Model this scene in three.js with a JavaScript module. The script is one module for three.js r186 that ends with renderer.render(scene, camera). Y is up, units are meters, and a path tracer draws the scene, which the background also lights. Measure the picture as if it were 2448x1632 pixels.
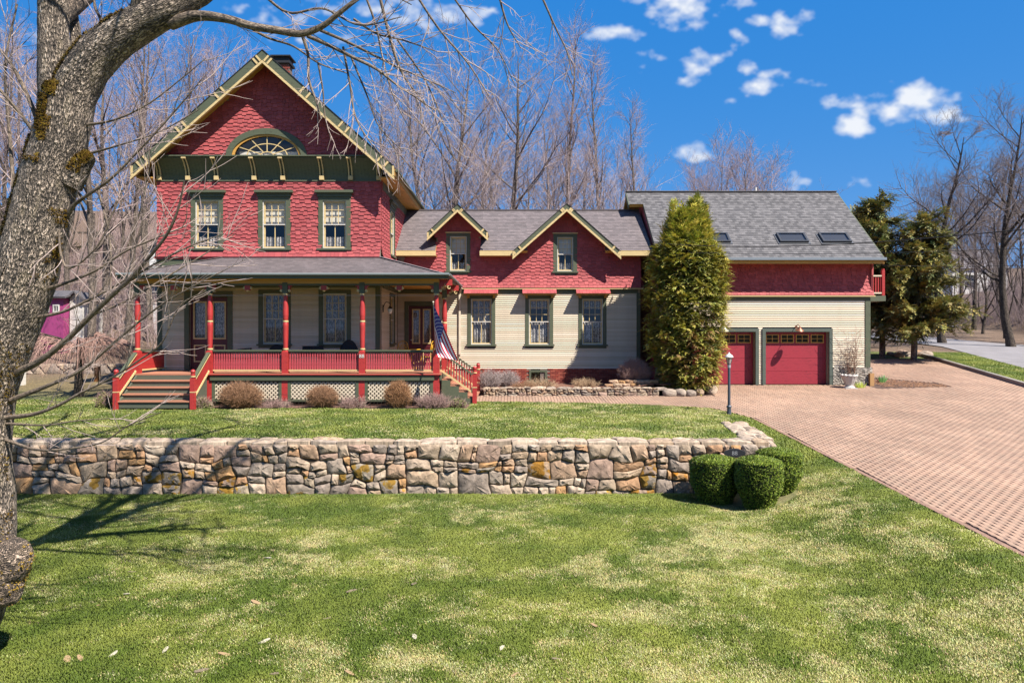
import * as THREE from 'three';
import { mergeGeometries, toCreasedNormals } from 'three/addons/utils/BufferGeometryUtils.js';
import { FontLoader } from 'three/addons/loaders/FontLoader.js';
import { TextGeometry } from 'three/addons/geometries/TextGeometry.js';

// ---------------------------------------------------------------- camera, sky, sun, exposure
const FOC = 1700, HZ = 800, CAMY = 4;                    // focal length and horizon of the 2448 x 1632 photograph, camera height
const scene = new THREE.Scene();
const camera = new THREE.PerspectiveCamera(2 * Math.atan(816 / FOC) * 180 / Math.PI, 2448 / 1632, 0.1, 900);
camera.position.set(0, CAMY, 0);
camera.lookAt(0, CAMY, -10);
camera.setViewOffset(2448, 1632, 0, 16, 2448, 1632);
const renderer = new THREE.WebGLRenderer({ antialias: true });
renderer.toneMapping = THREE.LinearToneMapping;
renderer.toneMappingExposure = 2.3;
renderer.shadowMap.enabled = true;
const SUN = new THREE.Vector3(0.62, 1.0, 0.55).normalize();
const sun = new THREE.DirectionalLight(new THREE.Color(1.0, 0.93, 0.83), 5);
sun.name = 'sun';
sun.position.copy(SUN).multiplyScalar(90).add(new THREE.Vector3(0, 2, -25));
sun.target.position.set(0, 2, -25);
sun.castShadow = true;
sun.shadow.mapSize.set(4096, 4096);
Object.assign(sun.shadow.camera, { left: -45, right: 45, top: 45, bottom: -45, near: 1, far: 220 });
scene.add(sun, sun.target);

// ---------------------------------------------------------------- random numbers and noise
function rng(seed) { let a = seed >>> 0; return () => { a = (a + 0x6D2B79F5) | 0; let t = Math.imul(a ^ (a >>> 15), 1 | a); t = (t + Math.imul(t ^ (t >>> 7), 61 | t)) ^ t; return ((t ^ (t >>> 14)) >>> 0) / 4294967296; }; }
const R0 = rng(11);
const PERM = new Float32Array(65536); for (let i = 0; i < 65536; i++) PERM[i] = R0();
function vnoise(x, y, p = 256) {                          // value noise that repeats every p cells
  const xi = Math.floor(x), yi = Math.floor(y), fx = x - xi, fy = y - yi;
  const u = fx * fx * (3 - 2 * fx), v = fy * fy * (3 - 2 * fy);
  const m = (a) => ((a % p) + p) % p, x0 = m(xi), x1 = m(xi + 1), y0 = m(yi) * 256, y1 = m(yi + 1) * 256;
  const a = PERM[x0 + y0], b = PERM[x1 + y0], c = PERM[x0 + y1], d = PERM[x1 + y1];
  return a + (b - a) * u + (c - a) * v + (a - b - c + d) * u * v;
}
function fbm(x, y, o = 4, p = 256) { let s = 0, a = 0.5, n = 0; for (let i = 0; i < o; i++) { s += a * vnoise(x + i * 0.0, y, p); n += a; x *= 2; y *= 2; p = Math.min(256, p * 2); a *= 0.5; } return s / n; }
const clamp = (x, a = 0, b = 1) => Math.min(b, Math.max(a, x));
const sstep = (a, b, x) => { const t = clamp((x - a) / (b - a)); return t * t * (3 - 2 * t); };
const lerp = (a, b, t) => a + (b - a) * t;

// ---------------------------------------------------------------- the sky: air and clouds
{
  const W = 4096, H = 2048, data = new Float32Array(W * H * 4);
  // clouds: direction given in photograph pixels, half sizes, strength
  const C = [[1650, -20, 150, 62, 1.25], [1640, 45, 52, 34, 1.1], [1745, 8, 70, 26, 0.9], [1470, 80, 60, 20, 1.0], [1560, 130, 36, 13, 0.7], [1540, 165, 22, 14, 0.5], [1665, 150, 38, 34, 1.1], [1730, 135, 32, 13, 0.7], [1650, 193, 28, 12, 0.6], [1770, 95, 26, 24, 0.95], [1815, 50, 36, 18, 0.95], [1878, 62, 48, 30, 1.1], [1915, 35, 32, 18, 0.95], [1790, 160, 26, 20, 0.8], [1825, 208, 50, 24, 1.05], [1775, 240, 46, 14, 0.55], [1845, 178, 40, 12, 0.6], [1945, 195, 30, 11, 0.75],
    [2190, 235, 74, 40, 1.4], [2120, 262, 90, 38, 1.4], [2040, 298, 52, 32, 1.4], [2030, 245, 60, 18, 1.0], [2240, 275, 66, 26, 1.1], [2300, 230, 20, 10, 0.6], [1663, 364, 58, 23, 1.3], [1900, 433, 32, 20, 1.1], [2080, 434, 60, 11, 0.55], [900, 30, 200, 52, 0.6], [720, 30, 120, 40, 0.55], [1090, 35, 90, 26, 1.0], [760, 80, 90, 22, 0.5], [640, 10, 80, 22, 0.5], [130, 90, 90, 30, 0.4]];
  for (let j = 0; j < H; j++) {
    const el = (j + 0.5) / H * Math.PI - Math.PI / 2, se = Math.sin(el), ce = Math.cos(el);
    for (let i = 0; i < W; i++) {
      const az = ((i + 0.5) / W - 0.5) * 2 * Math.PI;      // three.js: u = atan2(z, x) / 2pi + 0.5
      const dx = Math.cos(az) * ce, dz = Math.sin(az) * ce, dy = se;
      const e = Math.max(dy, 0), mu = dx * SUN.x + dy * SUN.y + dz * SUN.z;
      const t = Math.exp(-e * 3.2), g = Math.exp(-e * 9), s = Math.pow(clamp(mu * 0.5 + 0.5), 8);
      let r = 0.001 + 0.042 * t + 0.09 * g + 0.13 * s, gg = 0.082 + 0.095 * t + 0.046 * g + 0.11 * s, b = 0.29 + 0.08 * t + 0.015 * g + 0.07 * s;
      if (dy > 0) {
        let k = 0;
        if (dz < -0.15) {
          const px = 1224 + FOC * dx / -dz, py = HZ - FOC * dy / -dz;
          if (px > -200 && px < 2650 && py > -150 && py < 800) {
            let m = -1;
            for (const c of C) { const q = ((px - c[0]) / c[2]) ** 2 + ((py - c[1]) / c[3]) ** 2; if (q < 6) m = Math.max(m, (1 - q * 0.8) * 0.8 * c[4]); }
            if (m > -1) k = clamp((m + (fbm(px / 38, py / 24, 6) - 0.5) * 2.5 - 0.16) * 0.85);
          }
        }
        if (k === 0 && dy > 0.1 && (dz >= -0.15 || Math.abs(dx / -dz) > 0.78 || dy / -dz > 0.62)) {
          const q = 1 / (dy + 0.12);
          k = clamp((fbm(dx * q * 3 + 40, dz * q * 3 + 90, 5) - 0.6) * 5) * 0.8;
        }
        if (k > 0) { const w = Math.pow(k, 1.15) * 0.97; r = lerp(r, 0.39, w); gg = lerp(gg, 0.405, w); b = lerp(b, 0.43, w); }
      } else { r = 0.08; gg = 0.075; b = 0.06; }
      const o = (j * W + i) * 4; data[o] = r; data[o + 1] = gg; data[o + 2] = b; data[o + 3] = 1;
    }
  }
  const sky = new THREE.DataTexture(data, W, H, THREE.RGBAFormat, THREE.FloatType);
  sky.mapping = THREE.EquirectangularReflectionMapping; sky.magFilter = THREE.LinearFilter; sky.needsUpdate = true;
  scene.background = sky; scene.environment = sky;
}

// ---------------------------------------------------------------- helpers
const V = (x, y, z) => new THREE.Vector3(x, y, z);
const P = (px, py, d) => V((px - 1224) / FOC * d, CAMY - (py - HZ) / FOC * d, -d);   // photograph pixel at depth d
const taken = {};
function numbered(n) { if (!(n in taken)) { taken[n] = 0; return n; } return n + '_' + String(++taken[n]).padStart(3, '0'); }
function tag(o, label, category, group) { o.userData.label = label; o.userData.category = category; if (group) o.userData.group = group; return o; }
function shade(o) { o.castShadow = o.receiveShadow = true; return o; }
function thing(name, label, category, pos = [0, 0, 0], group) {
  const o = new THREE.Group(); o.name = numbered(name); o.position.set(...pos); scene.add(o); return tag(o, label, category, group);
}
function part(name, geo, m, parent, pos, rotY) {
  const o = shade(new THREE.Mesh(geo, m)); o.name = name; if (pos) o.position.set(...pos); if (rotY) o.rotation.y = rotY; parent.add(o); return o;
}
function sub(name, parent, pos = [0, 0, 0], rotY = 0) { const o = new THREE.Group(); o.name = name; o.position.set(...pos); o.rotation.y = rotY; parent.add(o); return o; }
function single(name, geo, m, label, category, group) {
  const o = shade(new THREE.Mesh(geo, m)); o.name = numbered(name); scene.add(o); return tag(o, label, category, group);
}
function structure(name, geo, m) { const o = shade(new THREE.Mesh(geo, m)); o.name = name; o.userData.kind = 'structure'; scene.add(o); return o; }
function copyOf(o, label, group) { const c = o.clone(); c.name = numbered(o.name.replace(/_\d{3}$/, '')); c.userData = { ...o.userData }; if (label) c.userData.label = label; if (group) c.userData.group = group; scene.add(c); return c; }
const bx = (w, h, d, x = 0, y = 0, z = 0) => new THREE.BoxGeometry(w, h, d).translate(x, y, z);
const UNIT = new THREE.BoxGeometry(1, 1, 1);
function ub(name, w, h, d, x, y, z, m, parent) { const o = part(name, UNIT, m, parent, [x, y, z]); o.scale.set(w, h, d); return o; }
const cyl = (r0, r1, h, x = 0, y = 0, z = 0, n = 12) => new THREE.CylinderGeometry(r1, r0, h, n).translate(x, y + h / 2, z);
const merge = (a) => mergeGeometries(a.map((g) => { const q = g.index ? g.toNonIndexed() : g; for (const k of Object.keys(q.attributes)) if (!['position', 'normal', 'uv'].includes(k)) q.deleteAttribute(k); if (!q.attributes.uv) q.setAttribute('uv', new THREE.BufferAttribute(new Float32Array(q.attributes.position.count * 2), 2)); return q; }));
const tube = (pts, r, seg = 24, n = 6) => new THREE.TubeGeometry(new THREE.CatmullRomCurve3(pts.map((p) => p.isVector3 ? p : V(...p))), seg, r, n);
const rod = (a, b, r, n = 6) => { const A = V(...a), B = V(...b), l = A.distanceTo(B); const g = new THREE.CylinderGeometry(r, r, l, n); g.applyQuaternion(new THREE.Quaternion().setFromUnitVectors(V(0, 1, 0), B.clone().sub(A).normalize())); return g.translate((A.x + B.x) / 2, (A.y + B.y) / 2, (A.z + B.z) / 2); };
const bar = (a, b, w, h, up = [0, 1, 0]) => {            // box beam from a to b, w across and h high
  const A = V(...a), B = V(...b), l = A.distanceTo(B), g = new THREE.BoxGeometry(w, h, l), m = new THREE.Matrix4().lookAt(A, B, V(...up));
  return g.applyMatrix4(m).translate((A.x + B.x) / 2, (A.y + B.y) / 2, (A.z + B.z) / 2);
};
const ext = (pts, depth, holes = []) => { const s = new THREE.Shape(pts.map((p) => new THREE.Vector2(...p))); for (const h of holes) s.holes.push(new THREE.Path(h.map((p) => new THREE.Vector2(...p)))); return new THREE.ExtrudeGeometry(s, { depth, bevelEnabled: false, curveSegments: 16 }); };

// ---------------------------------------------------------------- textures (what surfaces are made of) and materials
function tex(size, fn, rep = 1, srgb = true) {
  const d = new Uint8Array(size * size * 4);
  for (let j = 0; j < size; j++) for (let i = 0; i < size; i++) { const c = fn(i / size, j / size), o = (j * size + i) * 4; d[o] = clamp(c[0]) * 255; d[o + 1] = clamp(c[1]) * 255; d[o + 2] = clamp(c[2]) * 255; d[o + 3] = 255; }
  const t = new THREE.DataTexture(d, size, size); t.wrapS = t.wrapT = THREE.RepeatWrapping; t.magFilter = THREE.LinearFilter; t.minFilter = THREE.LinearMipmapLinearFilter; t.generateMipmaps = true;
  if (srgb) t.colorSpace = THREE.SRGBColorSpace; t.repeat.set(rep, rep); t.needsUpdate = true; return t;
}
const M = (hex, rough = 0.7, o = {}) => new THREE.MeshStandardMaterial({ color: hex, roughness: rough, side: THREE.DoubleSide, ...o });
const grey = (fn) => (u, v) => { const k = fn(u, v); return [k, k, k]; };
// painted boards: faint streaks and chalking
const tPaint = tex(256, grey((u, v) => 0.86 + 0.14 * fbm(u * 4, v * 32, 4, 4) - 0.10 * sstep(0.62, 0.8, fbm(u * 16, v * 16, 3, 16))));
const tWeather = tex(512, grey((u, v) => 0.80 + 0.2 * fbm(u * 8, v * 8, 5, 8) - 0.18 * sstep(0.6, 0.85, fbm(u * 24, v * 24, 3, 24))));
const bPaint = tex(256, grey((u, v) => fbm(u * 4, v * 64, 3, 4)), 1, false);
const paint = (hex, r = 0.62) => M(hex, r, { map: tPaint, bumpMap: bPaint, bumpScale: 0.002 });
const mRed = [0xb95355, 0xb04c4f, 0xc25a5c, 0xad4e51].map((c) => M(c, 0.75, { map: tPaint, bumpMap: bPaint, bumpScale: 0.002 }));
const mRedPaint = paint(0xb93836, 0.45), mMaroon = paint(0x5c1620, 0.45), mGreen = paint(0x5a614a), mGreenDark = mGreen, mCream = paint(0xe3c88f), mYellow = paint(0xd9a24a), mWhite = paint(0xe6e2da, 0.5);
const mClap = [0xe9d9bf, 0xe3d2b8, 0xeedfc8, 0xdecdb2].map((c) => M(c, 0.7, { map: tPaint }));
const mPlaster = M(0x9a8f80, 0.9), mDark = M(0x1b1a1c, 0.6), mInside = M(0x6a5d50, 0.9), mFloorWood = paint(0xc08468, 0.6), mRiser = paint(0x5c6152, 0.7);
const mGlass = new THREE.MeshPhysicalMaterial({ color: 0xffffff, roughness: 0.0, transmission: 1, thickness: 0, ior: 1.6, side: THREE.DoubleSide });
const tLace = tex(256, (u, v) => { const q = vnoise(u * 32, v * 32, 32) > 0.48 ? 1 : 0.62, f = 0.8 + 0.2 * Math.sin(u * 6.283 * 9); return [0.92 * q * f, 0.90 * q * f, 0.88 * q * f]; });
const mCurtain = new THREE.MeshPhysicalMaterial({ map: tLace, roughness: 0.95, transmission: 0.35, thickness: 0, side: THREE.DoubleSide });
const mBlind = M(0xd8d4c8, 0.8), mIron = M(0x17171a, 0.5), mMetal = M(0x8b9096, 0.45, { metalness: 0.6 }), mSteel = M(0xb9bcc0, 0.35, { metalness: 0.4 });
// asphalt roof shingles: a tone for every tab, granules
function roofTex(a, b, seed) {
  const r = rng(seed), t = []; for (let i = 0; i < 14 * 12; i++) t.push(r());
  return tex(1024, (u, v) => {
    const row = Math.floor(v * 14), us = (u * 12 + (row % 3) * 0.37) % 12, k = t[row * 12 + Math.floor(us)], f = (v * 14) % 1, gr = PERM[Math.floor(u * 1023) + 256 * (Math.floor(v * 1023) & 255) & 65535] * 0.16 - 0.08;
    const cut = (us % 1) < 0.03 && f < 0.9 ? 0.72 : 1, w = 0.9 + 0.2 * fbm(u * 4, v * 4, 4, 4);
    return [0, 1, 2].map((i) => (lerp(a[i], b[i], k) + gr) * cut * w);
  });
}
const mRoof = M(0xffffff, 0.9, { map: roofTex([0.40, 0.37, 0.375], [0.48, 0.44, 0.445], 3), side: THREE.DoubleSide });
const mRoofG = M(0xffffff, 0.9, { map: roofTex([0.32, 0.315, 0.325], [0.46, 0.45, 0.455], 5), side: THREE.DoubleSide });

// ---------------------------------------------------------------- the ground
const roadNear = (d) => d < 47 ? 24.6 + 0.277 * (d - 34.2) : 28.15 - 0.12 * (d - 47);
const roadFar = (d) => 30.9 + 0.277 * (Math.min(d, 57) - 57) + 9.8 + 0.21 * Math.max(0, d - 57);
const kerbX = (d) => 20.1 + 0.24 * (d - 27.9);
function groundH(x, d) {
  const plane = 0.07 * d, low = 0.45 - 0.02 * (15.8 - d), up = d < 23 ? lerp(1.55, 1.61, (d - 16.4) / 6.6) : plane;
  const step = 5.55 + 0.123 * (d - 15.8);
  let h;
  if (x < step) h = d < 16.1 ? lerp(low, plane, sstep(4.3, 7.2, x)) : up;
  else { const b = d < 15.8 ? low : lerp(low, up, sstep(15.8, 19.6, d)); h = lerp(b, plane, sstep(d < 16 ? 4.3 : 5.2, 7.2, x)); }
  if (d > 34) {
    const A = lerp(13, 7, sstep(-34, -8, x));
    h += A * sstep(36, 95, d) * (0.9 + 0.2 * vnoise(x * 0.08 + 9, d * 0.08));
    if (x > 14) h -= A * sstep(36, 95, d) * sstep(14, 24, x);
  }
  if (d > 12 && x > roadFar(d) - 0.3) { const q = x - roadFar(d); h += 2.6 * sstep(0, 6, q) + 5 * sstep(6, 60, q) + 0.35 * vnoise(x * 0.6, d * 0.6) * sstep(0, 2, q); }
  if (d < 24 || x < -14) h += 0.03 * (vnoise(x * 0.5 + 3, d * 0.5) - 0.5);
  return h;
}
const pathD = (x) => x < 1.5 ? lerp(24.25, 24.1, clamp((x + 1.3) / 2.8)) : x < 4.65 ? lerp(24.1, 23.5, (x - 1.5) / 3.15) : x < 6.43 ? lerp(23.5, 22.97, (x - 4.65) / 1.78) : lerp(22.97, 21.3, (x - 6.43) / 0.73);
const driveX = (d) => 7.15 + 0.03 * Math.max(0, 21.3 - d);
const inPave = (x, d) => d < 25.45 ? (x > driveX(d) || (d > 21.3 && x > -1.25 && d > pathD(Math.min(x, 7.15)))) && x < kerbX(d) : x > 7.2 && x < kerbX(d) && d < 38.2 && (d < 28.1 || x > 14.6) && !(x < 17.2 && d > 27.2 + (x - 14.3) * 0.2 && x > 14.0 && d < 31.5 - (x - 14.3) * 0.9);
const straw = (x, d) => { const a = fbm(x * 0.55 + 7, d * 0.8 + 3, 4), b = fbm(x * 2.3 + 31, d * 2.6 + 17, 3); const c = fbm(x * 6 + 11, d * 6 + 71, 2); return clamp((a * 0.42 + b * 0.36 + c * 0.22 - 0.47) * 3.6 + 0.16 * sstep(-6, 4, x) * (d < 16 ? 1 : 0.3) - 0.5 * sstep(driveX(d) - 1.3, driveX(d) - 0.2, x + 0.5 * (vnoise(x * 2, d * 2) - 0.5)) - 0.3 * sstep(14.6, 15.6, d) * (d < 16 ? 1 : 0)); };
{
  const xs = [], ds = [];
  for (let x = -140; x < -24; x += 4) xs.push(x); for (let x = -24; x < -15; x += 1) xs.push(x); for (let x = -15; x < 10; x += 0.25) xs.push(x); for (let x = 10; x < 50; x += 1) xs.push(x); for (let x = 50; x <= 170; x += 5) xs.push(x);
  for (let d = -30; d < 4; d += 3) ds.push(d); for (let d = 4; d < 15.95; d += 0.25) ds.push(d); ds.push(15.98, 16.22); for (let d = 16.5; d < 32; d += 0.25) ds.push(d); for (let d = 32; d < 60; d += 1) ds.push(d); for (let d = 60; d <= 300; d += 6) ds.push(d);
  const nx = xs.length, nd = ds.length, pos = new Float32Array(nx * nd * 3), col = new Float32Array(nx * nd * 3), uv = new Float32Array(nx * nd * 2), idx = [];
  const cG = [0.17, 0.21, 0.045], cS = [0.40, 0.36, 0.165], cMulch = [0.20, 0.10, 0.075], cLeaf = [0.25, 0.165, 0.11], cDry = [0.27, 0.20, 0.085];
  for (let j = 0; j < nd; j++) for (let i = 0; i < nx; i++) {
    const x = xs[i], d = ds[j], o = j * nx + i; pos[o * 3] = x; pos[o * 3 + 1] = groundH(x, d); pos[o * 3 + 2] = -d; uv[o * 2] = x * 0.5; uv[o * 2 + 1] = d * 0.5;
    const s = straw(x, d); let c = cG.map((v, k) => lerp(v, cS[k], s));
    const bed = (x > -9.9 && x < -1.4 && d > 22.75) || (x > -1.4 && x < 7.2 && d > 25.3) || (x > 13.9 && x < 17.6 && d > 27 && d < 33);
    if (bed) c = cMulch.map((v) => v * (0.8 + 0.5 * vnoise(x * 3, d * 3)));
    else if (d > 24.5 && x < 14) { const k = sstep(24.5, 28, d); c = c.map((v, n) => lerp(v, lerp(cDry[n], cLeaf[n], sstep(28, 34, d)), k)); }
    else if (x > roadFar(d) - 0.4 || d > 42) c = cLeaf.map((v) => v * (0.7 + 0.6 * vnoise(x * 1.3, d * 1.3)));
    else if (x < -14 && d > 20) { const k = sstep(-14, -17, x) * sstep(20, 23, d); c = c.map((v, n) => lerp(v, cDry[n], k)); }
    col.set(c, o * 3);
    if (i < nx - 1 && j < nd - 1) idx.push(o, o + 1, o + nx, o + 1, o + nx + 1, o + nx);
  }
  const g = new THREE.BufferGeometry(); g.setAttribute('position', new THREE.BufferAttribute(pos, 3)); g.setAttribute('color', new THREE.BufferAttribute(col, 3)); g.setAttribute('uv', new THREE.BufferAttribute(uv, 2)); g.setIndex(idx); g.computeVertexNormals();
  const tSoil = tex(512, grey((u, v) => 0.62 + 0.38 * fbm(u * 24, v * 24, 4, 24) + 0.25 * (PERM[Math.floor(u * 512) + 256 * Math.floor(v * 120)] - 0.5)));
  structure('lawn_ground', g, M(0xffffff, 1, { map: tSoil, vertexColors: true, bumpMap: tSoil, bumpScale: 0.02 }));
}
// flat sheet on the sloping plane, from an outline in (x, d)
function planeSheet(name, pts, lift, m, uvs = 1) {
  const s = new THREE.ShapeGeometry(new THREE.Shape(pts.map((p) => new THREE.Vector2(p[0], p[1])))), p = s.attributes.position;
  for (let i = 0; i < p.count; i++) { const x = p.getX(i), d = p.getY(i); s.attributes.uv.setXY(i, x * uvs, d * uvs); p.setXYZ(i, x, 0.07 * d + lift, -d); }
  s.computeVertexNormals(); return structure(name, s, m);
}
const tSand = tex(512, (u, v) => { const k = 0.75 + 0.5 * fbm(u * 16, v * 16, 5, 16); return [0.34 * k, 0.26 * k, 0.22 * k]; });
const mJoint = M(0xffffff, 1, { map: tSand });
{
  const pts = [[-1.25, 24.25], [1.5, 24.1], [4.65, 23.5], [6.43, 22.97], [7.0, 22.1], [7.15, 21.3]]; for (let d = 18; d >= 2; d -= 4) pts.push([driveX(d), d]);
  pts.push([kerbX(2), 2], [kerbX(38.2), 38.2], [14.4, 38.2], [14.4, 31.4], [14.4, 28.2], [6.9, 28.2], [6.9, 25.5], [-1.25, 25.5]);
  planeSheet('driveway', pts, 0.012, mJoint, 0.5);
  // zigzag paving stones
  const oc = [], W = 0.108, L = 0.216, z = 0.012;
  for (const [sx, sy] of [[-1, -1], [-1, 1], [1, 1], [1, -1]]) { void sx; void sy; }
  const side = (x) => [[x, -L / 2], [x + z, -L / 6], [x - z, L / 6], [x, L / 2]];
  for (const p of side(-W / 2 + 0.003)) oc.push(p); for (const p of side(W / 2 - 0.003).reverse()) oc.push(p);
  const sh = oc.map(([x, y]) => [x * 0.95, y * 0.97]);
  const stone = new THREE.ExtrudeGeometry(new THREE.Shape(sh.map((p) => new THREE.Vector2(...p))), { depth: 0.014, bevelEnabled: true, bevelThickness: 0.005, bevelSize: 0.004, bevelOffset: -0.004, bevelSegments: 1 }).rotateX(-Math.PI / 2);
  const tPav = tex(256, (u, v) => { const k = 0.82 + 0.3 * fbm(u * 20, v * 20, 3, 20); return [k, k, k]; });
  const tones = [[0.42, 0.268, 0.185], [0.395, 0.25, 0.175], [0.44, 0.285, 0.20], [0.405, 0.27, 0.19], [0.375, 0.245, 0.175]].map((c) => new THREE.Color().setRGB(...c));
  const mPav = tones.map((c) => new THREE.MeshStandardMaterial({ color: c, roughness: 0.9, map: tPav }));
  const mStuff = new THREE.MeshStandardMaterial({ color: 0xffffff, roughness: 0.9, map: tPav });
  const list = [], r = rng(77);
  for (let i = -12; i < 226; i++) for (let j = 0; j < 170; j++) {
    const x = i * W, d = 9.2 + j * L + (i & 1 ? L / 2 : 0);
    if (!inPave(x - 0.06, d) || !inPave(x + 0.06, d) || d > 38.1 || Math.abs(x) > d * 0.74 + 0.3) continue;
    if (x > driveX(d) - 0.01 && x < driveX(d) + 0.125 && d < 21.3) continue;
    list.push([x, d]);
  }
  list.sort((a, b) => a[1] - b[1] || a[0] - b[0]);
  const root = scene.getObjectByName('driveway'), put = (o, x, d) => { o.position.set(x, 0.07 * d + 0.014 + r() * 0.003, -d); o.rotation.set(0.0699, 0, (r() - 0.5) * 0.02); };
  for (const [x, d] of list.slice(0, 240)) { const o = part('paving_stone', stone, mPav[Math.floor(r() * 5)], root); put(o, x, d); }
  const rest = list.slice(240), im = new THREE.InstancedMesh(stone, mStuff, rest.length), o = new THREE.Object3D();
  rest.forEach(([x, d], k) => { put(o, x, d); o.updateMatrix(); im.setMatrixAt(k, o.matrix); const c = tones[Math.floor(r() * 5)].clone().multiplyScalar(0.72 + 0.42 * fbm(x * 0.5, d * 0.5, 4) + 0.14 * sstep(0.5, 0.62, fbm(x * 1.6 + 8, d * 1.2, 3))); im.setColorAt(k, c); });
  im.name = 'paving_field'; im.userData.kind = 'stuff'; shade(im); root.add(im);
  // soldier course of red bricks along the lawn edge
  const bg = new THREE.BoxGeometry(0.20, 0.03, 0.098), mB = [[0.30, 0.175, 0.125], [0.32, 0.19, 0.135], [0.28, 0.165, 0.12]].map((c) => new THREE.MeshStandardMaterial({ color: new THREE.Color().setRGB(...c), roughness: 0.9, map: tPav }));
  let n = 0; for (let d = 10.0; d < 21.2; d += 0.205) { const b = part('edging_brick', new THREE.BoxGeometry(0.098, 0.03, 0.2), mB[n++ % 3], root, [driveX(d) + 0.06, 0.07 * d + 0.018 + r() * 0.004, -d]); b.rotation.x = 0.0699; }
  void bg;
}
const tAsph = tex(512, (u, v) => { const k = 0.86 + 0.18 * fbm(u * 6, v * 6, 4, 6) + 0.12 * (PERM[Math.floor(u * 512) + 251 * Math.floor(v * 130)] - 0.5); return [0.56 * k, 0.545 * k, 0.555 * k]; });
{
  const a = [], b = []; for (let d = 14; d <= 96; d += 4) { a.push([roadNear(d), d]); b.unshift([roadFar(d), d]); }
  planeSheet('road', [...a, ...b], 0.02, M(0xffffff, 0.95, { map: tAsph }), 0.25);
  const crack = [], mT = M(0x2a2a2c, 0.8);                 // sealed cracks along the carriageway
  for (const off of [5.2, 5.9]) { const p = []; for (let d = 26; d < 62; d += 2) p.push(V(roadNear(Math.min(d, 47)) + off + 0.15 * vnoise(d, off), 0.07 * d + 0.021, -d)); const g = tube(p, 0.03, 60, 4); g.scale(1, 1, 1); crack.push(g); }
  structure('road_crack_sealant', merge(crack), mT);
  // granite kerb, one long stone after another
  const kg = structure('kerb', bar([kerbX(10), 0.07 * 10 + 0.03, -10], [kerbX(40), 0.07 * 40 + 0.03, -40], 0.2, 0.02), M(0x6b6663, 0.9)), r = rng(5);
  const mK = [0x9a938c, 0x8d867f, 0xa39b92].map((c) => M(c, 0.9, { map: tWeather }));
  for (let d = 12, i = 0; d < 40; i++) { const l = 1.5 + r() * 0.8, e = Math.min(40, d + l); part('kerb_stone', bar([kerbX(d), 0.07 * d + 0.10, -d], [kerbX(e - 0.012), 0.07 * (e - 0.012) + 0.10, -e + 0.012], 0.17, 0.17), mK[i % 3], kg); d = e; }
}
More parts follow.
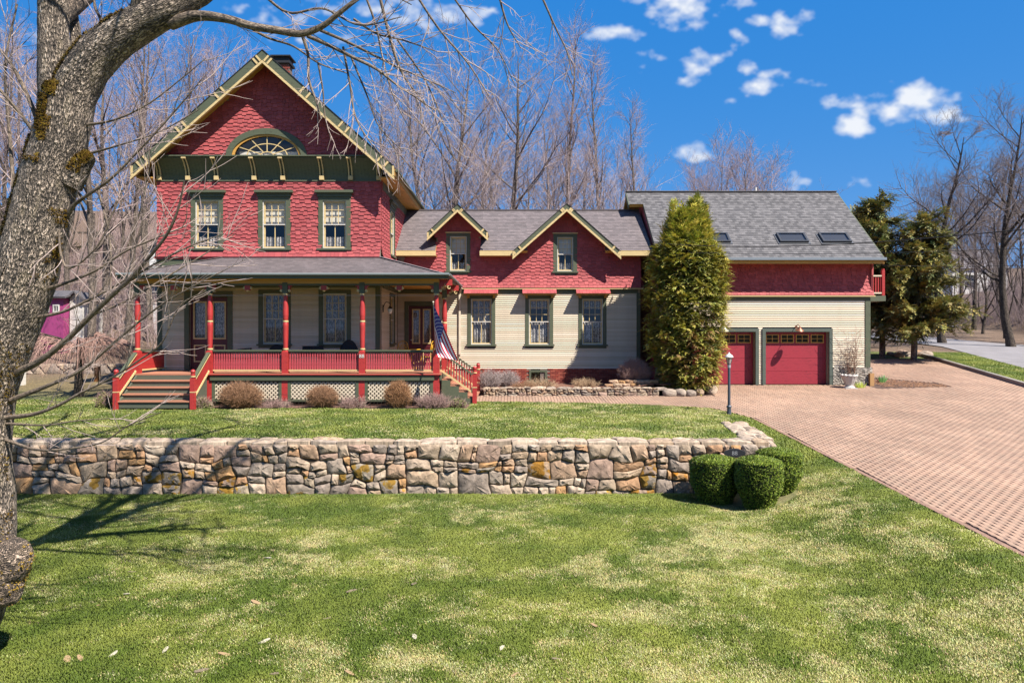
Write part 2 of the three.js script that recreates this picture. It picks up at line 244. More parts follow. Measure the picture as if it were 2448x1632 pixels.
// ---------------------------------------------------------------- grass
{
  const r = rng(21), acc = [], nrm = [], idx = []; let n = 0;
  const blades = (count, spread, hMin, hMax, w) => {
    acc.length = nrm.length = idx.length = 0; n = 0;
    for (let i = 0; i < count; i++) {
      const a = r() * 6.283, q = Math.sqrt(r()) * spread, bx0 = Math.cos(a) * q, bz = Math.sin(a) * q, f = r() * 6.283, lean = 0.25 + r() * 0.75, h = hMin + r() * (hMax - hMin), tx = bx0 + Math.cos(f) * h * lean, tz = bz + Math.sin(f) * h * lean, sx = -Math.sin(f) * w, sz = Math.cos(f) * w;
      acc.push(bx0 - sx, -0.005, bz - sz, bx0 + sx, -0.005, bz + sz, (bx0 * 0.45 + tx * 0.55) + sx * 0.8, h * 0.75, (bz * 0.45 + tz * 0.55) + sz * 0.8, tx, h * 0.95, tz);
      for (let k = 0; k < 4; k++) nrm.push(Math.cos(f) * -0.3, 0.9, Math.sin(f) * -0.3);
      { const e = acc.length - 12, ax = acc[e + 3] - acc[e], az = acc[e + 5] - acc[e + 2], by = acc[e + 7] - acc[e + 1], bx1 = acc[e + 6] - acc[e], bz1 = acc[e + 8] - acc[e + 2]; const nx = -az * by, ny = az * bx1 - ax * bz1, nz = ax * by; if (nx * nrm[nrm.length - 3] + ny * 0.9 + nz * nrm[nrm.length - 1] > 0) idx.push(n, n + 1, n + 2, n, n + 2, n + 3); else idx.push(n, n + 2, n + 1, n, n + 3, n + 2); } n += 4;
    }
    const g = new THREE.BufferGeometry(); g.setAttribute('position', new THREE.Float32BufferAttribute(acc.slice(), 3)); g.setAttribute('normal', new THREE.Float32BufferAttribute(nrm.slice(), 3)); g.setIndex(idx.slice()); return g;
  };
  const tuft = blades(16, 0.06, 0.016, 0.042, 0.0036), tuftFar = blades(14, 0.09, 0.02, 0.05, 0.006);
  const mBlade = new THREE.MeshPhysicalMaterial({ color: 0xffffff, roughness: 0.9, transmission: 0.25, thickness: 0, side: THREE.DoubleSide, specularIntensity: 0.3 });
  const cA = [0.105, 0.165, 0.018], cB = [0.32, 0.355, 0.07], cC = [0.50, 0.46, 0.19], cD = [0.68, 0.63, 0.33];
  function field(name, geo, spots) {
    const im = new THREE.InstancedMesh(geo, mBlade, spots.length), o = new THREE.Object3D(), c = new THREE.Color();
    spots.forEach(([x, d], k) => {
      const s = straw(x, d), t = r(), lush = clamp((fbm(x * 1.1 + 50, d * 1.25, 4) - 0.34) * 2.6); let q = cA.map((v, i) => lerp(v, cB[i], clamp(0.75 * lush + 0.3 * (t - 0.3))));
      if (t < s * 0.75) q = cC.map((v, i) => lerp(v, cD[i], r())); else if (s > 0.4) q = q.map((v, i) => lerp(v, cC[i], 0.35 * s));
      o.position.set(x, groundH(x, d), -d); o.rotation.set(0, r() * 6.283, 0); const sc = 0.75 + r() * 0.6; o.scale.set(sc, sc * (0.85 + 0.4 * (1 - s)), sc); o.updateMatrix(); im.setMatrixAt(k, o.matrix); im.setColorAt(k, c.setRGB(...q));
    });
    im.name = name; shade(im); scene.add(im); im.userData.kind = 'stuff'; return im;
  }
  const sample = (count, x0, x1, d0, d1, ok, w) => { const out = []; for (let i = 0; i < count; i++) { const d = d0 + (d1 - d0) * (w ? Math.pow(r(), w) : r()), x = x0 + (x1 - x0) * r(); if (ok(x, d)) out.push([x, d]); } return out; };
  const low = sample(330000, -12.2, 7.75, 6.2, 15.85, (x, d) => Math.abs(x) < d * 0.75 + 0.3 && x < driveX(d) - 0.02 && !(d > 15.72 && x < 6.0) && !((x - 5.25) ** 2 + (d - 14.9) ** 2 < 0.55), 1.3);
  tag(field('lower_lawn_grass', tuft, low), 'patchy green and straw lawn below the stone retaining wall', 'grass');
  const bedEdge = (x) => x < -12.75 ? 24.6 : x < -9.95 ? 22.3 : x < -1.35 ? 22.72 : 24.3;
  const up = sample(120000, -17.5, 7.2, 15.9, 24.6, (x, d) => d > 16.42 - (x > 6.2 ? 0.6 : 0) && Math.abs(x) < d * 0.75 + 0.3 && !inPave(x + 0.05, d + 0.04) && d < bedEdge(x) && !(d < 19.5 && x > 5.15 + 0.123 * (d - 15.8) && x < 5.95 + 0.123 * (d - 15.8)), 1);
  tag(field('upper_lawn_grass', tuftFar, up), 'green lawn between the stone retaining wall and the house', 'grass');
  const verge = sample(30000, 14, 30, 22, 42, (x, d) => x > kerbX(d) + 0.1 && x < roadNear(d) - 0.05 && x < d * 0.75);
  tag(field('verge_grass', tuftFar, verge), 'green grass verge between the granite kerb and the road', 'grass');
}

// ---------------------------------------------------------------- stones
const tStone = tex(512, (u, v) => { const k = 0.62 + 0.5 * fbm(u * 8, v * 8, 5, 8) + 0.22 * (PERM[Math.floor(u * 256) + 256 * Math.floor(v * 255)] - 0.5); return [k, k * 0.985, k * 0.96]; });
const tLichen = tex(512, (u, v) => { const k = 0.62 + 0.5 * fbm(u * 8, v * 8, 5, 8) + 0.22 * (PERM[Math.floor(u * 256) + 256 * Math.floor(v * 255)] - 0.5), l = sstep(0.50, 0.58, fbm(u * 5 + 0.3, v * 5, 5, 5)); return [lerp(k, 0.95 * k, l), lerp(k, 0.80 * k, l), lerp(k * 0.96, 0.30 * k, l)]; });
const bStone = tex(512, grey((u, v) => 0.75 * fbm(u * 6, v * 6, 6, 6) + 0.25 * Math.abs(fbm(u * 12, v * 12, 3, 12) - 0.5) * 2), 1, false);
const stoneTones = [[0.45, 0.355, 0.275], [0.38, 0.315, 0.265], [0.46, 0.34, 0.24], [0.44, 0.265, 0.155], [0.52, 0.42, 0.33], [0.31, 0.255, 0.22], [0.46, 0.315, 0.22], [0.41, 0.32, 0.24], [0.48, 0.28, 0.13], [0.40, 0.28, 0.225]];
const mStone = stoneTones.map((c) => new THREE.MeshStandardMaterial({ color: new THREE.Color().setRGB(...c).multiplyScalar(1.15), map: tStone, bumpMap: bStone, bumpScale: 0.03, roughness: 0.95 }));
const mStoneL = stoneTones.map((c) => new THREE.MeshStandardMaterial({ color: new THREE.Color().setRGB(...c), map: tLichen, bumpMap: bStone, bumpScale: 0.03, roughness: 0.95 }));
const mMortar = M(0x5a4c40, 1, { map: tStone });
// power diagram of weighted seeds in a rectangle: every cell becomes a stone
function cells(seeds, w, h) {
  return seeds.map(([sx, sy, sw], i) => {
    let p = [[0, 0], [w, 0], [w, h], [0, h]];
    for (let j = 0; j < seeds.length && p.length; j++) {
      if (j === i) continue; const [qx, qy, qw] = seeds[j], dx = qx - sx, dy = qy - sy, l2 = dx * dx + dy * dy; if (l2 > 3.2) continue;
      const c = (qx * qx + qy * qy - sx * sx - sy * sy - qw + sw) / 2, out = [];
      for (let k = 0; k < p.length; k++) { const a = p[k], b = p[(k + 1) % p.length], fa = a[0] * dx + a[1] * dy - c, fb = b[0] * dx + b[1] * dy - c; if (fa <= 0) out.push(a); if ((fa < 0) !== (fb < 0) && fa !== fb) { const t = fa / (fa - fb); out.push([a[0] + (b[0] - a[0]) * t, a[1] + (b[1] - a[1]) * t]); } }
      p = out;
    }
    return p;
  }).filter((p) => p.length > 2);
}
function polyInset(p, gap) {
  let cx = 0, cy = 0; for (const [x, y] of p) { cx += x / p.length; cy += y / p.length; }
  let rad = 0; for (const [x, y] of p) rad += Math.hypot(x - cx, y - cy) / p.length;
  const k = Math.max(0.5, 1 - gap / rad); return { c: [cx, cy], rad, p: p.map(([x, y]) => [cx + (x - cx) * k, cy + (y - cy) * k]) };
}
// rough stone: outline in (u, v), face bulging towards +w
function stoneGeo(poly, gap, depth, bulge, r) {
  const { c, rad, p } = polyInset(poly, gap); let q = [];
  for (let i = 0; i < p.length; i++) { const a = p[i], b = p[(i + 1) % p.length], l = Math.hypot(b[0] - a[0], b[1] - a[1]); if (l < 0.02) { q.push(a); continue; } const cut = Math.min(0.25, 0.02 / l); q.push([lerp(a[0], b[0], cut), lerp(a[1], b[1], cut)]); if (l > 0.22) q.push([lerp(a[0], b[0], 0.5) + (r() - 0.5) * 0.02, lerp(a[1], b[1], 0.5) + (r() - 0.5) * 0.02]); q.push([lerp(a[0], b[0], 1 - cut), lerp(a[1], b[1], 1 - cut)]); }
  const n = q.length, pos = [], uv = [], ou = r() * 3, ov = r() * 3, tx = (r() - 0.5) * 0.14, ty = (r() - 0.6) * 0.16;
  const ring = (s, w, j) => q.map(([x, y]) => { const ux = c[0] + (x - c[0]) * s + (r() - 0.5) * j, uy = c[1] + (y - c[1]) * s + (r() - 0.5) * j; return [ux, uy, w + (r() - 0.5) * j * 1.3 + ((ux - c[0]) * tx + (uy - c[1]) * ty) * (w > 0 ? 1 : 0)]; });
  const e = Math.min(0.04, rad * 0.2), rings = [ring(1, -depth, 0), ring(1, bulge * 0.1, 0.004), ring(1 - e / rad, bulge * 0.75, 0.01), ring(0.45, bulge * (1 + r() * 0.4), 0.03)];
  const tri = (a, b, d) => { for (const v of [a, b, d]) { pos.push(...v); uv.push(v[0] * 1.3 + ou, v[1] * 1.3 + ov); } };
  for (let k = 0; k < 3; k++) for (let i = 0; i < n; i++) { const a = rings[k][i], b = rings[k][(i + 1) % n], d = rings[k + 1][i], f = rings[k + 1][(i + 1) % n]; tri(a, b, f); tri(a, f, d); }
  const m = [c[0], c[1], bulge * 1.2]; for (let i = 0; i < n; i++) tri(rings[3][i], rings[3][(i + 1) % n], m);
  const g = new THREE.BufferGeometry(); g.setAttribute('position', new THREE.Float32BufferAttribute(pos, 3)); g.setAttribute('uv', new THREE.Float32BufferAttribute(uv, 2)); return toCreasedNormals(g, 0.75);
}
function seedRows(w, h, rowH, r, wMin, wMax) {
  const s = []; let y = 0;
  while (y < h - rowH * 0.3) { const rh = rowH * (0.75 + r() * 0.5), big = y < h * 0.45 ? 1.18 : 0.95; let x = -r() * 0.3; while (x < w) { const sw = (wMin + r() * r() * (wMax - wMin)) * big; s.push([x + sw / 2, Math.min(h - 0.02, y + rh / 2 + (r() - 0.5) * rh * 0.5), (sw * sw) * 0.16]); if (sw > 0.5 && r() < 0.35) s.push([x + sw * (0.2 + r() * 0.6), y + rh * (r() < 0.5 ? 0.02 : 0.95), 0.002]); x += sw; } y += rh; }
  return s;
}
// rubble blocks: a rectangle split again and again, its corners pulled out of true
function blocks(w, h, r) {
  const out = [], warp = (x, y) => { const e = Math.min(1, Math.min(y, h - y) / 0.12); return [x + 0.26 * (fbm(x * 2.6 + 5, y * 2.6, 2) - 0.5), y + e * 0.30 * (fbm(x * 2.3 + 40, y * 2.3 + 8, 2) - 0.5)]; };
  const add = (a, b, c, d) => { const q = []; const edge = (x0, y0, x1, y1) => { const n = Math.max(1, Math.round(Math.hypot(x1 - x0, y1 - y0) / 0.3)); for (let i = 0; i < n; i++) q.push(warp(lerp(x0, x1, i / n), lerp(y0, y1, i / n))); }; edge(a, b, c, b); edge(c, b, c, d); edge(c, d, a, d); edge(a, d, a, b); out.push(q); };
  const split = (a, b, c, d, big) => { const W = c - a, H = d - b; if (H > 0.44 * big || (H > 0.26 && H > W * 0.95) || (H > 0.36 && r() < 0.35)) { const t = lerp(b, d, 0.36 + 0.28 * r()); split(a, b, c, t, big); split(a, t, c, d, big); return; } if (W > 0.60 * big || (W > 0.36 && W > H * 1.8 && r() < 0.6)) { const t = lerp(a, c, 0.32 + 0.36 * r()); split(a, b, t, d, big); split(t, b, c, d, big); return; } if (W > 0.3 && H > 0.26 && r() < 0.16) { const t = lerp(a, c, 0.7), s = lerp(b, d, 0.5); add(a, b, t, d); add(t, b, c, s); add(t, s, c, d); return; } add(a, b, c, d); };
  for (let x = 0; x < w;) { const e = Math.min(w, x + 0.8 + r() * 0.9), y = 0.30 + r() * 0.2, y2 = y + 0.28 + r() * 0.2; split(x, 0, e, y, 1.25); split(x, y, e, y2, 1.05); split(x, y2, e, h, 0.9); x = e; }
  return out;
}
{ // the retaining wall across the garden
  const r = rng(404), X0 = -13.6, X1 = 5.9, Wd = X1 - X0, top = 1.60, bot = 0.40, Z = -15.8, H = top - bot;
  const wall = thing('retaining_wall', 'long retaining wall of rough tan and grey fieldstones across the lawn', 'wall', [0, 0, 0]);
  part('wall_core', merge([bx(Wd - 0.1, H - 0.05, 0.5, X0 + Wd / 2, bot + H / 2 - 0.05, Z - 0.34), bar([5.58, 1.0, Z - 0.3], [5.98, 1.0, -19.3], 0.5, 1.06)]), mMortar, wall);
  let n = 0;
  for (const p of blocks(Wd, H - 0.04, r)) {
    const { c, rad } = polyInset(p, 0); if (rad < 0.05) continue;
    const low = c[1] < H * 0.5 && r() < 0.22, k = Math.floor(r() * stoneTones.length);
    part('stone', stoneGeo(p.map(([x, y]) => [x - c[0], y - c[1]]), 0.009, 0.12, 0.03 + r() * 0.045, r), (low ? mStoneL : mStone)[k], wall, [X0 + c[0], bot + c[1], Z - 0.08]); n++;
  }
  const cap = (u0, w, dep, place, ry) => { const s = []; for (let x = 0; x < w;) { const sw = 0.35 + r() * 0.5; for (let k = 0; k < (r() < 0.55 ? 2 : 1); k++) s.push([x + sw * (0.3 + 0.4 * r()), dep * (k ? 0.8 : 0.32) + (r() - 0.5) * 0.1, sw * sw * 0.1]); x += sw; } for (const p of cells(s, w, dep)) { const { c, rad } = polyInset(p, 0); if (rad < 0.06) continue; const g = stoneGeo(p.map(([x, y]) => [x - c[0], y - c[1]]), 0.011, 0.1, 0.02 + r() * 0.02, r).rotateX(-Math.PI / 2); const o = part('cap_stone', g, mStone[[0, 1, 4, 4, 7, 2][Math.floor(r() * 6)]], wall, place(c[0], c[1])); o.rotation.y = ry; } };
  cap(0, Wd - 0.15, 0.6, (u, v) => [X0 + u, top - 0.005, Z - 0.05 - v], 0);
  const a = Math.atan2(0.43, 3.3); cap(0, 2.95, 0.66, (u, v) => { const L = 0.62 + u, s = v - 0.33; return [5.58 + Math.sin(a) * L + Math.cos(a) * s, top - 0.002, Z - Math.cos(a) * L + Math.sin(a) * s]; }, Math.PI / 2 - a);
  // right hand end of the wall and of its return
  for (let k = 0; k < 7; k++) for (let y = 0; y < 4; y++) { const w = 0.5, L = 0.28 + k * 0.5, p = [[-w / 2, -0.14], [w / 2, -0.14], [w / 2, 0.14], [-w / 2, 0.14]].map(([x, q]) => [x + (r() - 0.5) * 0.05, q + (r() - 0.5) * 0.05]); const o = part('stone', stoneGeo(p, 0.012, 0.08, 0.04, r), mStone[Math.floor(r() * 10)], wall, [5.86 + Math.sin(a) * L, 0.56 + y * 0.29, Z - L]); o.rotation.y = Math.PI / 2 - a; }
  // oval number plaque
  const e = []; for (let i = 0; i < 32; i++) e.push([Math.cos(i / 16 * Math.PI) * 0.235, Math.sin(i / 16 * Math.PI) * 0.085 + (Math.abs(Math.cos(i / 16 * Math.PI)) < 0.5 ? Math.sign(Math.sin(i / 16 * Math.PI)) * 0.012 : 0)]);
  const pl = thing('number_plaque', 'dark oval plaque reading 88 on the stone wall above the boxwoods', 'plaque', [P(1757, 1083, 15.66).x, P(1757, 1083, 15.66).y, -15.68]);
  part('plate', new THREE.ExtrudeGeometry(new THREE.Shape(e.map((p) => new THREE.Vector2(...p))), { depth: 0.012, bevelEnabled: true, bevelSize: 0.006, bevelThickness: 0.006, bevelSegments: 2 }), M(0x24262b, 0.5), pl);
  const font = await new FontLoader().loadAsync('fonts/droid/droid_serif_bold.typeface.json');
  globalThis.numberFont = font;
  const tg = new TextGeometry('88', { font, size: 0.085, depth: 0.008, curveSegments: 4 }); tg.computeBoundingBox(); tg.translate(-(tg.boundingBox.max.x + tg.boundingBox.min.x) / 2, -0.042, 0.014); part('numerals', tg, M(0x8a8d90, 0.5), pl);
}
{ // low dry stone edging of the bed in front of the wing
  const r = rng(909), bw = thing('garden_bed_wall', 'low dry stacked wall of thin grey stones edging the bed below the brick foundation', 'wall', [0, 0, 0]);
  const X0 = -1.05, Wd = 6.35, H = 0.31, base = 0.07 * 25.5 - 0.03;
  part('wall_core', bx(Wd - 0.1, H - 0.08, 0.3, X0 + Wd / 2, base + H / 2 - 0.05, -25.85), mMortar, bw);
  for (const p of blocks(Wd / 0.55, H / 0.36, r).map((q) => q.map(([x, y]) => [x * 0.55, y * 0.36]))) { const { c, rad } = polyInset(p, 0); if (rad < 0.03) continue; part('stone', stoneGeo(p.map(([x, y]) => [x - c[0], y - c[1]]), 0.005, 0.16, 0.02 + r() * 0.04, r), mStone[[0, 1, 5, 7, 9, 2, 6][Math.floor(r() * 7)]], bw, [X0 + c[0], base + c[1], -25.6]); }
  for (let x = 0; x < Wd;) { const w = 0.25 + r() * 0.35, p = [[-w / 2, -0.13], [w / 2, -0.15], [w / 2, 0.15], [-w / 2, 0.13]].map(([a, b]) => [a + (r() - 0.5) * 0.06, b + (r() - 0.5) * 0.06]); part('cap_stone', stoneGeo(p, 0.01, 0.06, 0.03 + r() * 0.02, r).rotateX(-Math.PI / 2), mStone[[0, 1, 4, 7][Math.floor(r() * 4)]], bw, [X0 + x + w / 2, base + H - 0.02 + r() * 0.03, -25.75]); x += w; }
  // second tier by the cedar
  for (let k = 0; k < 12; k++) { const w = 0.22 + r() * 0.2, p = [[-w / 2, -0.07], [w / 2, -0.07], [w / 2, 0.07], [-w / 2, 0.07]].map(([a, b]) => [a + (r() - 0.5) * 0.06, b + (r() - 0.5) * 0.04]); part('stone', stoneGeo(p, 0.008, 0.14, 0.05, r), mStone[[3, 2, 6, 8][k % 4]], bw, [3.6 + (k % 6) * 0.29 + (k > 5 ? 0.16 : 0), base + H + 0.06 + (k > 5 ? 0.13 : 0), -26.2 - (k > 5 ? 0.06 : 0)]); }
  // round boulders round the cedar
  const boulder = (w, h, d, s) => { const g = new THREE.IcosahedronGeometry(0.5, 3), p = g.attributes.position; for (let i = 0; i < p.count; i++) { const x = p.getX(i), y = p.getY(i), z = p.getZ(i), k = 0.86 + 0.34 * fbm(x * 2 + s, y * 2 + z * 1.7 + s, 3); p.setXYZ(i, Math.sign(x) * Math.pow(Math.abs(x) * 2, 0.8) / 2 * k * w, Math.sign(y) * Math.pow(Math.abs(y) * 2, 0.8) / 2 * k * h, Math.sign(z) * Math.pow(Math.abs(z) * 2, 0.8) / 2 * k * d); } g.computeVertexNormals(); return g; };
  [[1601, 948, 0.5, 0.32, 1], [1627, 948, 0.36, 0.30, 1], [1650, 948, 0.42, 0.27, 5], [1671, 945, 0.34, 0.30, 2], [1700, 942, 0.52, 0.36, 4]].forEach(([px, py, w, h, t], i) => {
    const d = 4 / (0.07 + (py - 800) / 1700), x = (px - 1224) / FOC * d, o = single('boulder', boulder(w, h, 0.4, i * 3.1), mStone[t], 'rounded boulder edging the foot of the tall cedar', 'boulder', 'boulders at the foot of the cedar'); o.position.set(x, 0.07 * d + h * 0.42, -d); o.rotation.y = i;
  });
}

// ---------------------------------------------------------------- building pieces
const SY = (d, ry) => ({ ry, at: null, d });
void SY;
const frame = (x, y, z, ry = 0) => ({ x, y, z, ry, c: Math.cos(ry), s: Math.sin(ry) });
const onF = (F, u, y, n) => [F.x + u * F.c + n * F.s, F.y + y, F.z - u * F.s + n * F.c];
function fbox(name, F, u, y, n, w, h, dp, m, parent, tilt = 0) { const o = part(name, UNIT, m, parent, onF(F, u, y, n)); o.scale.set(w, h, dp); o.rotation.order = 'YXZ'; o.rotation.y = F.ry; o.rotation.x = tilt; return o; }
function fgeo(name, F, geo, m, parent) { return part(name, geo, m, parent, [F.x, F.y, F.z], F.ry); }
const mShingleField = new THREE.MeshStandardMaterial({ color: 0xffffff, roughness: 0.75, vertexColors: true, map: tPaint, bumpMap: bPaint, bumpScale: 0.002 });
function shingles(parent, F, u0, u1, y0, y1, inside, flare, seed, keep) {
  const r = rng(seed), list = [], EX = 0.14;
  for (let y = y0, row = 0; y < y1; y += EX, row++) {
    let u = u0 - r() * 0.15, k = 0;
    while (u < u1) { const w = 0.12 + r() * 0.13, a = Math.max(u, u0), b = Math.min(u + w, u1), drop = row === 0 ? 0 : (k++ & 1 ? 0.042 : 0) + (r() - 0.5) * 0.008; u += w; if (b - a < 0.04) continue; if (!inside((a + b) / 2, y + 0.07)) continue; list.push([(a + b) / 2, y + 0.10 - drop / 2, b - a - 0.006, 0.205 + drop, flare ? flare(y + 0.07) : 0, Math.floor(r() * 4), 0.93 + r() * 0.14, flare ? Math.atan((flare(y) - flare(y + 0.14)) / 0.14) : 0]); }
  }
  const order = list.map((s, i) => [s[2] * s[3], i]).sort((a, b) => b[0] - a[0] || a[1] - b[1]).map((q) => q[1]), pick = new Set(order.slice(0, keep));
  const pos = [], nor = [], col = [], uv = [], idx = []; const o = new THREE.Object3D(), P0 = UNIT.attributes.position, N0 = UNIT.attributes.normal, T0 = UNIT.attributes.uv, v = V(0, 0, 0), nm = new THREE.Matrix3();
  list.forEach((s, i) => {
    const n = 0.026 + s[4];
    if (pick.has(i)) { fbox('shingle', F, s[0], s[1], n, s[2], s[3], 0.018, mRed[s[5]], parent, -0.17 - s[7]); return; }
    o.position.set(...onF(F, s[0], s[1], n)); o.rotation.order = 'YXZ'; o.rotation.set(-0.17 - s[7], F.ry, 0); o.scale.set(s[2], s[3], 0.018); o.updateMatrix(); nm.getNormalMatrix(o.matrix);
    const b = pos.length / 3, c = mRed[s[5]].color;
    for (let k = 0; k < P0.count; k++) { v.fromBufferAttribute(P0, k).applyMatrix4(o.matrix); pos.push(v.x, v.y, v.z); v.fromBufferAttribute(N0, k).applyMatrix3(nm).normalize(); nor.push(v.x, v.y, v.z); uv.push(T0.getX(k), T0.getY(k)); col.push(c.r * s[6], c.g * s[6], c.b * s[6]); }
    for (let k = 0; k < UNIT.index.count; k++) idx.push(b + UNIT.index.getX(k));
  });
  const g = new THREE.BufferGeometry(); g.setAttribute('position', new THREE.Float32BufferAttribute(pos, 3)); g.setAttribute('normal', new THREE.Float32BufferAttribute(nor, 3)); g.setAttribute('uv', new THREE.Float32BufferAttribute(uv, 2)); g.setAttribute('color', new THREE.Float32BufferAttribute(col, 3)); g.setIndex(idx);
  const q = part('shingle_field', g, mShingleField, parent); q.userData.kind = 'stuff';
}
function clapboards(parent, F, u0, u1, y0, y1, EX, holes, seed, sloped) {
  const r = rng(seed);
  for (let y = y0, k = 0; y < y1 - 0.02; y += EX, k++) {
    let iv = [[u0, u1]];
    for (const [a, b, c, d] of holes) if (y + EX > b + 0.02 && y < d - 0.02) iv = iv.flatMap(([p, q]) => b > 99 ? [[p, q]] : a >= q || c <= p ? [[p, q]] : [[p, a], [c, q]].filter(([s, t]) => t - s > 0.03));
    for (const [p, q] of iv) fbox('clapboard', F, (p + q) / 2, y + EX / 2 + 0.004, 0.022, q - p, EX + 0.018, 0.013, mClap[Math.floor(r() * 4)], parent, -0.32);
  }
}
function wallPanel(name, F, outline, holes, thick, m, parent) { return fgeo(name, F, ext(outline, thick, holes.map(([a, b, c, d]) => [[a, b], [c, b], [c, d], [a, d]])).translate(0, 0, -thick), m, parent); }
const PANE = new THREE.PlaneGeometry(1, 1);
function curtainGeo(w, h, waves, amp) { const g = new THREE.PlaneGeometry(w, h, 40, 1), p = g.attributes.position; for (let i = 0; i < p.count; i++) p.setZ(i, amp * Math.sin(p.getX(i) / w * waves * 6.283) + amp * 0.4 * Math.sin(p.getX(i) / w * waves * 2.3 * 6.283)); g.computeVertexNormals(); return g; }
const winR = rng(55);
// sash window in frame F: opening centred on u, from yb to yt, w wide
function sashWindow(parent, F, u, yb, yt, w, o = {}) {
  const g = sub('window', parent, onF(F, u, yb, 0), F.ry), h = yt - yb, cw = o.cw || 0.16, mc = o.mat || mGreen;
  part('casing', merge([bx(cw, h, 0.05, -w / 2 - cw / 2, h / 2, 0.028), bx(cw, h, 0.05, w / 2 + cw / 2, h / 2, 0.028), bx(w + 2 * cw, 0.13, 0.052, 0, h + 0.065, 0.029)]), mc, g);
  part('sill', bx(w + 2 * cw + 0.1, 0.06, 0.12, 0, -0.03, 0.05), mc, g);
  if (o.apron !== false) part('apron', bx(w + 2 * cw, 0.09, 0.04, 0, -0.105, 0.024), mc, g);
  if (o.hood) part('hood', merge([bx(w + 2 * cw + 0.06, 0.10, 0.09, 0, h + 0.18, 0.048), bx(w + 2 * cw + 0.12, 0.035, 0.13, 0, h + 0.2475, 0.067), bx(w + 2 * cw + 0.2, 0.09, 0.19, 0, h + 0.31, 0.098)]), mc, g);
  if (o.yellowCap) part('cap_strip', bx(w + 2 * cw + 0.06, 0.04, 0.09, 0, h + 0.152, 0.05), mCream, g);
  const t = 0.03; // outer storm frame
  part('storm_frame', merge([bx(t, h, 0.03, -w / 2 + t / 2, h / 2, 0.0), bx(t, h, 0.03, w / 2 - t / 2, h / 2, 0), bx(w - 2 * t, t, 0.03, 0, t / 2, 0), bx(w - 2 * t, t, 0.03, 0, h - t / 2, 0), bx(w - 2 * t, 0.035, 0.034, 0, h * 0.5, 0)]), mWhite, g);
  const iw = w - 2 * t, s = 0.045, bars = [], z = -0.05, low0 = t + s, low1 = h / 2 - 0.02, up0 = h / 2 + 0.02, up1 = h - t - s, cols = o.cols || 3, rows = o.rows || 3, gw = iw - 2 * s;
  part('sash', merge([bx(s, h - 2 * t, 0.04, -iw / 2 + s / 2, h / 2, z), bx(s, h - 2 * t, 0.04, iw / 2 - s / 2, h / 2, z), bx(gw, s, 0.04, 0, t + s / 2, z), bx(gw, s, 0.04, 0, h - t - s / 2, z), bx(gw, 0.04, 0.04, 0, h / 2, z)]), mCream, g);
  for (let i = 1; i < cols; i++) bars.push(bx(0.022, up1 - up0, 0.03, -gw / 2 + gw * i / cols, (up0 + up1) / 2, z)); for (let j = 1; j < rows; j++) bars.push(bx(gw, 0.022, 0.026, 0, up0 + (up1 - up0) * j / rows, z));
  bars.push(bx(0.026, low1 - low0, 0.03, 0, (low0 + low1) / 2, z)); part('muntins', merge(bars), mCream, g);
  const pane = (x, y, pw, ph) => { const q = part('pane', PANE, mGlass, g, [x, y, z + 0.004]); q.scale.set(pw - 0.022, ph - 0.022, 1); q.rotation.set((winR() - 0.5) * 0.012, (winR() - 0.5) * 0.012, 0); };
  for (let i = 0; i < cols; i++) for (let j = 0; j < rows; j++) pane(-gw / 2 + gw * (i + 0.5) / cols, up0 + (up1 - up0) * (j + 0.5) / rows, gw / cols, (up1 - up0) / rows);
  for (let i = 0; i < 2; i++) pane(-gw / 4 + gw / 2 * i, (low0 + low1) / 2, gw / 2, low1 - low0);
  if (o.curtain === 'full') for (const sx of [-1, 1]) part('curtain', curtainGeo(w * 0.5, h * 0.98, 4, 0.02), mCurtain, g, [sx * w * 0.25, h / 2, -0.14]);
  if (o.curtain === 'lower' || o.curtain === 'both') part('curtain', curtainGeo(w, h * 0.5, 7, 0.018), mCurtain, g, [0, h * 0.26, -0.14]);
  if (o.curtain === 'both') part('curtain', curtainGeo(w, h * 0.2, 7, 0.018), mCurtain, g, [0, h * 0.88, -0.15]);
  if (o.curtain === 'shade') { part('window_shade', bx(w, h * 0.47, 0.01, 0, h * 0.77, -0.16), mBlind, g); part('curtain', curtainGeo(w, h * 0.24, 7, 0.018), mCurtain, g, [0, h * 0.13, -0.14]); }
  return [u - w / 2, yb, u + w / 2, yt];
}
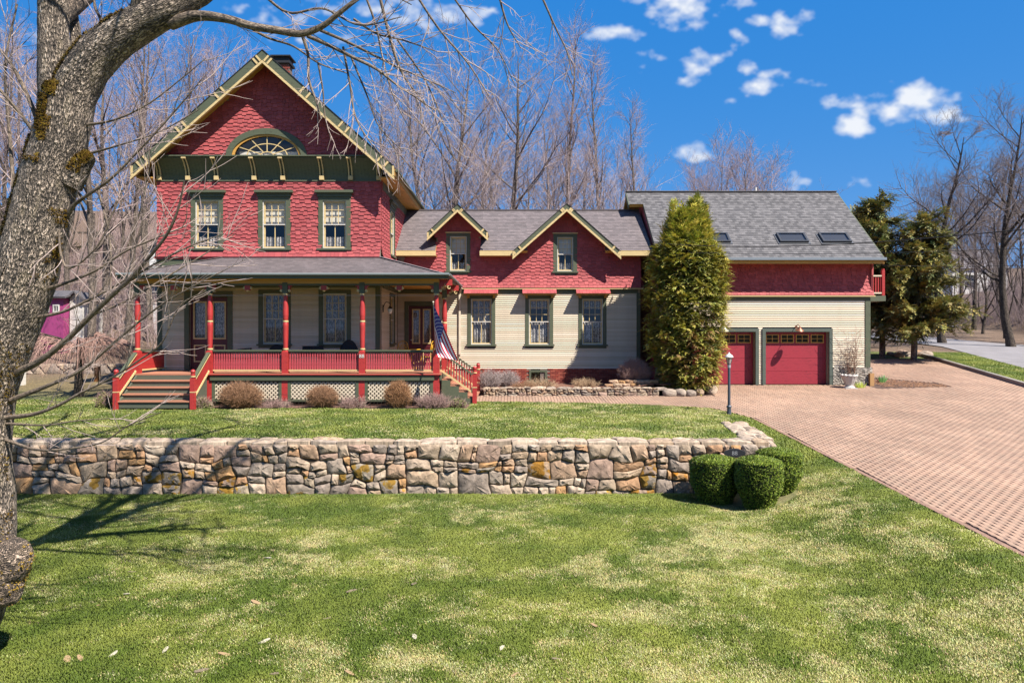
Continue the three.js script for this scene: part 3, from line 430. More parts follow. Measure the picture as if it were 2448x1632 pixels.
// roof plane with real courses: convex outline whose first two points are the eave
function roofPlane(parent, name, pts, m, thick, mDeck, EX = 0.142) {
  const p = pts.map((q) => V(...q)), U = p[1].clone().sub(p[0]).normalize(), N = U.clone().cross(p[2].clone().sub(p[0])).normalize(); if (N.y < 0) N.negate();
  const Vv = N.clone().cross(U); let vDir = Vv; if (p[2].clone().sub(p[0]).dot(Vv) < 0) vDir = Vv.clone().negate();
  const uv = p.map((q) => { const d = q.clone().sub(p[0]); return [d.dot(U), d.dot(vDir)]; }), vMax = Math.max(...uv.map((q) => q[1])), n = Math.max(1, Math.round(vMax / EX)), e = vMax / n;
  const span = (v) => { let a = 1e9, b = -1e9; for (let i = 0; i < uv.length; i++) { const [x0, y0] = uv[i], [x1, y1] = uv[(i + 1) % uv.length]; if ((y0 - v) * (y1 - v) <= 0 && y0 !== y1) { const x = x0 + (x1 - x0) * (v - y0) / (y1 - y0); a = Math.min(a, x); b = Math.max(b, x); } else if (Math.abs(y0 - v) < 1e-6 && Math.abs(y1 - v) < 1e-6) { a = Math.min(a, x0, x1); b = Math.max(b, x0, x1); } } return [a, b]; };
  const pos = [], t = [], pt = (u, v, l) => { const q = p[0].clone().addScaledVector(U, u).addScaledVector(vDir, v).addScaledVector(N, l); pos.push(q.x, q.y, q.z); t.push(u / 2, v / (14 * e)); };
  for (let i = 0; i < n; i++) {
    const v0 = i * e, v1 = Math.min(vMax - 1e-5, v0 + e), [a0, b0] = span(Math.max(v0, 1e-5)), [a1, b1] = span(v1), L = 0.012;
    pt(a0, v0, L); pt(b0, v0, L); pt(b1, v1, 0); pt(a0, v0, L); pt(b1, v1, 0); pt(a1, v1, 0);
    pt(a0, v0, 0); pt(b0, v0, 0); pt(b0, v0, L); pt(a0, v0, 0); pt(b0, v0, L); pt(a0, v0, L);
  }
  const g = new THREE.BufferGeometry(); g.setAttribute('position', new THREE.Float32BufferAttribute(pos, 3)); g.setAttribute('uv', new THREE.Float32BufferAttribute(t, 2)); g.computeVertexNormals();
  const o = part(name, g, m, parent);
  if (thick) { const M4 = new THREE.Matrix4().makeBasis(U, vDir, U.clone().cross(vDir)), s = U.clone().cross(vDir).dot(N) > 0 ? -1 : 1, dk = ext(uv, thick); if (s < 0) dk.translate(0, 0, -thick - 0.004); else dk.translate(0, 0, 0.004); dk.applyMatrix4(M4).translate(p[0].x, p[0].y, p[0].z); part('roof_deck', dk, mDeck, o); }
  return o;
}
// boards, moulding and crossed sticks along the two rakes of a gable; the front face stands at z
function rakes(parent, ax, ay, hw, tan, z, fas, pairs, seedAt = 0.18) {
  const th = Math.atan(tan), fv = fas / Math.cos(th), mv = 0.075 / Math.cos(th);
  for (const s of [-1, 1]) {
    const q = (y0, y1, x0 = 0) => [[ax + s * x0, ay - x0 * tan - y0], [ax + s * hw, ay - hw * tan - y0], [ax + s * hw, ay - hw * tan - y1], [ax + s * x0, ay - x0 * tan - y1]];
    part('rake_board', ext(q(0.0, fv), 0.05).translate(0, 0, z - 0.05), mGreen, parent);
    part('rake_moulding', ext(q(fv, fv + mv), 0.09).translate(0, 0, z - 0.05), mCream, parent);
    part('rake_cap', ext(q(-0.03, 0.0), 0.07).translate(0, 0, z - 0.05), mDark, parent);
    for (let k = 0; k < pairs; k++) for (const e of [-0.14, 0.14]) { const x = Math.max(0.14, hw * (seedAt + k * (0.98 - seedAt) / Math.max(1, pairs - 1) * 0.93) + e * 0.8); if (x > hw - 0.05) continue; const b = part('rake_block', UNIT, mCream, parent, [ax + s * x, ay - x * tan - fv * 0.48, z + 0.016]); b.scale.set(0.07, fas * 0.9, 0.03); b.rotation.z = -s * th; }
    const tip = part('rake_end', UNIT, mCream, parent, [ax + s * (hw - 0.035), ay - (hw - 0.035) * tan - fv * 0.5, z + 0.014]); tip.scale.set(0.07, fv * 0.95, 0.03);
  }
}
function pediment(parent, u, F) { void parent; void u; void F; }
void pediment;

// ---------------------------------------------------------------- the main house
const house = thing('victorian_house', 'red shingled Victorian house with steep front gable and fan window', 'house', [0, 0, 0]);
{
  const D = 25.5, XL = -12.71, XR = -4.72, XC = -8.72, F = frame(0, 0, -D), FR = frame(XR, 0, -D, Math.PI / 2), tan = 0.885, apex = 13.93, BK = 36;
  const cut = (a, b, c, d) => [a - 0.02, b - 0.02, c + 0.02, d + 0.02];
  const up = [[-10.93], [-8.52], [-6.36]].map(([u]) => sashWindow(house, F, u, 7.09, 8.81, 0.84, { hood: true, curtain: 'shade' }));
  const lo = [-8.51, -6.35].map((u) => sashWindow(house, F, u, 3.67, 5.48, 0.84, { curtain: 'full', mat: mGreenDark }));
  const rt = [sashWindow(house, FR, 2.3, 7.09, 8.81, 0.84, { curtain: 'shade', hood: true }), sashWindow(house, FR, 2.3, 3.67, 5.48, 0.84, { curtain: 'full', mat: mGreenDark })];
  const door = [-11.57, 2.74, -10.19, 5.36];
  // fan window opening
  const fx = -8.80, fy = 10.36, rx = 1.25, ryy = 0.82, ell = (a, b, n = 28) => { const q = []; for (let i = 0; i <= n; i++) { const t = i / n * Math.PI; q.push([fx + a * Math.cos(t), fy + b * Math.sin(t)]); } return q; };
  const outline = [[XL, 1.4], [XR, 1.4], [XR, 10.2], [XC, 10.2 + 4.0 * tan], [XL, 10.2]];
  const holes = [...up, ...lo, door].map(([a, b, c, d]) => [[a, b], [c, b], [c, d], [a, d]]); holes.push(ell(rx, ryy));
  fgeo('front_wall', F, ext(outline, 0.16, holes).translate(0, 0, -0.16), mPlaster, house);
  wallPanel('side_wall', FR, [[0.16, 1.4], [BK - D, 1.4], [BK - D, 10.2], [0.16, 10.2]], rt, 0.16, mPlaster, house);
  ub('side_wall', 0.16, 8.8, BK - D - 0.16, XL + 0.08, 5.8, -(D + 0.16 + BK) / 2, mPlaster, house);
  part('back_wall', ext(outline.map(([x, y]) => [clamp(x, XL + 0.17, XR - 0.17), y - 0.02]), 0.16).translate(0, 0, -BK), mPlaster, house);
  for (const y of [2.6, 6.35, 10.0]) ub('storey_floor', XR - XL - 0.36, 0.12, BK - D - 0.4, XC, y, -(D + BK) / 2, mInside, house);
  ub('partition', XR - XL - 0.36, 7.2, 0.1, XC, 6.2, -D - 3.6, mInside, house);
  // shingles of the upper storey, gable and right hand side
  const inH = (u, y) => [...up].some(([a, b, c, d]) => u > a - 0.12 && u < c + 0.12 && y > b - 0.16 && y < d + 0.30) || (((u - fx) / (rx + 0.14)) ** 2 + ((y - fy) / (ryy + 0.14)) ** 2 < 1 && y > fy - 0.1);
  const flareM = (y) => y < 7.4 ? 0.10 * ((7.4 - y) / 0.7) ** 2 : 0;
  shingles(house, F, XL - 0.02, XR + 0.02, 6.78, 9.56, (u, y) => !inH(u, y), flareM, 31, 150);
  shingles(house, F, XL, XR, 10.36, 13.8, (u, y) => Math.abs(u - XC) < (apex - 0.18 - y) / tan && !inH(u, y), null, 32, 150);
  shingles(house, FR, 0, BK - D - 2, 6.78, 9.7, (u, y) => !(u > 1.76 && u < 2.84 && y > 6.95 && y < 9.1), flareM, 33, 0);
  shingles(house, frame(XL, 0, -BK, -Math.PI / 2), 0, BK - D, 6.78, 9.9, () => true, flareM, 34, 0);
  // storey bands and corners
  ub('water_table', XR - XL + 0.16, 0.05, 0.16, XC, 6.745, -D + 0.02, mRedPaint, house);
  ub('frieze_board', XR - XL + 0.06, 0.22, 0.05, XC, 6.6, -D + 0.03, mGreenDark, house);
  for (const x of [XL + 0.08, XR - 0.09]) ub('corner_board', 0.17, 4.6, 0.05, x, 4.15, -D + 0.028, x < -9 ? mGreen : mGreenDark, house);
  const clapHoles = [...lo, door].map(([a, b, c, d]) => [a - 0.08, b - 0.06, c + 0.08, d + 0.06]);
  clapboards(house, F, XL + 0.165, XR - 0.175, 2.74, 6.48, 0.088, clapHoles, 41);
  clapboards(house, FR, 0.1, 3.5, 2.74, 6.48, 0.088, [rt[1]].map(([a, b, c, d]) => [a - 0.08, b - 0.06, c + 0.08, d + 0.06]), 42);
  // coved cornice under the gable with its curved brackets
  const cove = []; for (let i = 0; i <= 8; i++) { const t = i / 8; cove.push([0.03 + 0.36 * t * t, 9.54 + 0.70 * t]); } cove.push([0.39, 10.28], [0, 10.28], [0, 9.54]);
  const cg = ext(cove, XR - XL + 0.1).rotateY(-Math.PI / 2).translate(XR + 0.05, 0, -D + 0.012); part('cornice', cg, mGreenDark, house);
  part('cornice_cap', ext([[0, 10.285], [0.47, 10.285], [0.47, 10.33], [0, 10.40]], XR - XL + 0.12).rotateY(-Math.PI / 2).translate(XR + 0.06, 0, -D + 0.012), mGreenDark, house);
  ub('cornice_moulding', XR - XL + 0.06, 0.05, 0.05, XC, 9.515, -D + 0.045, mGreen, house);
  for (const z1 of [290, 490, 688, 950, 1150, 1420, 1620, 1815]) {
    const px = 280 + z1 * 0.3443, x = (px - 1224) / FOC * (D - 0.1), geo = [];
    for (const s of [-0.055, 0.055]) { const sh = []; for (let i = 0; i <= 10; i++) { const t = i / 10; sh.push([0.07 + 0.34 * t * t, 9.66 + 0.58 * t]); } for (let i = 10; i >= 0; i--) { const t = i / 10; sh.push([0.13 + 0.33 * t * t, 9.66 + 0.58 * t]); } geo.push(ext(sh, 0.035).translate(0, 0, -0.0175).rotateY(-Math.PI / 2).translate(x + s, 0, -D + 0.01)); }
    geo.push(bx(0.16, 0.14, 0.09, x, 9.60, -D + 0.10), bx(0.15, 0.05, 0.1, x, 10.235, -D + 0.44)); part('cornice_bracket', merge(geo), mCream, house);
  }
  // fan window
  const fan = sub('fan_window', house, [0, 0, -D]);
  const band = (a0, b0, a1, b1, dp) => { const o = ell(a1, b1), i = ell(a0, b0).reverse(); return ext([...o, ...i], dp); };
  part('arch_casing', band(rx, ryy, rx + 0.21, ryy + 0.21, 0.07), mGreen, fan); part('arch_frame', band(rx - 0.09, ryy - 0.07, rx, ryy, 0.03), mYellow, fan);
  part('sill', bx(2 * rx, 0.06, 0.05, fx, fy + 0.03, 0), mCream, fan);
  const sp = []; for (let i = 1; i < 6; i++) { const t = i / 6 * Math.PI; sp.push(bar([fx + 0.24 * Math.cos(t), fy + 0.04 + 0.16 * Math.sin(t), -0.03], [fx + (rx - 0.08) * Math.cos(t), fy + (ryy - 0.06) * Math.sin(t), -0.03], 0.028, 0.028, [0, 0, 1])); }
  sp.push(band(0.24, 0.16, 0.27, 0.19, 0.028).translate(0, 0.03, -0.045), band(0.72, 0.46, 0.75, 0.49, 0.028).translate(0, 0.02, -0.045)); part('muntins', merge(sp), mCream, fan);
  for (let i = 0; i < 6; i++) { const a = i / 6 * Math.PI + 0.02, b = (i + 1) / 6 * Math.PI - 0.02, e = []; for (let k = 0; k <= 6; k++) { const t = lerp(a, b, k / 6); e.push([fx + (rx - 0.06) * Math.cos(t), fy + (ryy - 0.05) * Math.sin(t)]); } for (let k = 6; k >= 0; k--) { const t = lerp(a, b, k / 6); e.push([fx + 0.1 * Math.cos(t), fy + 0.05 + 0.07 * Math.sin(t)]); } part('pane', new THREE.ShapeGeometry(new THREE.Shape(e.map((q) => new THREE.Vector2(...q)))).translate(0, 0, -0.034), mGlass, fan); }
  part('window_shade', bx(2.1, 0.26, 0.02, fx, fy + 0.12, -0.2), mBlind, fan);
  // double front door
  const dr = sub('front_door', house, [-10.88, 2.74, -D]), mD = mMaroon;
  part('casing', merge([bx(0.17, 2.62, 0.06, -0.775, 1.31, 0.033), bx(0.17, 2.62, 0.06, 0.775, 1.31, 0.033), bx(1.72, 0.2, 0.062, 0, 2.72, 0.034)]), mGreenDark, dr);
  for (const s of [-1, 1]) {
    const cx = s * 0.345;
    part('leaf', merge([bx(0.10, 2.6, 0.05, cx - 0.292, 1.3, -0.1), bx(0.10, 2.6, 0.05, cx + 0.292, 1.3, -0.1), bx(0.486, 0.14, 0.05, cx, 2.53, -0.1), bx(0.486, 0.16, 0.05, cx, 1.02, -0.1), bx(0.486, 0.7, 0.04, cx, 0.59, -0.105), bx(0.486, 0.24, 0.05, cx, 0.12, -0.1)]), mD, dr);
    part('panel_trim', merge([bx(0.05, 1.36, 0.03, cx - 0.218, 1.78, -0.07), bx(0.05, 1.36, 0.03, cx + 0.218, 1.78, -0.07), bx(0.386, 0.05, 0.03, cx, 2.435, -0.07), bx(0.386, 0.05, 0.03, cx, 1.125, -0.07), bx(0.44, 0.045, 0.03, cx, 0.88, -0.07), bx(0.44, 0.045, 0.03, cx, 0.30, -0.07), bx(0.045, 0.535, 0.03, cx - 0.2, 0.59, -0.07), bx(0.045, 0.535, 0.03, cx + 0.2, 0.59, -0.07)]), mCream, dr);
    part('pane', new THREE.PlaneGeometry(0.40, 1.3), mGlass, dr, [cx, 1.78, -0.095]); part('curtain', curtainGeo(0.42, 1.3, 4, 0.012), mCurtain, dr, [cx, 1.78, -0.17]);
    part('door_knob', new THREE.SphereGeometry(0.03, 10, 8), mMetal, dr, [s * 0.07, 1.03, -0.05]);
  }
  // roof
  const z0 = -24.87, z1 = -36.5, ez = 4.6, ey = apex - ez * tan;
  roofPlane(house, 'roof', [[XC - ez, ey, z1], [XC - ez, ey, z0], [XC, apex, z0], [XC, apex, z1]], mRoof, 0.14, mYellow);
  roofPlane(house, 'roof', [[XC + ez, ey, z0], [XC + ez, ey, z1], [XC, apex, z1], [XC, apex, z0]], mRoof, 0.14, mYellow);
  rakes(house, XC, apex + 0.01, ez, tan, z0 + 0.05, 0.27, 4, 0.03);
  for (const s of [-1, 1]) { ub('eave_fascia', 0.05, 0.22, 11.4, XC + s * (ez - 0.02), ey - 0.16, -30.72, mYellow, house); ub('soffit', 0.56, 0.04, 11.2, XC + s * (ez - 0.30), ey - 0.29, -30.75, mYellow, house); ub('eave_frieze', 0.05, 0.3, 9.8, XC + s * 4.03, ey - 0.46, -30.6, mGreenDark, house); part('gutter', rod([XC + s * (ez + 0.06), ey - 0.08, -25.0], [XC + s * (ez + 0.06), ey - 0.08, -36.4], 0.055, 8), mGreenDark, house); }
  // chimney
  const ch = sub('chimney', house, [-9.08, 13.0, -28.2]), r = rng(8), mB = [0x9c4a38, 0x8b3f31, 0xa9543f].map((c) => M(c, 0.9, { map: tWeather }));
  part('brick_core', bx(0.54, 1.66, 0.54, 0, 0.82, 0), M(0x6b5a50, 1), ch);
  for (let y = 0; y < 20; y++) for (let k = 0; k < 3; k++) { const s = y & 1 ? 0.1 : 0; const b = part('brick', UNIT, mB[Math.floor(r() * 3)], ch, [-0.2 + k * 0.2 - s + 0.05, 0.06 + y * 0.079, 0.275]); b.scale.set(0.185, 0.066, 0.03); }
  part('cap', merge([bx(0.72, 0.09, 0.72, 0, 1.70, 0), bx(0.60, 0.16, 0.60, 0, 1.825, 0), bx(0.78, 0.05, 0.78, 0, 1.93, 0)]), mDark, ch);
  // wall lantern by the corner
}

// ---------------------------------------------------------------- the porch
const porch = thing('front_porch', 'wraparound porch with red turned posts, red balusters and hipped grey roof', 'porch', [0, 0, 0]);
const FLOOR = 2.72, PD = 23.6;
{
  const postX = [-12.44, -10.03, -7.52, -4.97, -2.51];
  part('floor', merge([bx(10.25, 0.05, 2.02, -7.475, FLOOR - 0.025, -24.45), bx(2.28, 0.05, 3.52, -3.49, FLOOR - 0.025, -27.225)]), mFloorWood, porch);
  part('floor_edge', merge([bx(7.7, 0.03, 0.04, -6.2, FLOOR - 0.03, -23.42)]), mRedPaint, porch);
  part('skirt_board', merge([bx(7.4, 0.17, 0.05, -6.27, FLOOR - 0.14, -23.47), bx(0.05, 0.17, 5.4, -2.37, FLOOR - 0.14, -26.2)]), mGreen, porch);
  ub('ceiling', 10.3, 0.04, 2.3, -7.4, 5.88, -24.4, mYellow, porch); ub('ceiling', 2.4, 0.04, 3.4, -3.45, 5.88, -27.25, mYellow, porch);
  part('frieze_beam', merge([bx(10.12, 0.17, 0.14, -7.47, 5.77, -PD), bx(0.14, 0.17, 5.3, -2.51, 5.77, -26.33), bx(0.14, 0.17, 1.75, -12.44, 5.77, -24.55)]), mYellow, porch);
  part('frieze_trim', merge([bx(10.0, 0.05, 0.17, -7.47, 5.66, -PD), bx(0.17, 0.05, 5.2, -2.51, 5.66, -26.33)]), mGreenDark, porch);
  part('wall_trim', merge([bx(7.7, 0.13, 0.05, -8.72, 5.75, -25.41), bx(0.05, 0.13, 3.3, -4.63, 5.75, -27.2)]), mGreenDark, porch);
  // roof
  const e = 5.97, t = 6.76, m = mRoof, dk = mYellow;
  roofPlane(porch, 'roof', [[-12.84, e, -23.2], [-2.13, e, -23.2], [-4.70, t, -25.46], [-10.4, t, -25.46]], m, 0.08, dk);
  roofPlane(porch, 'roof', [[-12.84, e, -25.46], [-12.84, e, -23.2], [-10.4, t, -25.46]], m, 0.08, dk);
  roofPlane(porch, 'roof', [[-2.13, e, -23.2], [-2.13, e, -28.96], [-4.70, t, -28.96], [-4.70, t, -25.46]], m, 0.08, dk);
  part('eave_fascia', merge([bx(10.76, 0.12, 0.04, -7.485, 5.89, -23.17), bx(0.04, 0.12, 5.75, -2.10, 5.89, -26.07), bx(0.04, 0.12, 2.3, -12.87, 5.89, -24.34)]), mGreenDark, porch);
  part('gutter', merge([rod([-12.9, 5.965, -23.12], [-2.05, 5.965, -23.12], 0.05, 8), rod([-2.05, 5.965, -23.12], [-2.05, 5.965, -28.9], 0.05, 8)]), M(0x6e7676, 0.5), porch);
  part('roof_flashing', merge([bx(5.75, 0.05, 0.02, -7.55, 6.775, -25.42), bx(0.02, 0.05, 3.4, -4.66, 6.775, -27.2)]), mSteel, porch);
  part('hip_cap', merge([bar([-2.16, e + 0.02, -23.23], [-4.68, t + 0.02, -25.44], 0.18, 0.015), bar([-12.8, e + 0.02, -23.23], [-10.4, t + 0.02, -25.44], 0.18, 0.015)]), mRoof, porch);
  // posts
  const prof = [[0.055, 0], [0.07, 0.02], [0.07, 0.05], [0.075, 0.07], [0.088, 0.5], [0.094, 0.8], [0.092, 0.9], [0.06, 0.93], [0.06, 0.97], [0.085, 0.99], [0.082, 1.06], [0.09, 1.1], [0.094, 1.2], [0.09, 1.4], [0.07, 1.65], [0.062, 1.78], [0.062, 1.84], [0.06, 1.86]].map(([a, b]) => new THREE.Vector2(a, b));
  const shaft = new THREE.LatheGeometry(prof, 16), ringG = new THREE.CylinderGeometry(0.094, 0.094, 0.05, 16);
  const mkPost = (x, z, foot) => {
    const g = sub('post', porch, [x, 0, z]), top = 3.50;
    const b = part('base', merge([bx(0.20, top - foot - 0.06, 0.20, 0, (top - 0.06 + foot) / 2, 0), new THREE.CylinderGeometry(0.075, 0.141, 0.06, 4).rotateY(Math.PI / 4).translate(0, top - 0.03, 0)]), mRedPaint, g); void b;
    part('footing', bx(0.26, 0.12, 0.26, 0, foot - 0.05, 0), mStone[4], g);
    part('shaft', shaft, mRedPaint, g, [0, top, 0]);
    for (const y of [0.03, 0.95, 1.84]) part('ring', ringG, mCream, g, [0, top + y, 0]);
    part('capital', merge([bx(0.17, 0.36, 0.17, 0, top + 2.05, 0)]), mGreenDark, g);
    for (const s of [-1, 1]) { part('bracket', merge([bx(0.07, 0.30, 0.10, s * 0.125, top + 2.08, 0), bx(0.06, 0.12, 0.08, s * 0.19, top + 2.16, 0)]), mRedPaint, g); part('scroll', new THREE.CylinderGeometry(0.045, 0.045, 0.12, 12).rotateX(Math.PI / 2), mCream, g, [s * 0.135, top + 1.96, 0]); }
    return g;
  };
  for (const x of postX) mkPost(x, -PD, 1.78);
  mkPost(-2.51, -26.45, 1.85);
  for (const s of [0, 1]) part('side_scroll', merge([0, 1, 2].map((k) => new THREE.TorusGeometry(0.05, 0.016, 6, 14).rotateY(0.5).translate(-2.3 + k * 0.10, 5.62 - k * 0.02 + 0.06 * (k & 1), -PD - 0.05 - s * 2.85))), s ? mCream : mCream, porch);
  for (const s of [0, 1]) part('side_bracket', bx(0.42, 0.2, 0.05, -2.2, 5.74, -PD - 0.05 - s * 2.85), mRedPaint, porch);
  // pendants half way between posts
  for (let i = 0; i < 4; i++) { const x = (postX[i] + postX[i + 1]) / 2, g = sub('pendant', porch, [x, 5.5, -PD]); part('drop', merge([bx(0.13, 0.36, 0.10, 0, 0.16, 0), bx(0.18, 0.16, 0.11, 0, 0.06, 0)]), mRedPaint, g); for (const s of [-1, 1]) part('scroll', new THREE.CylinderGeometry(0.05, 0.05, 0.09, 10).rotateX(Math.PI / 2), mCream, g, [s * 0.1, 0.05, 0]); part('knob', new THREE.CylinderGeometry(0.055, 0.03, 0.05, 10), mCream, g, [0, -0.045, 0]); }
  // number on the post
  const tg = new TextGeometry('88', { font: globalThis.numberFont, size: 0.115, depth: 0.012, curveSegments: 4 }); tg.computeBoundingBox(); tg.translate(-(tg.boundingBox.max.x + tg.boundingBox.min.x) / 2, 0, 0); part('house_number', tg, mWhite, porch, [-4.97, 3.24, -PD + 0.102]);
  // balustrade
  const mBal = paint(0xbf4c54, 0.5), balG = (() => { const s = []; for (let i = 0; i <= 8; i++) { const y = i / 8; s.push([0.028 + 0.006 * Math.sin(y * 6.283), y * 0.565]); } return ext([...s.map(([a, b]) => [-a, b]), ...s.reverse().map(([a, b]) => [a, b])], 0.024).translate(0, 0, -0.012); })();
  for (let i = 1; i < 4; i++) {
    const a = postX[i] + 0.11, b = postX[i + 1] - 0.11, w = b - a, c = (a + b) / 2, n = 28;
    part('handrail', merge([bx(w, 0.05, 0.12, c, 3.475, -PD), bx(w, 0.04, 0.06, c, 3.43, -PD)]), mGreen, porch); part('bottom_rail', bx(w, 0.05, 0.08, c, 2.82, -PD), mCream, porch);
    for (let k = 0; k < n; k++) part('baluster', balG, mBal, porch, [a + w * (k + 0.5) / n, 2.845, -PD]);
  }
  part('handrail', bx(0.12, 0.05, 1.7, -12.44, 3.475, -24.6), mGreen, porch); part('bottom_rail', bx(0.08, 0.05, 1.7, -12.44, 2.82, -24.6), mCream, porch);
  for (let k = 0; k < 20; k++) part('baluster', balG, mRedPaint, porch, [-12.44, 2.845, -23.8 - k * 0.082], Math.PI / 2);
  { const n = 26, z0 = -26.6, z1 = -28.9; part('handrail', bx(0.12, 0.05, 2.3, -2.51, 3.475, (z0 + z1) / 2), mGreen, porch); part('bottom_rail', bx(0.08, 0.05, 2.3, -2.51, 2.82, (z0 + z1) / 2), mCream, porch); for (let k = 0; k < n; k++) part('baluster', balG, mRedPaint, porch, [-2.51, 2.845, lerp(z0, z1, (k + 0.5) / n)], Math.PI / 2); }
  // lattice under the floor
  for (let i = 1; i < 4; i++) {
    const a = postX[i] + 0.2, b = postX[i + 1] - 0.2, y0 = 1.86, y1 = 2.44, H = y1 - y0, W = b - a, z = -23.52;
    part('lattice_frame', merge([bx(W + 0.2, 0.07, 0.05, (a + b) / 2, y0 - 0.035, z), bx(0.1, H, 0.05, a - 0.05, (y0 + y1) / 2, z), bx(0.1, H, 0.05, b + 0.05, (y0 + y1) / 2, z), bx(W + 0.2, 0.07, 0.05, (a + b) / 2, y1 + 0.035, z)]), mGreen, porch);
    for (const s of [-1, 1]) for (let q = -H; q < W; q += 0.135) { let x0 = q, v0 = 0, x1 = q + H, v1 = H; if (x0 < 0) { v0 = -x0; x0 = 0; } if (x1 > W) { v1 -= x1 - W; x1 = W; } if (x1 - x0 < 0.06) continue; const A = s > 0 ? a + x0 : b - x0, B = s > 0 ? a + x1 : b - x1; part('lattice_slat', bar([A, y0 + v0, z - 0.008 + s * 0.006], [B, y0 + v1, z - 0.008 + s * 0.006], 0.04, 0.010, [0, 0, 1]), mClap[0], porch); }
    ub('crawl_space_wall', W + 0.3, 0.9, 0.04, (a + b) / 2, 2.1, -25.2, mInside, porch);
  }
  // front steps
  const steps = (name, n) => { const g = sub(name, porch); void n; return g; };
  const fs = steps('front_steps'), run = 0.27, rise = 0.2, xa = -12.38, xb = -10.12;
  for (let k = 1; k <= 4; k++) { const y = FLOOR - k * rise, z = -23.42 + k * run - run / 2; part('tread', bx(xb - xa + 0.04, 0.045, run + 0.04, (xa + xb) / 2, y - 0.02, z), mFloorWood, fs); }
  for (let k = 0; k <= 4; k++) { const y = FLOOR - k * rise; part('riser', bx(xb - xa, k === 4 ? 0.18 : rise - 0.045, 0.03, (xa + xb) / 2, y - 0.045 - (k === 4 ? 0.09 : (rise - 0.045) / 2), -23.46 + k * run), mRiser, fs); }
  for (const x of [xa - 0.02, xb + 0.02]) part('stringer', ext([[0, FLOOR - 0.05], [0, 1.6], [1.08, 1.6], [1.08, 1.86]], 0.05).rotateY(-Math.PI / 2).translate(x + 0.025, 0, -23.46), mRiser, fs);
  const newelG = merge([bx(0.14, 1.02, 0.14, 0, 0.51, 0), cyl(0.05, 0.04, 0.05, 0, 1.02), cyl(0.068, 0.068, 0.10, 0, 1.07)]), ballG = new THREE.SphereGeometry(0.075, 14, 10), nring = new THREE.CylinderGeometry(0.078, 0.078, 0.035, 14);
  const newel = (g, x, y, z) => { const n = part('newel', newelG, mRedPaint, g, [x, y, z]); void n; part('newel_ball', ballG, mRedPaint, g, [x, y + 1.22, z]); part('newel_ring', nring, mCream, g, [x, y + 1.07, z]); part('newel_ring', bx(0.15, 0.03, 0.15), mCream, g, [x, y + 0.58, z]); };
  for (const x of [-12.46, -10.04]) {
    const nz = -22.36; newel(fs, x, 1.62, nz);
    const A = [x, 2.62, nz - 0.05], B = [x, 3.40, -PD + 0.1]; part('handrail', bar(A, B, 0.11, 0.05), mGreen, fs); part('bottom_rail', bar([x, 2.02, nz - 0.05], [x, 2.80, -PD + 0.1], 0.07, 0.06), mCream, fs);
    part('rail_moulding', bar([x, 2.58, nz - 0.05], [x, 3.36, -PD + 0.1], 0.13, 0.02), mCream, fs);
    for (let k = 0; k < 12; k++) { const t = (k + 0.7) / 12.6, z = lerp(nz - 0.08, -PD + 0.12, t); part('baluster', UNIT, mRedPaint, fs, [x, lerp(2.02, 2.80, t) + 0.29, z]).scale.set(0.024, 0.54, 0.042); }
  }
  // side steps towards the path
  const ss = steps('side_steps'), za = -23.85, zb = -26.28, r2 = 0.29;
  for (let k = 1; k <= 4; k++) { const y = FLOOR - k * rise; part('tread', bx(r2 + 0.04, 0.045, za - zb, -2.36 + k * r2 - r2 / 2, y - 0.02, (za + zb) / 2), mFloorWood, ss); }
  for (let k = 0; k <= 4; k++) { const y = FLOOR - k * rise, h = k === 4 ? 0.25 : rise - 0.045; part('riser', bx(0.03, h, za - zb - 0.04, -2.40 + k * r2, y - 0.045 - h / 2, (za + zb) / 2), mFloorWood, ss); }
  for (const z of [za + 0.005, zb - 0.005]) { const pts = [[0, 1.55], [0, FLOOR - 0.05]]; for (let k = 0; k < 4; k++) pts.push([r2 * k + 0.0, FLOOR - 0.05 - k * rise], [r2 * (k + 1), FLOOR - 0.05 - k * rise - (k === 3 ? 0 : 0)]); const o = [[0, 1.55]]; for (let k = 1; k <= 4; k++) { o.push([(k - 1) * r2, FLOOR - k * rise - 0.05], [k * r2, FLOOR - k * rise - 0.05]); } o.push([4 * r2, 1.55]); void pts; part('stringer', ext(o, 0.04).translate(-2.36, 0, z - 0.02), mGreen, ss); }
  for (const z of [za + 0.02, zb - 0.02]) {
    const nx = -1.25; newel(ss, nx, 1.66, z);
    part('handrail', bar([-2.40, 3.42, z], [nx - 0.06, 2.66, z], 0.10, 0.05), mGreen, ss); part('bottom_rail', bar([-2.40, 2.82, z], [nx - 0.06, 2.06, z], 0.06, 0.06), mCream, ss);
    for (let k = 0; k < 11; k++) { const t = (k + 0.6) / 11.3, x = lerp(-2.38, nx - 0.08, t); const b = sub('baluster', ss, [x, lerp(2.82, 2.06, t), z]); b.name = 'baluster'; part; const q = shade(new THREE.Mesh(UNIT, mRedPaint)); q.name = 'baluster'; ss.remove(b); q.position.set(x, lerp(2.82, 2.06, t) + 0.30, z); q.scale.set(0.042, 0.56, 0.03); ss.add(q); }
  }
  // thin cable strung along the posts
  part('cable', rod([postX[1], 5.30, -PD + 0.11], [postX[4], 5.30, -PD + 0.11], 0.006, 5), mSteel, porch);
}
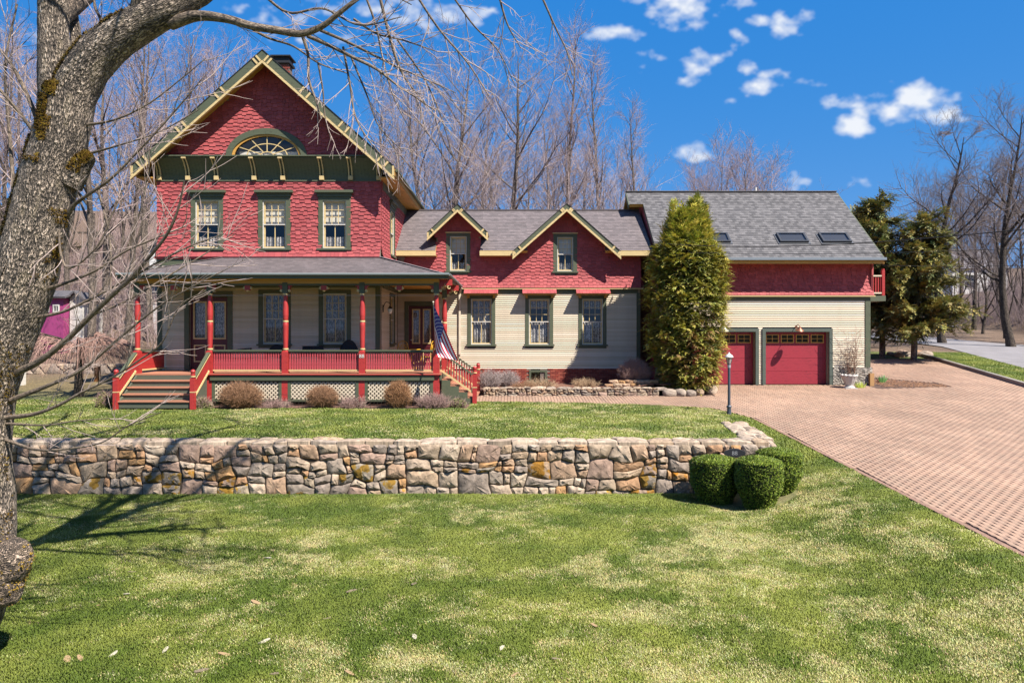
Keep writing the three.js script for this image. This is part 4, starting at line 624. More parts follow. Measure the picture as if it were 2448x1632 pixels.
// ---------------------------------------------------------------- things on the porch
{ // flag on a staff
  const fl = thing('flag', 'stars and stripes flag hanging from a staff on the porch corner post', 'flag', [0, 0, 0]);
  const A = P(1042, 838, 23.44), B = P(1035.5, 722, 22.75), C = (t) => [lerp(A.x, B.x, t), lerp(A.y, B.y, t), lerp(A.z, B.z, t)];
  part('staff', rod(C(0), C(1), 0.014, 8), M(0xd8cdb8, 0.5), fl); part('finial', new THREE.SphereGeometry(0.03, 10, 8), M(0xd8cdb8, 0.4), fl, C(1)); part('bracket', bx(0.05, 0.12, 0.1, A.x, A.y, A.z - 0.02), mIron, fl);
  const cv = document.createElement('canvas'); cv.width = 950; cv.height = 500; const c = cv.getContext('2d');
  for (let i = 0; i < 13; i++) { c.fillStyle = i & 1 ? '#ffffff' : '#d11c38'; c.fillRect(0, i * 500 / 13, 950, 500 / 13 + 1); }
  c.fillStyle = '#3d3f92'; c.fillRect(0, 0, 380, 500 * 7 / 13); c.fillStyle = '#ffffff';
  for (let j = 0; j < 9; j++) for (let i = 0; i < (j & 1 ? 5 : 6); i++) { const x = 380 / 12 * (1 + 2 * i + (j & 1 ? 1 : 0)), y = 500 * 7 / 13 / 10 * (j + 1); c.beginPath(); for (let k = 0; k < 10; k++) { const a = -Math.PI / 2 + k * Math.PI / 5, q = k & 1 ? 5.8 : 15; c[k ? 'lineTo' : 'moveTo'](x + q * Math.cos(a), y + q * Math.sin(a)); } c.fill(); }
  const t = new THREE.CanvasTexture(cv); t.colorSpace = THREE.SRGBColorSpace;
  const T = V(...C(0.97)), Bo = V(...C(0.14)), fT = P(1099, 862, 22.45), fB = P(1042, 852, 22.6), g = new THREE.PlaneGeometry(1, 1, 60, 40), p = g.attributes.position;
  for (let i = 0; i < p.count; i++) {
    const u = p.getX(i) + 0.5, v = 0.5 - p.getY(i), a = T.clone().lerp(Bo, v), b = fT.clone().lerp(fB, v), q = a.lerp(b, u); q.y -= 0.14 * Math.sin(u * 3.1416) * (0.3 + v * 0.5); q.x += 0.03 * Math.sin(u * 5 + v * 4) * u;
    q.z += 0.03 * Math.sin(v * 12 + u * 2) * u + 0.02 * Math.sin(v * 6 - u * 5) * u; p.setXYZ(i, q.x, q.y, q.z);
  }
  g.computeVertexNormals(); part('cloth', g, new THREE.MeshStandardMaterial({ map: t, roughness: 0.85, side: THREE.DoubleSide }), fl);
}
function wicker(name, label, x, z, ry, w, back, round, h) {    // woven seat: frame, seat, curved back, arms, legs
  const g = thing(name, label, 'chair', [x, FLOOR, z]); g.rotation.y = ry; const mW = M(0x15141a, 0.65, { bumpMap: bPaint, bumpScale: 0.01 });
  part('seat', merge([bx(w, 0.05, 0.5, 0, 0.42, 0), bx(w, 0.10, 0.03, 0, 0.36, 0.25)]), mW, g); part('cushion', bx(w * 0.86, 0.07, 0.44, 0, 0.48, 0.01), M(0x2c2b33, 0.9), g);
  const o = []; const n = 16; for (let i = 0; i <= n; i++) { const s = i / n * 2 - 1; o.push([s * w / 2, 0.42 + (round ? h * Math.sqrt(Math.max(0, 1 - s * s * 0.92)) : h)]); }
  part('backrest', ext([[w / 2, 0.42], ...o.reverse(), [-w / 2, 0.42]].map(([a, b]) => [a, b]), 0.04).translate(0, 0, -0.27), mW, g);
  part('back_rim', tube(o.map(([a, b]) => [a, b, -0.25]), 0.028, 30, 6), mW, g); void back;
  for (const s of [-1, 1]) { part('armrest', merge([bx(0.09, 0.035, 0.55, s * (w / 2 + 0.01), 0.66, 0), bx(0.03, 0.22, 0.48, s * (w / 2 + 0.01), 0.54, 0)]), mW, g); for (const q of [-0.22, 0.22]) part('leg', cyl(0.022, 0.022, 0.4, s * (w / 2 - 0.03), 0, q, 8), mW, g); }
  return g;
}
wicker('wicker_settee', 'black wicker settee with straight back between the two porch windows', P(743, 830, 24.75).x, -24.75, 0, 0.74, 0, false, 0.44);
wicker('wicker_armchair', 'black wicker armchair with high arched back under the porch window near the numbered post', P(830, 830, 24.9).x, -24.9, 0, 0.66, 0, true, 0.66);
wicker('wicker_rocker', 'low arched black wicker chair beside the second turned porch post', P(659, 830, 24.8).x, -24.8, 0.2, 0.62, 0, true, 0.50);
{ const p = P(889, 830, 24.9), g = thing('side_table', 'small dark round side table between the corner board and the black wicker armchair', 'table', [p.x, FLOOR, -24.9]); part('tabletop', cyl(0.26, 0.26, 0.03, 0, 0.74, 0, 20), mIron, g); part('leg', cyl(0.03, 0.03, 0.74, 0, 0, 0, 10), mIron, g); part('foot', cyl(0.2, 0.06, 0.06, 0, 0, 0, 14), mIron, g); }
{ const p = P(562, 832, 24.6), g = thing('low_bench', 'dark low bench with slanted back by the front door', 'bench', [p.x, FLOOR, -24.9]); part('seat', bx(0.8, 0.05, 0.42, 0, 0.44, 0), mIron, g); part('backrest', bar([-0.38, 0.72, -0.2], [0.38, 0.8, -0.2], 0.04, 0.05), mIron, g); for (const s of [-1, 1]) for (const q of [-0.17, 0.17]) part('leg', bx(0.05, 0.415, 0.05, s * 0.36, 0.2075, q), mIron, g); for (const s of [-0.36, 0.36]) part('back_post', bx(0.04, 0.30, 0.04, s, 0.615, -0.19), mIron, g); }
{ // yellow wrought iron set
  const mY = M(0xd8a51c, 0.45), grp = 'yellow chairs round the porch table';
  const chair = (label, x, z, ry) => { const g = thing('iron_chair', label, 'chair', [x, FLOOR, z], grp); g.rotation.y = ry; part('seat', merge([cyl(0.21, 0.21, 0.02, 0, 0.44, 0, 18), new THREE.TorusGeometry(0.21, 0.012, 6, 20).rotateX(Math.PI / 2).translate(0, 0.45, 0)]), mY, g); const arch = [[-0.19, 0.45, -0.18], [-0.2, 0.8, -0.24], [-0.14, 0.98, -0.26], [0, 1.04, -0.27], [0.14, 0.98, -0.26], [0.2, 0.8, -0.24], [0.19, 0.45, -0.18]]; part('backrest', merge([tube(arch, 0.013, 24, 6), tube([[-0.1, 0.5, -0.2], [-0.12, 0.75, -0.24], [0, 0.92, -0.26], [0.12, 0.75, -0.24], [0.1, 0.5, -0.2]], 0.009, 20, 5), tube([[-0.18, 0.66, -0.22], [0, 0.60, -0.22], [0.18, 0.66, -0.22]], 0.009, 12, 5), tube([[0, 0.5, -0.2], [0, 1.03, -0.27]], 0.009, 6, 5), ...[-1, 1].map((s) => new THREE.TorusGeometry(0.06, 0.008, 5, 14).translate(s * 0.1, 0.84, -0.25))]), mY, g); for (const s of [-1, 1]) { part('leg', tube([[s * 0.17, 0.44, 0.13], [s * 0.19, 0.25, 0.18], [s * 0.17, 0, 0.2]], 0.012, 8, 6), mY, g); part('leg', tube([[s * 0.16, 0.44, -0.15], [s * 0.17, 0.25, -0.18], [s * 0.18, 0, -0.24]], 0.012, 8, 6), mY, g); } return g; };
  const tz = -26.7, tx = P(979, 826, 26.7).x;
  chair('yellow wrought iron chair with its back against the house corner', tx - 0.72, tz - 0.15, Math.PI / 2);
  chair('yellow wrought iron chair behind the yellow porch table', tx - 0.32, tz - 0.62, 0.25);
  chair('yellow wrought iron chair in front of the dark red side door', tx + 0.62, tz - 0.1, -Math.PI / 2 - 0.2);
  const t = thing('iron_table', 'round yellow wrought iron table on the porch', 'table', [tx, FLOOR, tz]); part('tabletop', merge([cyl(0.4, 0.4, 0.02, 0, 0.72, 0, 28), new THREE.TorusGeometry(0.4, 0.015, 6, 32).rotateX(Math.PI / 2).translate(0, 0.73, 0)]), mY, t); for (let k = 0; k < 4; k++) { const a = k * Math.PI / 2 + 0.4; part('leg', tube([[0.3 * Math.cos(a), 0.72, 0.3 * Math.sin(a)], [0.12 * Math.cos(a), 0.4, 0.12 * Math.sin(a)], [0.3 * Math.cos(a), 0, 0.3 * Math.sin(a)]], 0.013, 12, 6), mY, t); }
}
{ const l = thing('wall_lantern', 'black curved arm wall lantern with glass globe at the house corner', 'lantern', [0, 0, 0]), x = -4.69, y = 5.0, z = -25.75; part('back_plate', bx(0.03, 0.26, 0.09, x + 0.02, y - 0.05, z), mIron, l); part('arm', tube([[x + 0.03, y, z], [x + 0.12, y + 0.18, z], [x + 0.26, y + 0.14, z], [x + 0.27, y + 0.02, z]], 0.014, 20, 6), mIron, l); part('hood', cyl(0.10, 0.03, 0.09, x + 0.27, y - 0.06, z, 14), mIron, l); part('globe', new THREE.LatheGeometry([[0.03, -0.24], [0.07, -0.19], [0.09, -0.08], [0.085, -0.06]].map(([a, b]) => new THREE.Vector2(a, b)), 14), M(0xd9d6d0, 0.3), l, [x + 0.27, y, z]); part('finial', cyl(0.008, 0.03, 0.05, x + 0.27, y - 0.29, z, 8), mIron, l); }

// ---------------------------------------------------------------- the wing
const wing = thing('house_wing', 'two storey side wing with red shingles above cream clapboards and a gabled dormer', 'house', [0, 0, 0]);
{
  const D = 29.0, F = frame(0, 0, -D), XL = -4.70, XR = 5.23, tan = 0.686, ez = 28.55, ey = 7.38, rz = 31.7, ry = ey + (rz - ez) * tan;
  const lo = [-1.25, 1.11, 3.28].map((u, i) => sashWindow(wing, F, u, 3.60, 5.46, 0.84, { curtain: ['full', 'both', 'both'][i], cw: 0.15 }));
  const up = [sashWindow(wing, F, -2.19, 6.60, 8.01, 0.68, { curtain: 'shade', cw: 0.15, yellowCap: true }), sashWindow(wing, F, 2.17, 6.58, 7.98, 0.65, { curtain: 'shade', cw: 0.16, yellowCap: true })];
  const door = [-4.22, 2.74, -3.18, 5.18], bw = [0.78, 2.10, 1.34, 2.52];
  const outline = [[XL, 1.7], [XR, 1.7], [XR, 7.45], [4.25, 7.3], [2.19, 9.05], [0.13, 7.3], [-1.28, 7.45], [-1.28, 8.1], [-2.18, 8.95], [-3.08, 8.1], [-3.08, 7.45], [XL, 7.45]];
  wallPanel('front_wall', F, outline, [...lo, ...up, door, bw], 0.16, mPlaster, wing);
  ub('side_wall', 0.16, 5.7, 5.2, XR - 0.08, 4.55, -31.77, mPlaster, wing); ub('back_wall', XR - XL - 0.2, 5.7, 0.16, (XL + XR) / 2, 4.55, -34.45, mPlaster, wing);
  for (const y of [2.62, 6.2]) ub('storey_floor', XR - XL - 0.3, 0.12, 5.1, (XL + XR) / 2, y, -31.75, mInside, wing); ub('partition', XR - XL - 0.3, 5, 0.1, (XL + XR) / 2, 4.6, -31.4, mInside, wing);
  // shingles
  const inS = (u, y) => { const win = (w) => u > w[0] - 0.1 && u < w[2] + 0.1 && y > w[1] - 0.16 && y < w[3] + 0.14; if (win(up[0]) || win(up[1])) return false; if (y < 7.5) return true; if (Math.abs(u + 2.18) < 0.9 && y < 9.0 - Math.abs(u + 2.18) * 0.94) return true; return Math.abs(u - 2.19) < (9.05 - y) / 0.885; };
  shingles(wing, F, XL + 0.3, XR + 0.02, 5.90, 9.1, inS, (y) => y < 6.6 ? 0.12 * ((6.6 - y) / 0.7) ** 2 : 0, 51, 280);
  shingles(wing, frame(XR, 0, -D, Math.PI / 2), 0, 2.5, 5.90, 7.9, (u, y) => y < 7.3 + u * 0.68, (y) => y < 6.6 ? 0.12 * ((6.6 - y) / 0.7) ** 2 : 0, 52, 0);
  ub('water_table', XR - XL - 2.4, 0.045, 0.17, (XL + XR) / 2 + 1.3, 5.875, -D + 0.075, mCream, wing);
  ub('frieze_board', XR - XL - 0.2, 0.16, 0.05, (XL + XR) / 2, 5.77, -D + 0.03, mGreenDark, wing);
  ub('corner_board', 0.15, 3.1, 0.05, XR - 0.075, 4.15, -D + 0.028, mGreenDark, wing);
  const ch = [...lo, door].map(([a, b, c, d]) => [a - 0.08, b - 0.05, c + 0.08, d + 0.06]);
  clapboards(wing, F, XL + 0.05, XR - 0.155, 2.62, 5.70, 0.0855, ch, 61);
  // shingled hoods over the lower windows
  const mHood = M(0xc7525a, 0.8, { map: tPaint }); void mHood;
  for (const [a, , c] of lo) {
    const x = (a + c) / 2, hd = sub('window_hood', wing, [x, 5.62, -D]), r = rng(Math.floor(x * 100) + 900);
    part('hood_deck', ext([[0.03, 0], [0.46, 0], [0.46, 0.05], [0.03, 0.27]], 1.36).rotateY(-Math.PI / 2).translate(0.68, 0, 0.0), mYellow, hd);
    for (let row = 0; row < 3; row++) for (let u = -0.69; u < 0.68;) { const w = Math.min(0.09 + r() * 0.09, 0.69 - u), t = row / 3 + 0.16, b = part('hood_shingle', UNIT, mRed[Math.floor(r() * 4)], hd, [u + w / 2, lerp(0.055, 0.275, t) + 0.006, lerp(0.46, 0.03, t) + 0.012]); b.scale.set(w - 0.006, 0.21, 0.012); b.rotation.x = -1.02; u += w; }
    for (const s of [-1, 1]) part('hood_bracket', bx(0.09, 0.13, 0.20, s * 0.52, -0.06, 0.14), mYellow, hd);
  }
  // brick foundation with a cellar window
  const r = rng(71), mB = [0x9c4232, 0x8e3a2e, 0xa84c3a, 0x95463a, 0xb05a46].map((c) => M(c, 0.9, { map: tWeather }));
  ub('foundation', XR + 1.4 - 0.9, 0.62, 0.1, 3.15, 2.30, -D - 0.08 + 0.065, M(0x8d7d72, 1, { map: tWeather }), wing).scale.x = 4.0; 
  ub('foundation', 2.1, 0.62, 0.1, -0.28, 2.30, -D - 0.015, M(0x8d7d72, 1, { map: tWeather }), wing);
  for (let row = 0, y = 1.98; y < 2.60; row++, y += 0.077) for (let x = -1.3 + (row & 1 ? 0.105 : 0); x < XR - 0.12; x += 0.212) { if (x > bw[0] - 0.19 && x < bw[2] + 0.1) continue; const b = part('brick', UNIT, mB[Math.floor(r() * 5)], wing, [x + 0.1, y, -D + 0.035 + r() * 0.005]); b.scale.set(0.2, 0.066, 0.03); }
  const cw = sub('cellar_window', wing, [1.06, 2.10, -D]); part('casing', merge([bx(0.08, 0.5, 0.09, -0.32, 0.21, 0.03), bx(0.08, 0.5, 0.09, 0.32, 0.21, 0.03), bx(0.56, 0.08, 0.09, 0, 0.42, 0.03), bx(0.56, 0.06, 0.1, 0, -0.02, 0.03)]), mGreen, cw); for (const s of [-1, 0, 1]) part('pane', PANE, mGlass, cw, [s * 0.187, 0.2, 0.0]).scale.set(0.17, 0.36, 1); part('muntins', merge([bx(0.02, 0.36, 0.03, -0.093, 0.2, 0), bx(0.02, 0.36, 0.03, 0.093, 0.2, 0)]), mGreenDark, cw);
  // side door on the porch
  const dr = sub('side_door', wing, [-3.70, 2.74, -D]);
  part('casing', merge([bx(0.16, 2.44, 0.06, -0.6, 1.22, 0.033), bx(0.16, 2.44, 0.06, 0.6, 1.22, 0.033), bx(1.36, 0.18, 0.062, 0, 2.53, 0.034)]), mGreenDark, dr);
  part('leaf', merge([bx(0.13, 2.42, 0.05, -0.455, 1.21, -0.08), bx(0.13, 2.42, 0.05, 0.455, 1.21, -0.08), bx(0.10, 1.5, 0.05, 0, 1.6, -0.08), bx(0.78, 0.09, 0.05, 0, 2.375, -0.08), bx(0.78, 0.12, 0.05, 0, 0.79, -0.08), bx(0.78, 0.73, 0.04, 0, 0.365, -0.085)]), mMaroon, dr);
  for (const s of [-1, 1]) { const c = s * 0.22; part('panel_trim', merge([bx(0.05, 1.42, 0.03, c - 0.14, 1.6, -0.05), bx(0.05, 1.42, 0.03, c + 0.14, 1.6, -0.05), bx(0.23, 0.05, 0.03, c, 2.285, -0.05), bx(0.23, 0.05, 0.03, c, 0.915, -0.05)]), mCream, dr); part('pane', new THREE.PlaneGeometry(0.25, 1.36), mGlass, dr, [c, 1.6, -0.075]); part('curtain', curtainGeo(0.26, 1.36, 3, 0.01), mCurtain, dr, [c, 1.6, -0.14]); part('panel_trim', merge([bx(0.34, 0.04, 0.03, c, 0.62, -0.05), bx(0.34, 0.04, 0.03, c, 0.16, -0.05), bx(0.04, 0.42, 0.03, c - 0.15, 0.39, -0.05), bx(0.04, 0.42, 0.03, c + 0.15, 0.39, -0.05)]), mCream, dr); }
  part('door_knob', new THREE.SphereGeometry(0.03, 10, 8), mSteel, dr, [-0.42, 1.05, -0.03]);
  // roof in strips round the dormers
  const yAt = (d) => ey + (d - ez) * tan, strip = (x0, x1, d0) => roofPlane(wing, 'roof', [[x0, yAt(d0), -d0], [x1, yAt(d0), -d0], [x1, ry, -rz], [x0, ry, -rz]], mRoof, 0.1, mYellow);
  strip(-4.72, -3.08, ez); strip(-3.08, -1.28, 29.2); strip(-1.28, 0.62, ez); strip(0.62, 3.76, 29.2); strip(3.76, 5.66, ez);
  roofPlane(wing, 'roof', [[5.66, ry - 3.1 * tan, -rz - 3.1], [-4.72, ry - 3.1 * tan, -rz - 3.1], [-4.72, ry, -rz], [5.66, ry, -rz]], mRoof, 0.1, mYellow);
  part('ridge_cap', bx(10.4, 0.03, 0.16, 0.47, ry + 0.02, -rz), mRoof, wing);
  for (const [a, b] of [[-4.66, -3.06], [-1.30, 0.02], [4.36, 5.66]]) { ub('eave_fascia', b - a, 0.19, 0.05, (a + b) / 2, 7.27, -ez + 0.02, mCream, wing); ub('soffit', b - a, 0.03, 0.42, (a + b) / 2, 7.19, -ez - 0.22, mYellow, wing); }
  part('eave_end', bx(0.05, 0.26, 0.3, 5.65, 7.30, -ez - 0.1), mCream, wing);
  // dormer and gable
  const gable = (ax, ay, hw, tn, back, pairs) => { const z0 = -28.46, ey2 = ay - hw * tn; for (const s of [-1, 1]) { const pts = s < 0 ? [[ax - hw, ey2, -back], [ax - hw, ey2, z0], [ax, ay, z0], [ax, ay, -back]] : [[ax + hw, ey2, z0], [ax + hw, ey2, -back], [ax, ay, -back], [ax, ay, z0]]; roofPlane(wing, 'gable_roof', pts, mRoof, 0.08, mYellow); } rakes(wing, ax, ay + 0.01, hw, tn, z0 + 0.05, 0.15, pairs, 0.04); };
  gable(-2.18, 9.20, 1.22, 0.94, 31.25, 2); gable(2.19, 9.22, 2.17, 0.885, 31.3, 2);
  for (const s of [-1, 1]) { const x = -2.18 + s * 0.82; part('dormer_cheek', ext([[29.16, 7.5], [30.2, 8.28], [29.16, 8.28]].map(([d, y]) => [d, y]), 0.1).rotateY(Math.PI / 2).translate(x - 0.05, 0, 0), mRed[0], wing); }
  // downspout
  part('downspout', merge([bx(0.08, 2.5, 0.06, P(1099, 0, 28.9).x, 4.45, -28.92), bar([P(1099, 0, 28.9).x, 5.69, -28.92], [-2.05, 5.9, -28.75], 0.07, 0.07)]), mClap[2], wing);
}

// ---------------------------------------------------------------- the garage
const garage = thing('garage_building', 'two bay garage with red overhead doors under a tall grey shingle roof', 'garage', [0, 0, 0]);
{
  const D = 28.3, F = frame(0, 0, -D), XL = 5.76, XR = 14.25, ez = 27.65, ey = 6.99, rz = 31.74, ry = 10.37, G = 0.07 * D + 0.02;
  const doors = [[7.15, G, 9.68, 4.12], [10.08, G, 12.61, 4.12]];
  wallPanel('front_wall', F, [[XL, G - 0.1], [XR, G - 0.1], [XR, 7.2], [XL, 7.2]], doors.map(([a, , c, d]) => [a, G - 0.08, c, d]), 0.3, mPlaster, garage);
  for (const [x, o] of [[XL + 0.08, 0], [XR - 0.08, 0]]) { void o; part('side_wall', ext([[D + 0.3, G - 0.1], [D + 7, G - 0.1], [D + 7, 7.0], [rz, ry - 0.2], [D + 0.3, 7.3]], 0.16).rotateY(Math.PI / 2).translate(x - 0.08, 0, 0), x > 10 ? mRed[1] : mRed[0], garage); }
  ub('back_wall', XR - XL - 0.3, 5, 0.16, (XL + XR) / 2, 4.4, -D - 6.9, mPlaster, garage); ub('storey_floor', XR - XL - 0.4, 0.12, 6.4, (XL + XR) / 2, 5.4, -31.9, mInside, garage);
  shingles(garage, F, XL, XR + 0.1, 5.56, 6.95, (u, y) => true, (y) => y < 6.2 ? 0.12 * ((6.2 - y) / 0.65) ** 2 : 0, 81, 280);
  ub('water_table', XR - XL + 0.2, 0.045, 0.17, (XL + XR) / 2 + 0.05, 5.535, -D + 0.075, mCream, garage);
  ub('frieze_board', XR - XL, 0.14, 0.05, (XL + XR) / 2, 5.44, -D + 0.03, mGreenDark, garage); ub('corner_board', 0.2, 2.72, 0.06, XR - 0.1, 4.02, -D + 0.034, mGreen, garage);
  clapboards(garage, F, XL, XR - 0.205, 2.72, 5.36, 0.0885, doors.map(([a, b, c, d]) => [a - 0.11, 0, c + 0.11, d + 0.13]), 82);
  clapboards(garage, F, 9.81, 9.95, G + 0.05, 2.70, 0.0885, [], 83);
  // rough rendered foundation
  const tR = tex(256, grey((u, v) => 0.55 + 0.45 * sstep(0.3, 0.7, fbm(u * 24, v * 24, 2, 24)))); const tRb = tex(256, grey((u, v) => fbm(u * 24, v * 24, 2, 24)), 1, false);
  const fd = (w, x) => part('foundation', new THREE.BoxGeometry(w, 0.74, 0.1), M(0xb9b0a4, 1, { map: tR, bumpMap: tRb, bumpScale: 0.03 }), garage, [x, G + 0.34, -D + 0.05]);
  fd(1.55, 13.53); fd(1.25, 6.4);
  // overhead doors
  doors.forEach(([a, b, c, d]) => {
    const w = c - a, cx = (a + c) / 2, g = sub('garage_door', garage, [cx, G, -D]), z = -0.24, H = d - G;
    part('door_frame', merge([bx(0.13, H + 0.13, 0.10, -w / 2 - 0.065, (H + 0.13) / 2, 0.04), bx(0.13, H + 0.13, 0.10, w / 2 + 0.065, (H + 0.13) / 2, 0.04), bx(w, 0.13, 0.10, 0, H + 0.065, 0.04)]), paint(0x566158), g);
    const hs = (H - 0.03) / 4; for (let k = 0; k < 3; k++) part('door_panel', bx(w - 0.02, hs - 0.008, 0.045, 0, 0.02 + hs * (k + 0.5), z), paint(0xa62c3c, 0.5), g);
    const bars = [], y0 = 0.02 + 3 * hs, sh = new THREE.Shape([[-w / 2 + 0.01, 0], [w / 2 - 0.01, 0], [w / 2 - 0.01, hs - 0.01], [-w / 2 + 0.01, hs - 0.01]].map((q) => new THREE.Vector2(...q)));
    for (let k = 0; k < 4; k++) { const u = (k - 1.5) * 0.60; sh.holes.push(new THREE.Path([[u - 0.23, 0.1], [u + 0.23, 0.1], [u + 0.23, 0.41], [u - 0.23, 0.41]].map((q) => new THREE.Vector2(...q)))); }
    part('door_panel', new THREE.ExtrudeGeometry(sh, { depth: 0.045, bevelEnabled: false }).translate(0, y0, z - 0.0225), paint(0xa62c3c, 0.5), g);
    for (let k = 0; k < 4; k++) { const u = (k - 1.5) * 0.60, yc = y0 + 0.255; part('window_frame', merge([bx(0.035, 0.35, 0.03, u - 0.245, yc, z + 0.035), bx(0.035, 0.35, 0.03, u + 0.245, yc, z + 0.035), bx(0.455, 0.035, 0.03, u, yc + 0.157, z + 0.035), bx(0.455, 0.035, 0.03, u, yc - 0.157, z + 0.035), bx(0.022, 0.28, 0.02, u, yc, z + 0.03), bx(0.45, 0.022, 0.018, u, yc, z + 0.03)]), mYellow, g); for (const sx of [-1, 1]) for (const sy of [-1, 1]) part('pane', PANE, mGlass, g, [u + sx * 0.115, yc + sy * 0.078, z + 0.02]).scale.set(0.215, 0.14, 1); } void bars;
    part('weather_strip', bx(w - 0.02, 0.025, 0.05, 0, 0.006, z), mDark, g);
  });
  ub('garage_floor', XR - XL - 0.4, 0.06, 6.2, (XL + XR) / 2, G - 0.03, -31.7, mInside, garage); ub('partition', XR - XL - 0.4, 3.4, 0.1, (XL + XR) / 2, 3.6, -31.5, mInside, garage);
  // roof
  const dq = 30.9, yq = ey + (dq - ez) * (ry - ey) / (rz - ez); roofPlane(garage, 'roof', [[5.70, ey, -ez], [14.47, ey, -ez], [14.47, ry, -rz], [5.70, ry, -rz]], mRoofG, 0.14, mGreenDark);
  roofPlane(garage, 'roof', [[5.10, yq, -dq], [5.70, yq, -dq], [5.70, ry, -rz], [5.10, ry, -rz]], mRoofG, 0.14, mYellow);
  roofPlane(garage, 'roof', [[14.47, ey, -rz - 4.09], [5.10, ey, -rz - 4.09], [5.10, ry, -rz], [14.47, ry, -rz]], mRoofG, 0.14, mYellow);
  part('ridge_cap', bx(9.4, 0.035, 0.22, 9.785, ry + 0.02, -rz), mRoofG, garage);
  ub('eave_fascia', 8.77, 0.12, 0.05, 10.085, 6.82, -ez + 0.02, mYellow, garage); ub('soffit', 8.7, 0.04, 0.62, 10.08, 6.86, -ez - 0.30, mYellow, garage); ub('gutter', 8.8, 0.10, 0.10, 10.12, 6.945, -ez + 0.09, M(0x8e969c, 0.35, { metalness: 0.3 }), garage);
  const slope = Math.atan2(ry - ey, rz - ez);
  part('rake_board', bar([14.49, ey - 0.12, -ez], [14.49, ry - 0.12, -rz], 0.04, 0.2), mGreenDark, garage); part('rake_board', bar([5.08, yq - 0.12, -dq], [5.08, ry - 0.12, -rz], 0.04, 0.2), mGreenDark, garage);
  part('roof_vent', cyl(0.05, 0.05, 0.35, P(1807, 0, 31.9).x, ry - 0.12, -31.9, 10), mWhite, garage);
  // skylights set in the roof
  for (const [px0, px1] of [[1672, 1745], [1861, 1926], [1958.6, 2032]]) {
    const t = (y) => 0, pyC = 430 + 418 * 0.338, dC = 28.9, mid = (px0 + px1) / 2; void t; void dC;
    let d = 28; for (let k = 0; k < 30; k++) { const y = ey + (d - ez) * Math.tan(slope); d = (y - CAMY) * FOC / (HZ - pyC); } void mid;
    d = ((ey - CAMY) - ez * Math.tan(slope)) / ((HZ - pyC) / FOC - Math.tan(slope));
    const x = (mid - 1224) / FOC * d, y = ey + (d - ez) * Math.tan(slope), g = sub('skylight', garage, [x, y, -d]); g.rotation.x = -(Math.PI / 2 - slope) ;
    const w = 1.14, h = 0.66; part('frame', merge([bx(w, 0.07, 0.14, 0, h / 2 - 0.035, 0.05), bx(w, 0.07, 0.14, 0, -h / 2 + 0.035, 0.05), bx(0.07, h - 0.14, 0.14, -w / 2 + 0.035, 0, 0.05), bx(0.07, h - 0.14, 0.14, w / 2 - 0.035, 0, 0.05)]), M(0x3a3c40, 0.4), g); part('flashing', merge([bx(w + 0.16, 0.08, 0.03, 0, -h / 2 - 0.04, 0.02), bx(0.08, h, 0.03, w / 2 + 0.04, 0, 0.02), bx(0.08, h, 0.03, -w / 2 - 0.04, 0, 0.02)]), M(0x5a5c60, 0.4), g); part('pane', new THREE.PlaneGeometry(w - 0.14, h - 0.14), mGlass, g, [0, 0, 0.10]); part('shaft', bx(w - 0.14, h - 0.14, 0.02, 0, 0, 0.045), M(0x12151b, 0.8), g);
  }
  // balcony on the far side wall
  const bal = sub('balcony', garage, [XR, 5.3, -29.6]); part('deck', bx(0.95, 0.22, 2.2, 0.48, 0.18, -0.4), mGreen, bal); part('rail', merge([bx(0.85, 0.06, 0.08, 0.43, 1.1, 0.62), bx(0.85, 0.06, 0.08, 0.43, 0.40, 0.62)]), mClap[1], bal); for (let k = 0; k < 8; k++) part('baluster', UNIT, mRedPaint, bal, [0.06 + k * 0.105, 0.75, 0.62]).scale.set(0.05, 0.64, 0.03); part('newel', merge([bx(0.11, 1.05, 0.11, 0.88, 0.8, 0.62), cyl(0.06, 0.06, 0.06, 0.88, 1.33, 0.62)]), mRedPaint, bal);
  part('downspout', merge([bx(0.07, 0.5, 0.07, 14.30, 6.6, -28.2), bar([14.3, 6.4, -28.2], [14.32, 5.5, -28.24], 0.07, 0.07)]), mRed[0], garage);
  // recessed side entry between wing and garage
  const en = sub('entry_door', garage, [5.74, 0, -28.7], -Math.PI / 2); part('leaf', bx(0.5, 2.0, 0.05, 0, 3.9, 0.03), mRedPaint, en); part('window_frame', merge([bx(0.36, 0.04, 0.03, 0, 4.3, 0.07), bx(0.36, 0.04, 0.03, 0, 3.9, 0.07), bx(0.04, 0.4, 0.03, 0.16, 4.1, 0.07), bx(0.36, 0.03, 0.03, 0, 4.1, 0.07)]), mCream, en);
}
{ // gooseneck barn lamps over the doors
  const mk = (x, label, hex) => { const m = M(hex, 0.45, { metalness: 0.4 }), g = thing('barn_lamp', label, 'lamp', [x, 4.30, -28.3], 'lamps over the garage doors'); part('wall_plate', cyl(0.06, 0.06, 0.03, 0, 0, 0, 12).rotateX(Math.PI / 2).translate(0, 0, 0.03), m, g); part('arm', tube([[0, 0, 0.04], [0, 0.10, 0.16], [0, 0.08, 0.34], [0, 0.0, 0.40]], 0.014, 16, 6), m, g); part('shade', new THREE.LatheGeometry([[0.03, 0.02], [0.05, -0.03], [0.11, -0.09], [0.17, -0.14], [0.165, -0.145], [0.1, -0.1]].map(([a, b]) => new THREE.Vector2(a, b)), 18).rotateX(0.25), m, g, [0, 0, 0.42]); part('bulb', new THREE.SphereGeometry(0.04, 10, 8), M(0xe8e4da, 0.3), g, [0, -0.1, 0.42]); };
  mk(11.30, 'copper coloured gooseneck lamp over the garage door beside the urn', 0x8a5a44); mk(8.35, 'pale gooseneck lamp over the garage door beside the cedar', 0xa8a8a0);
}

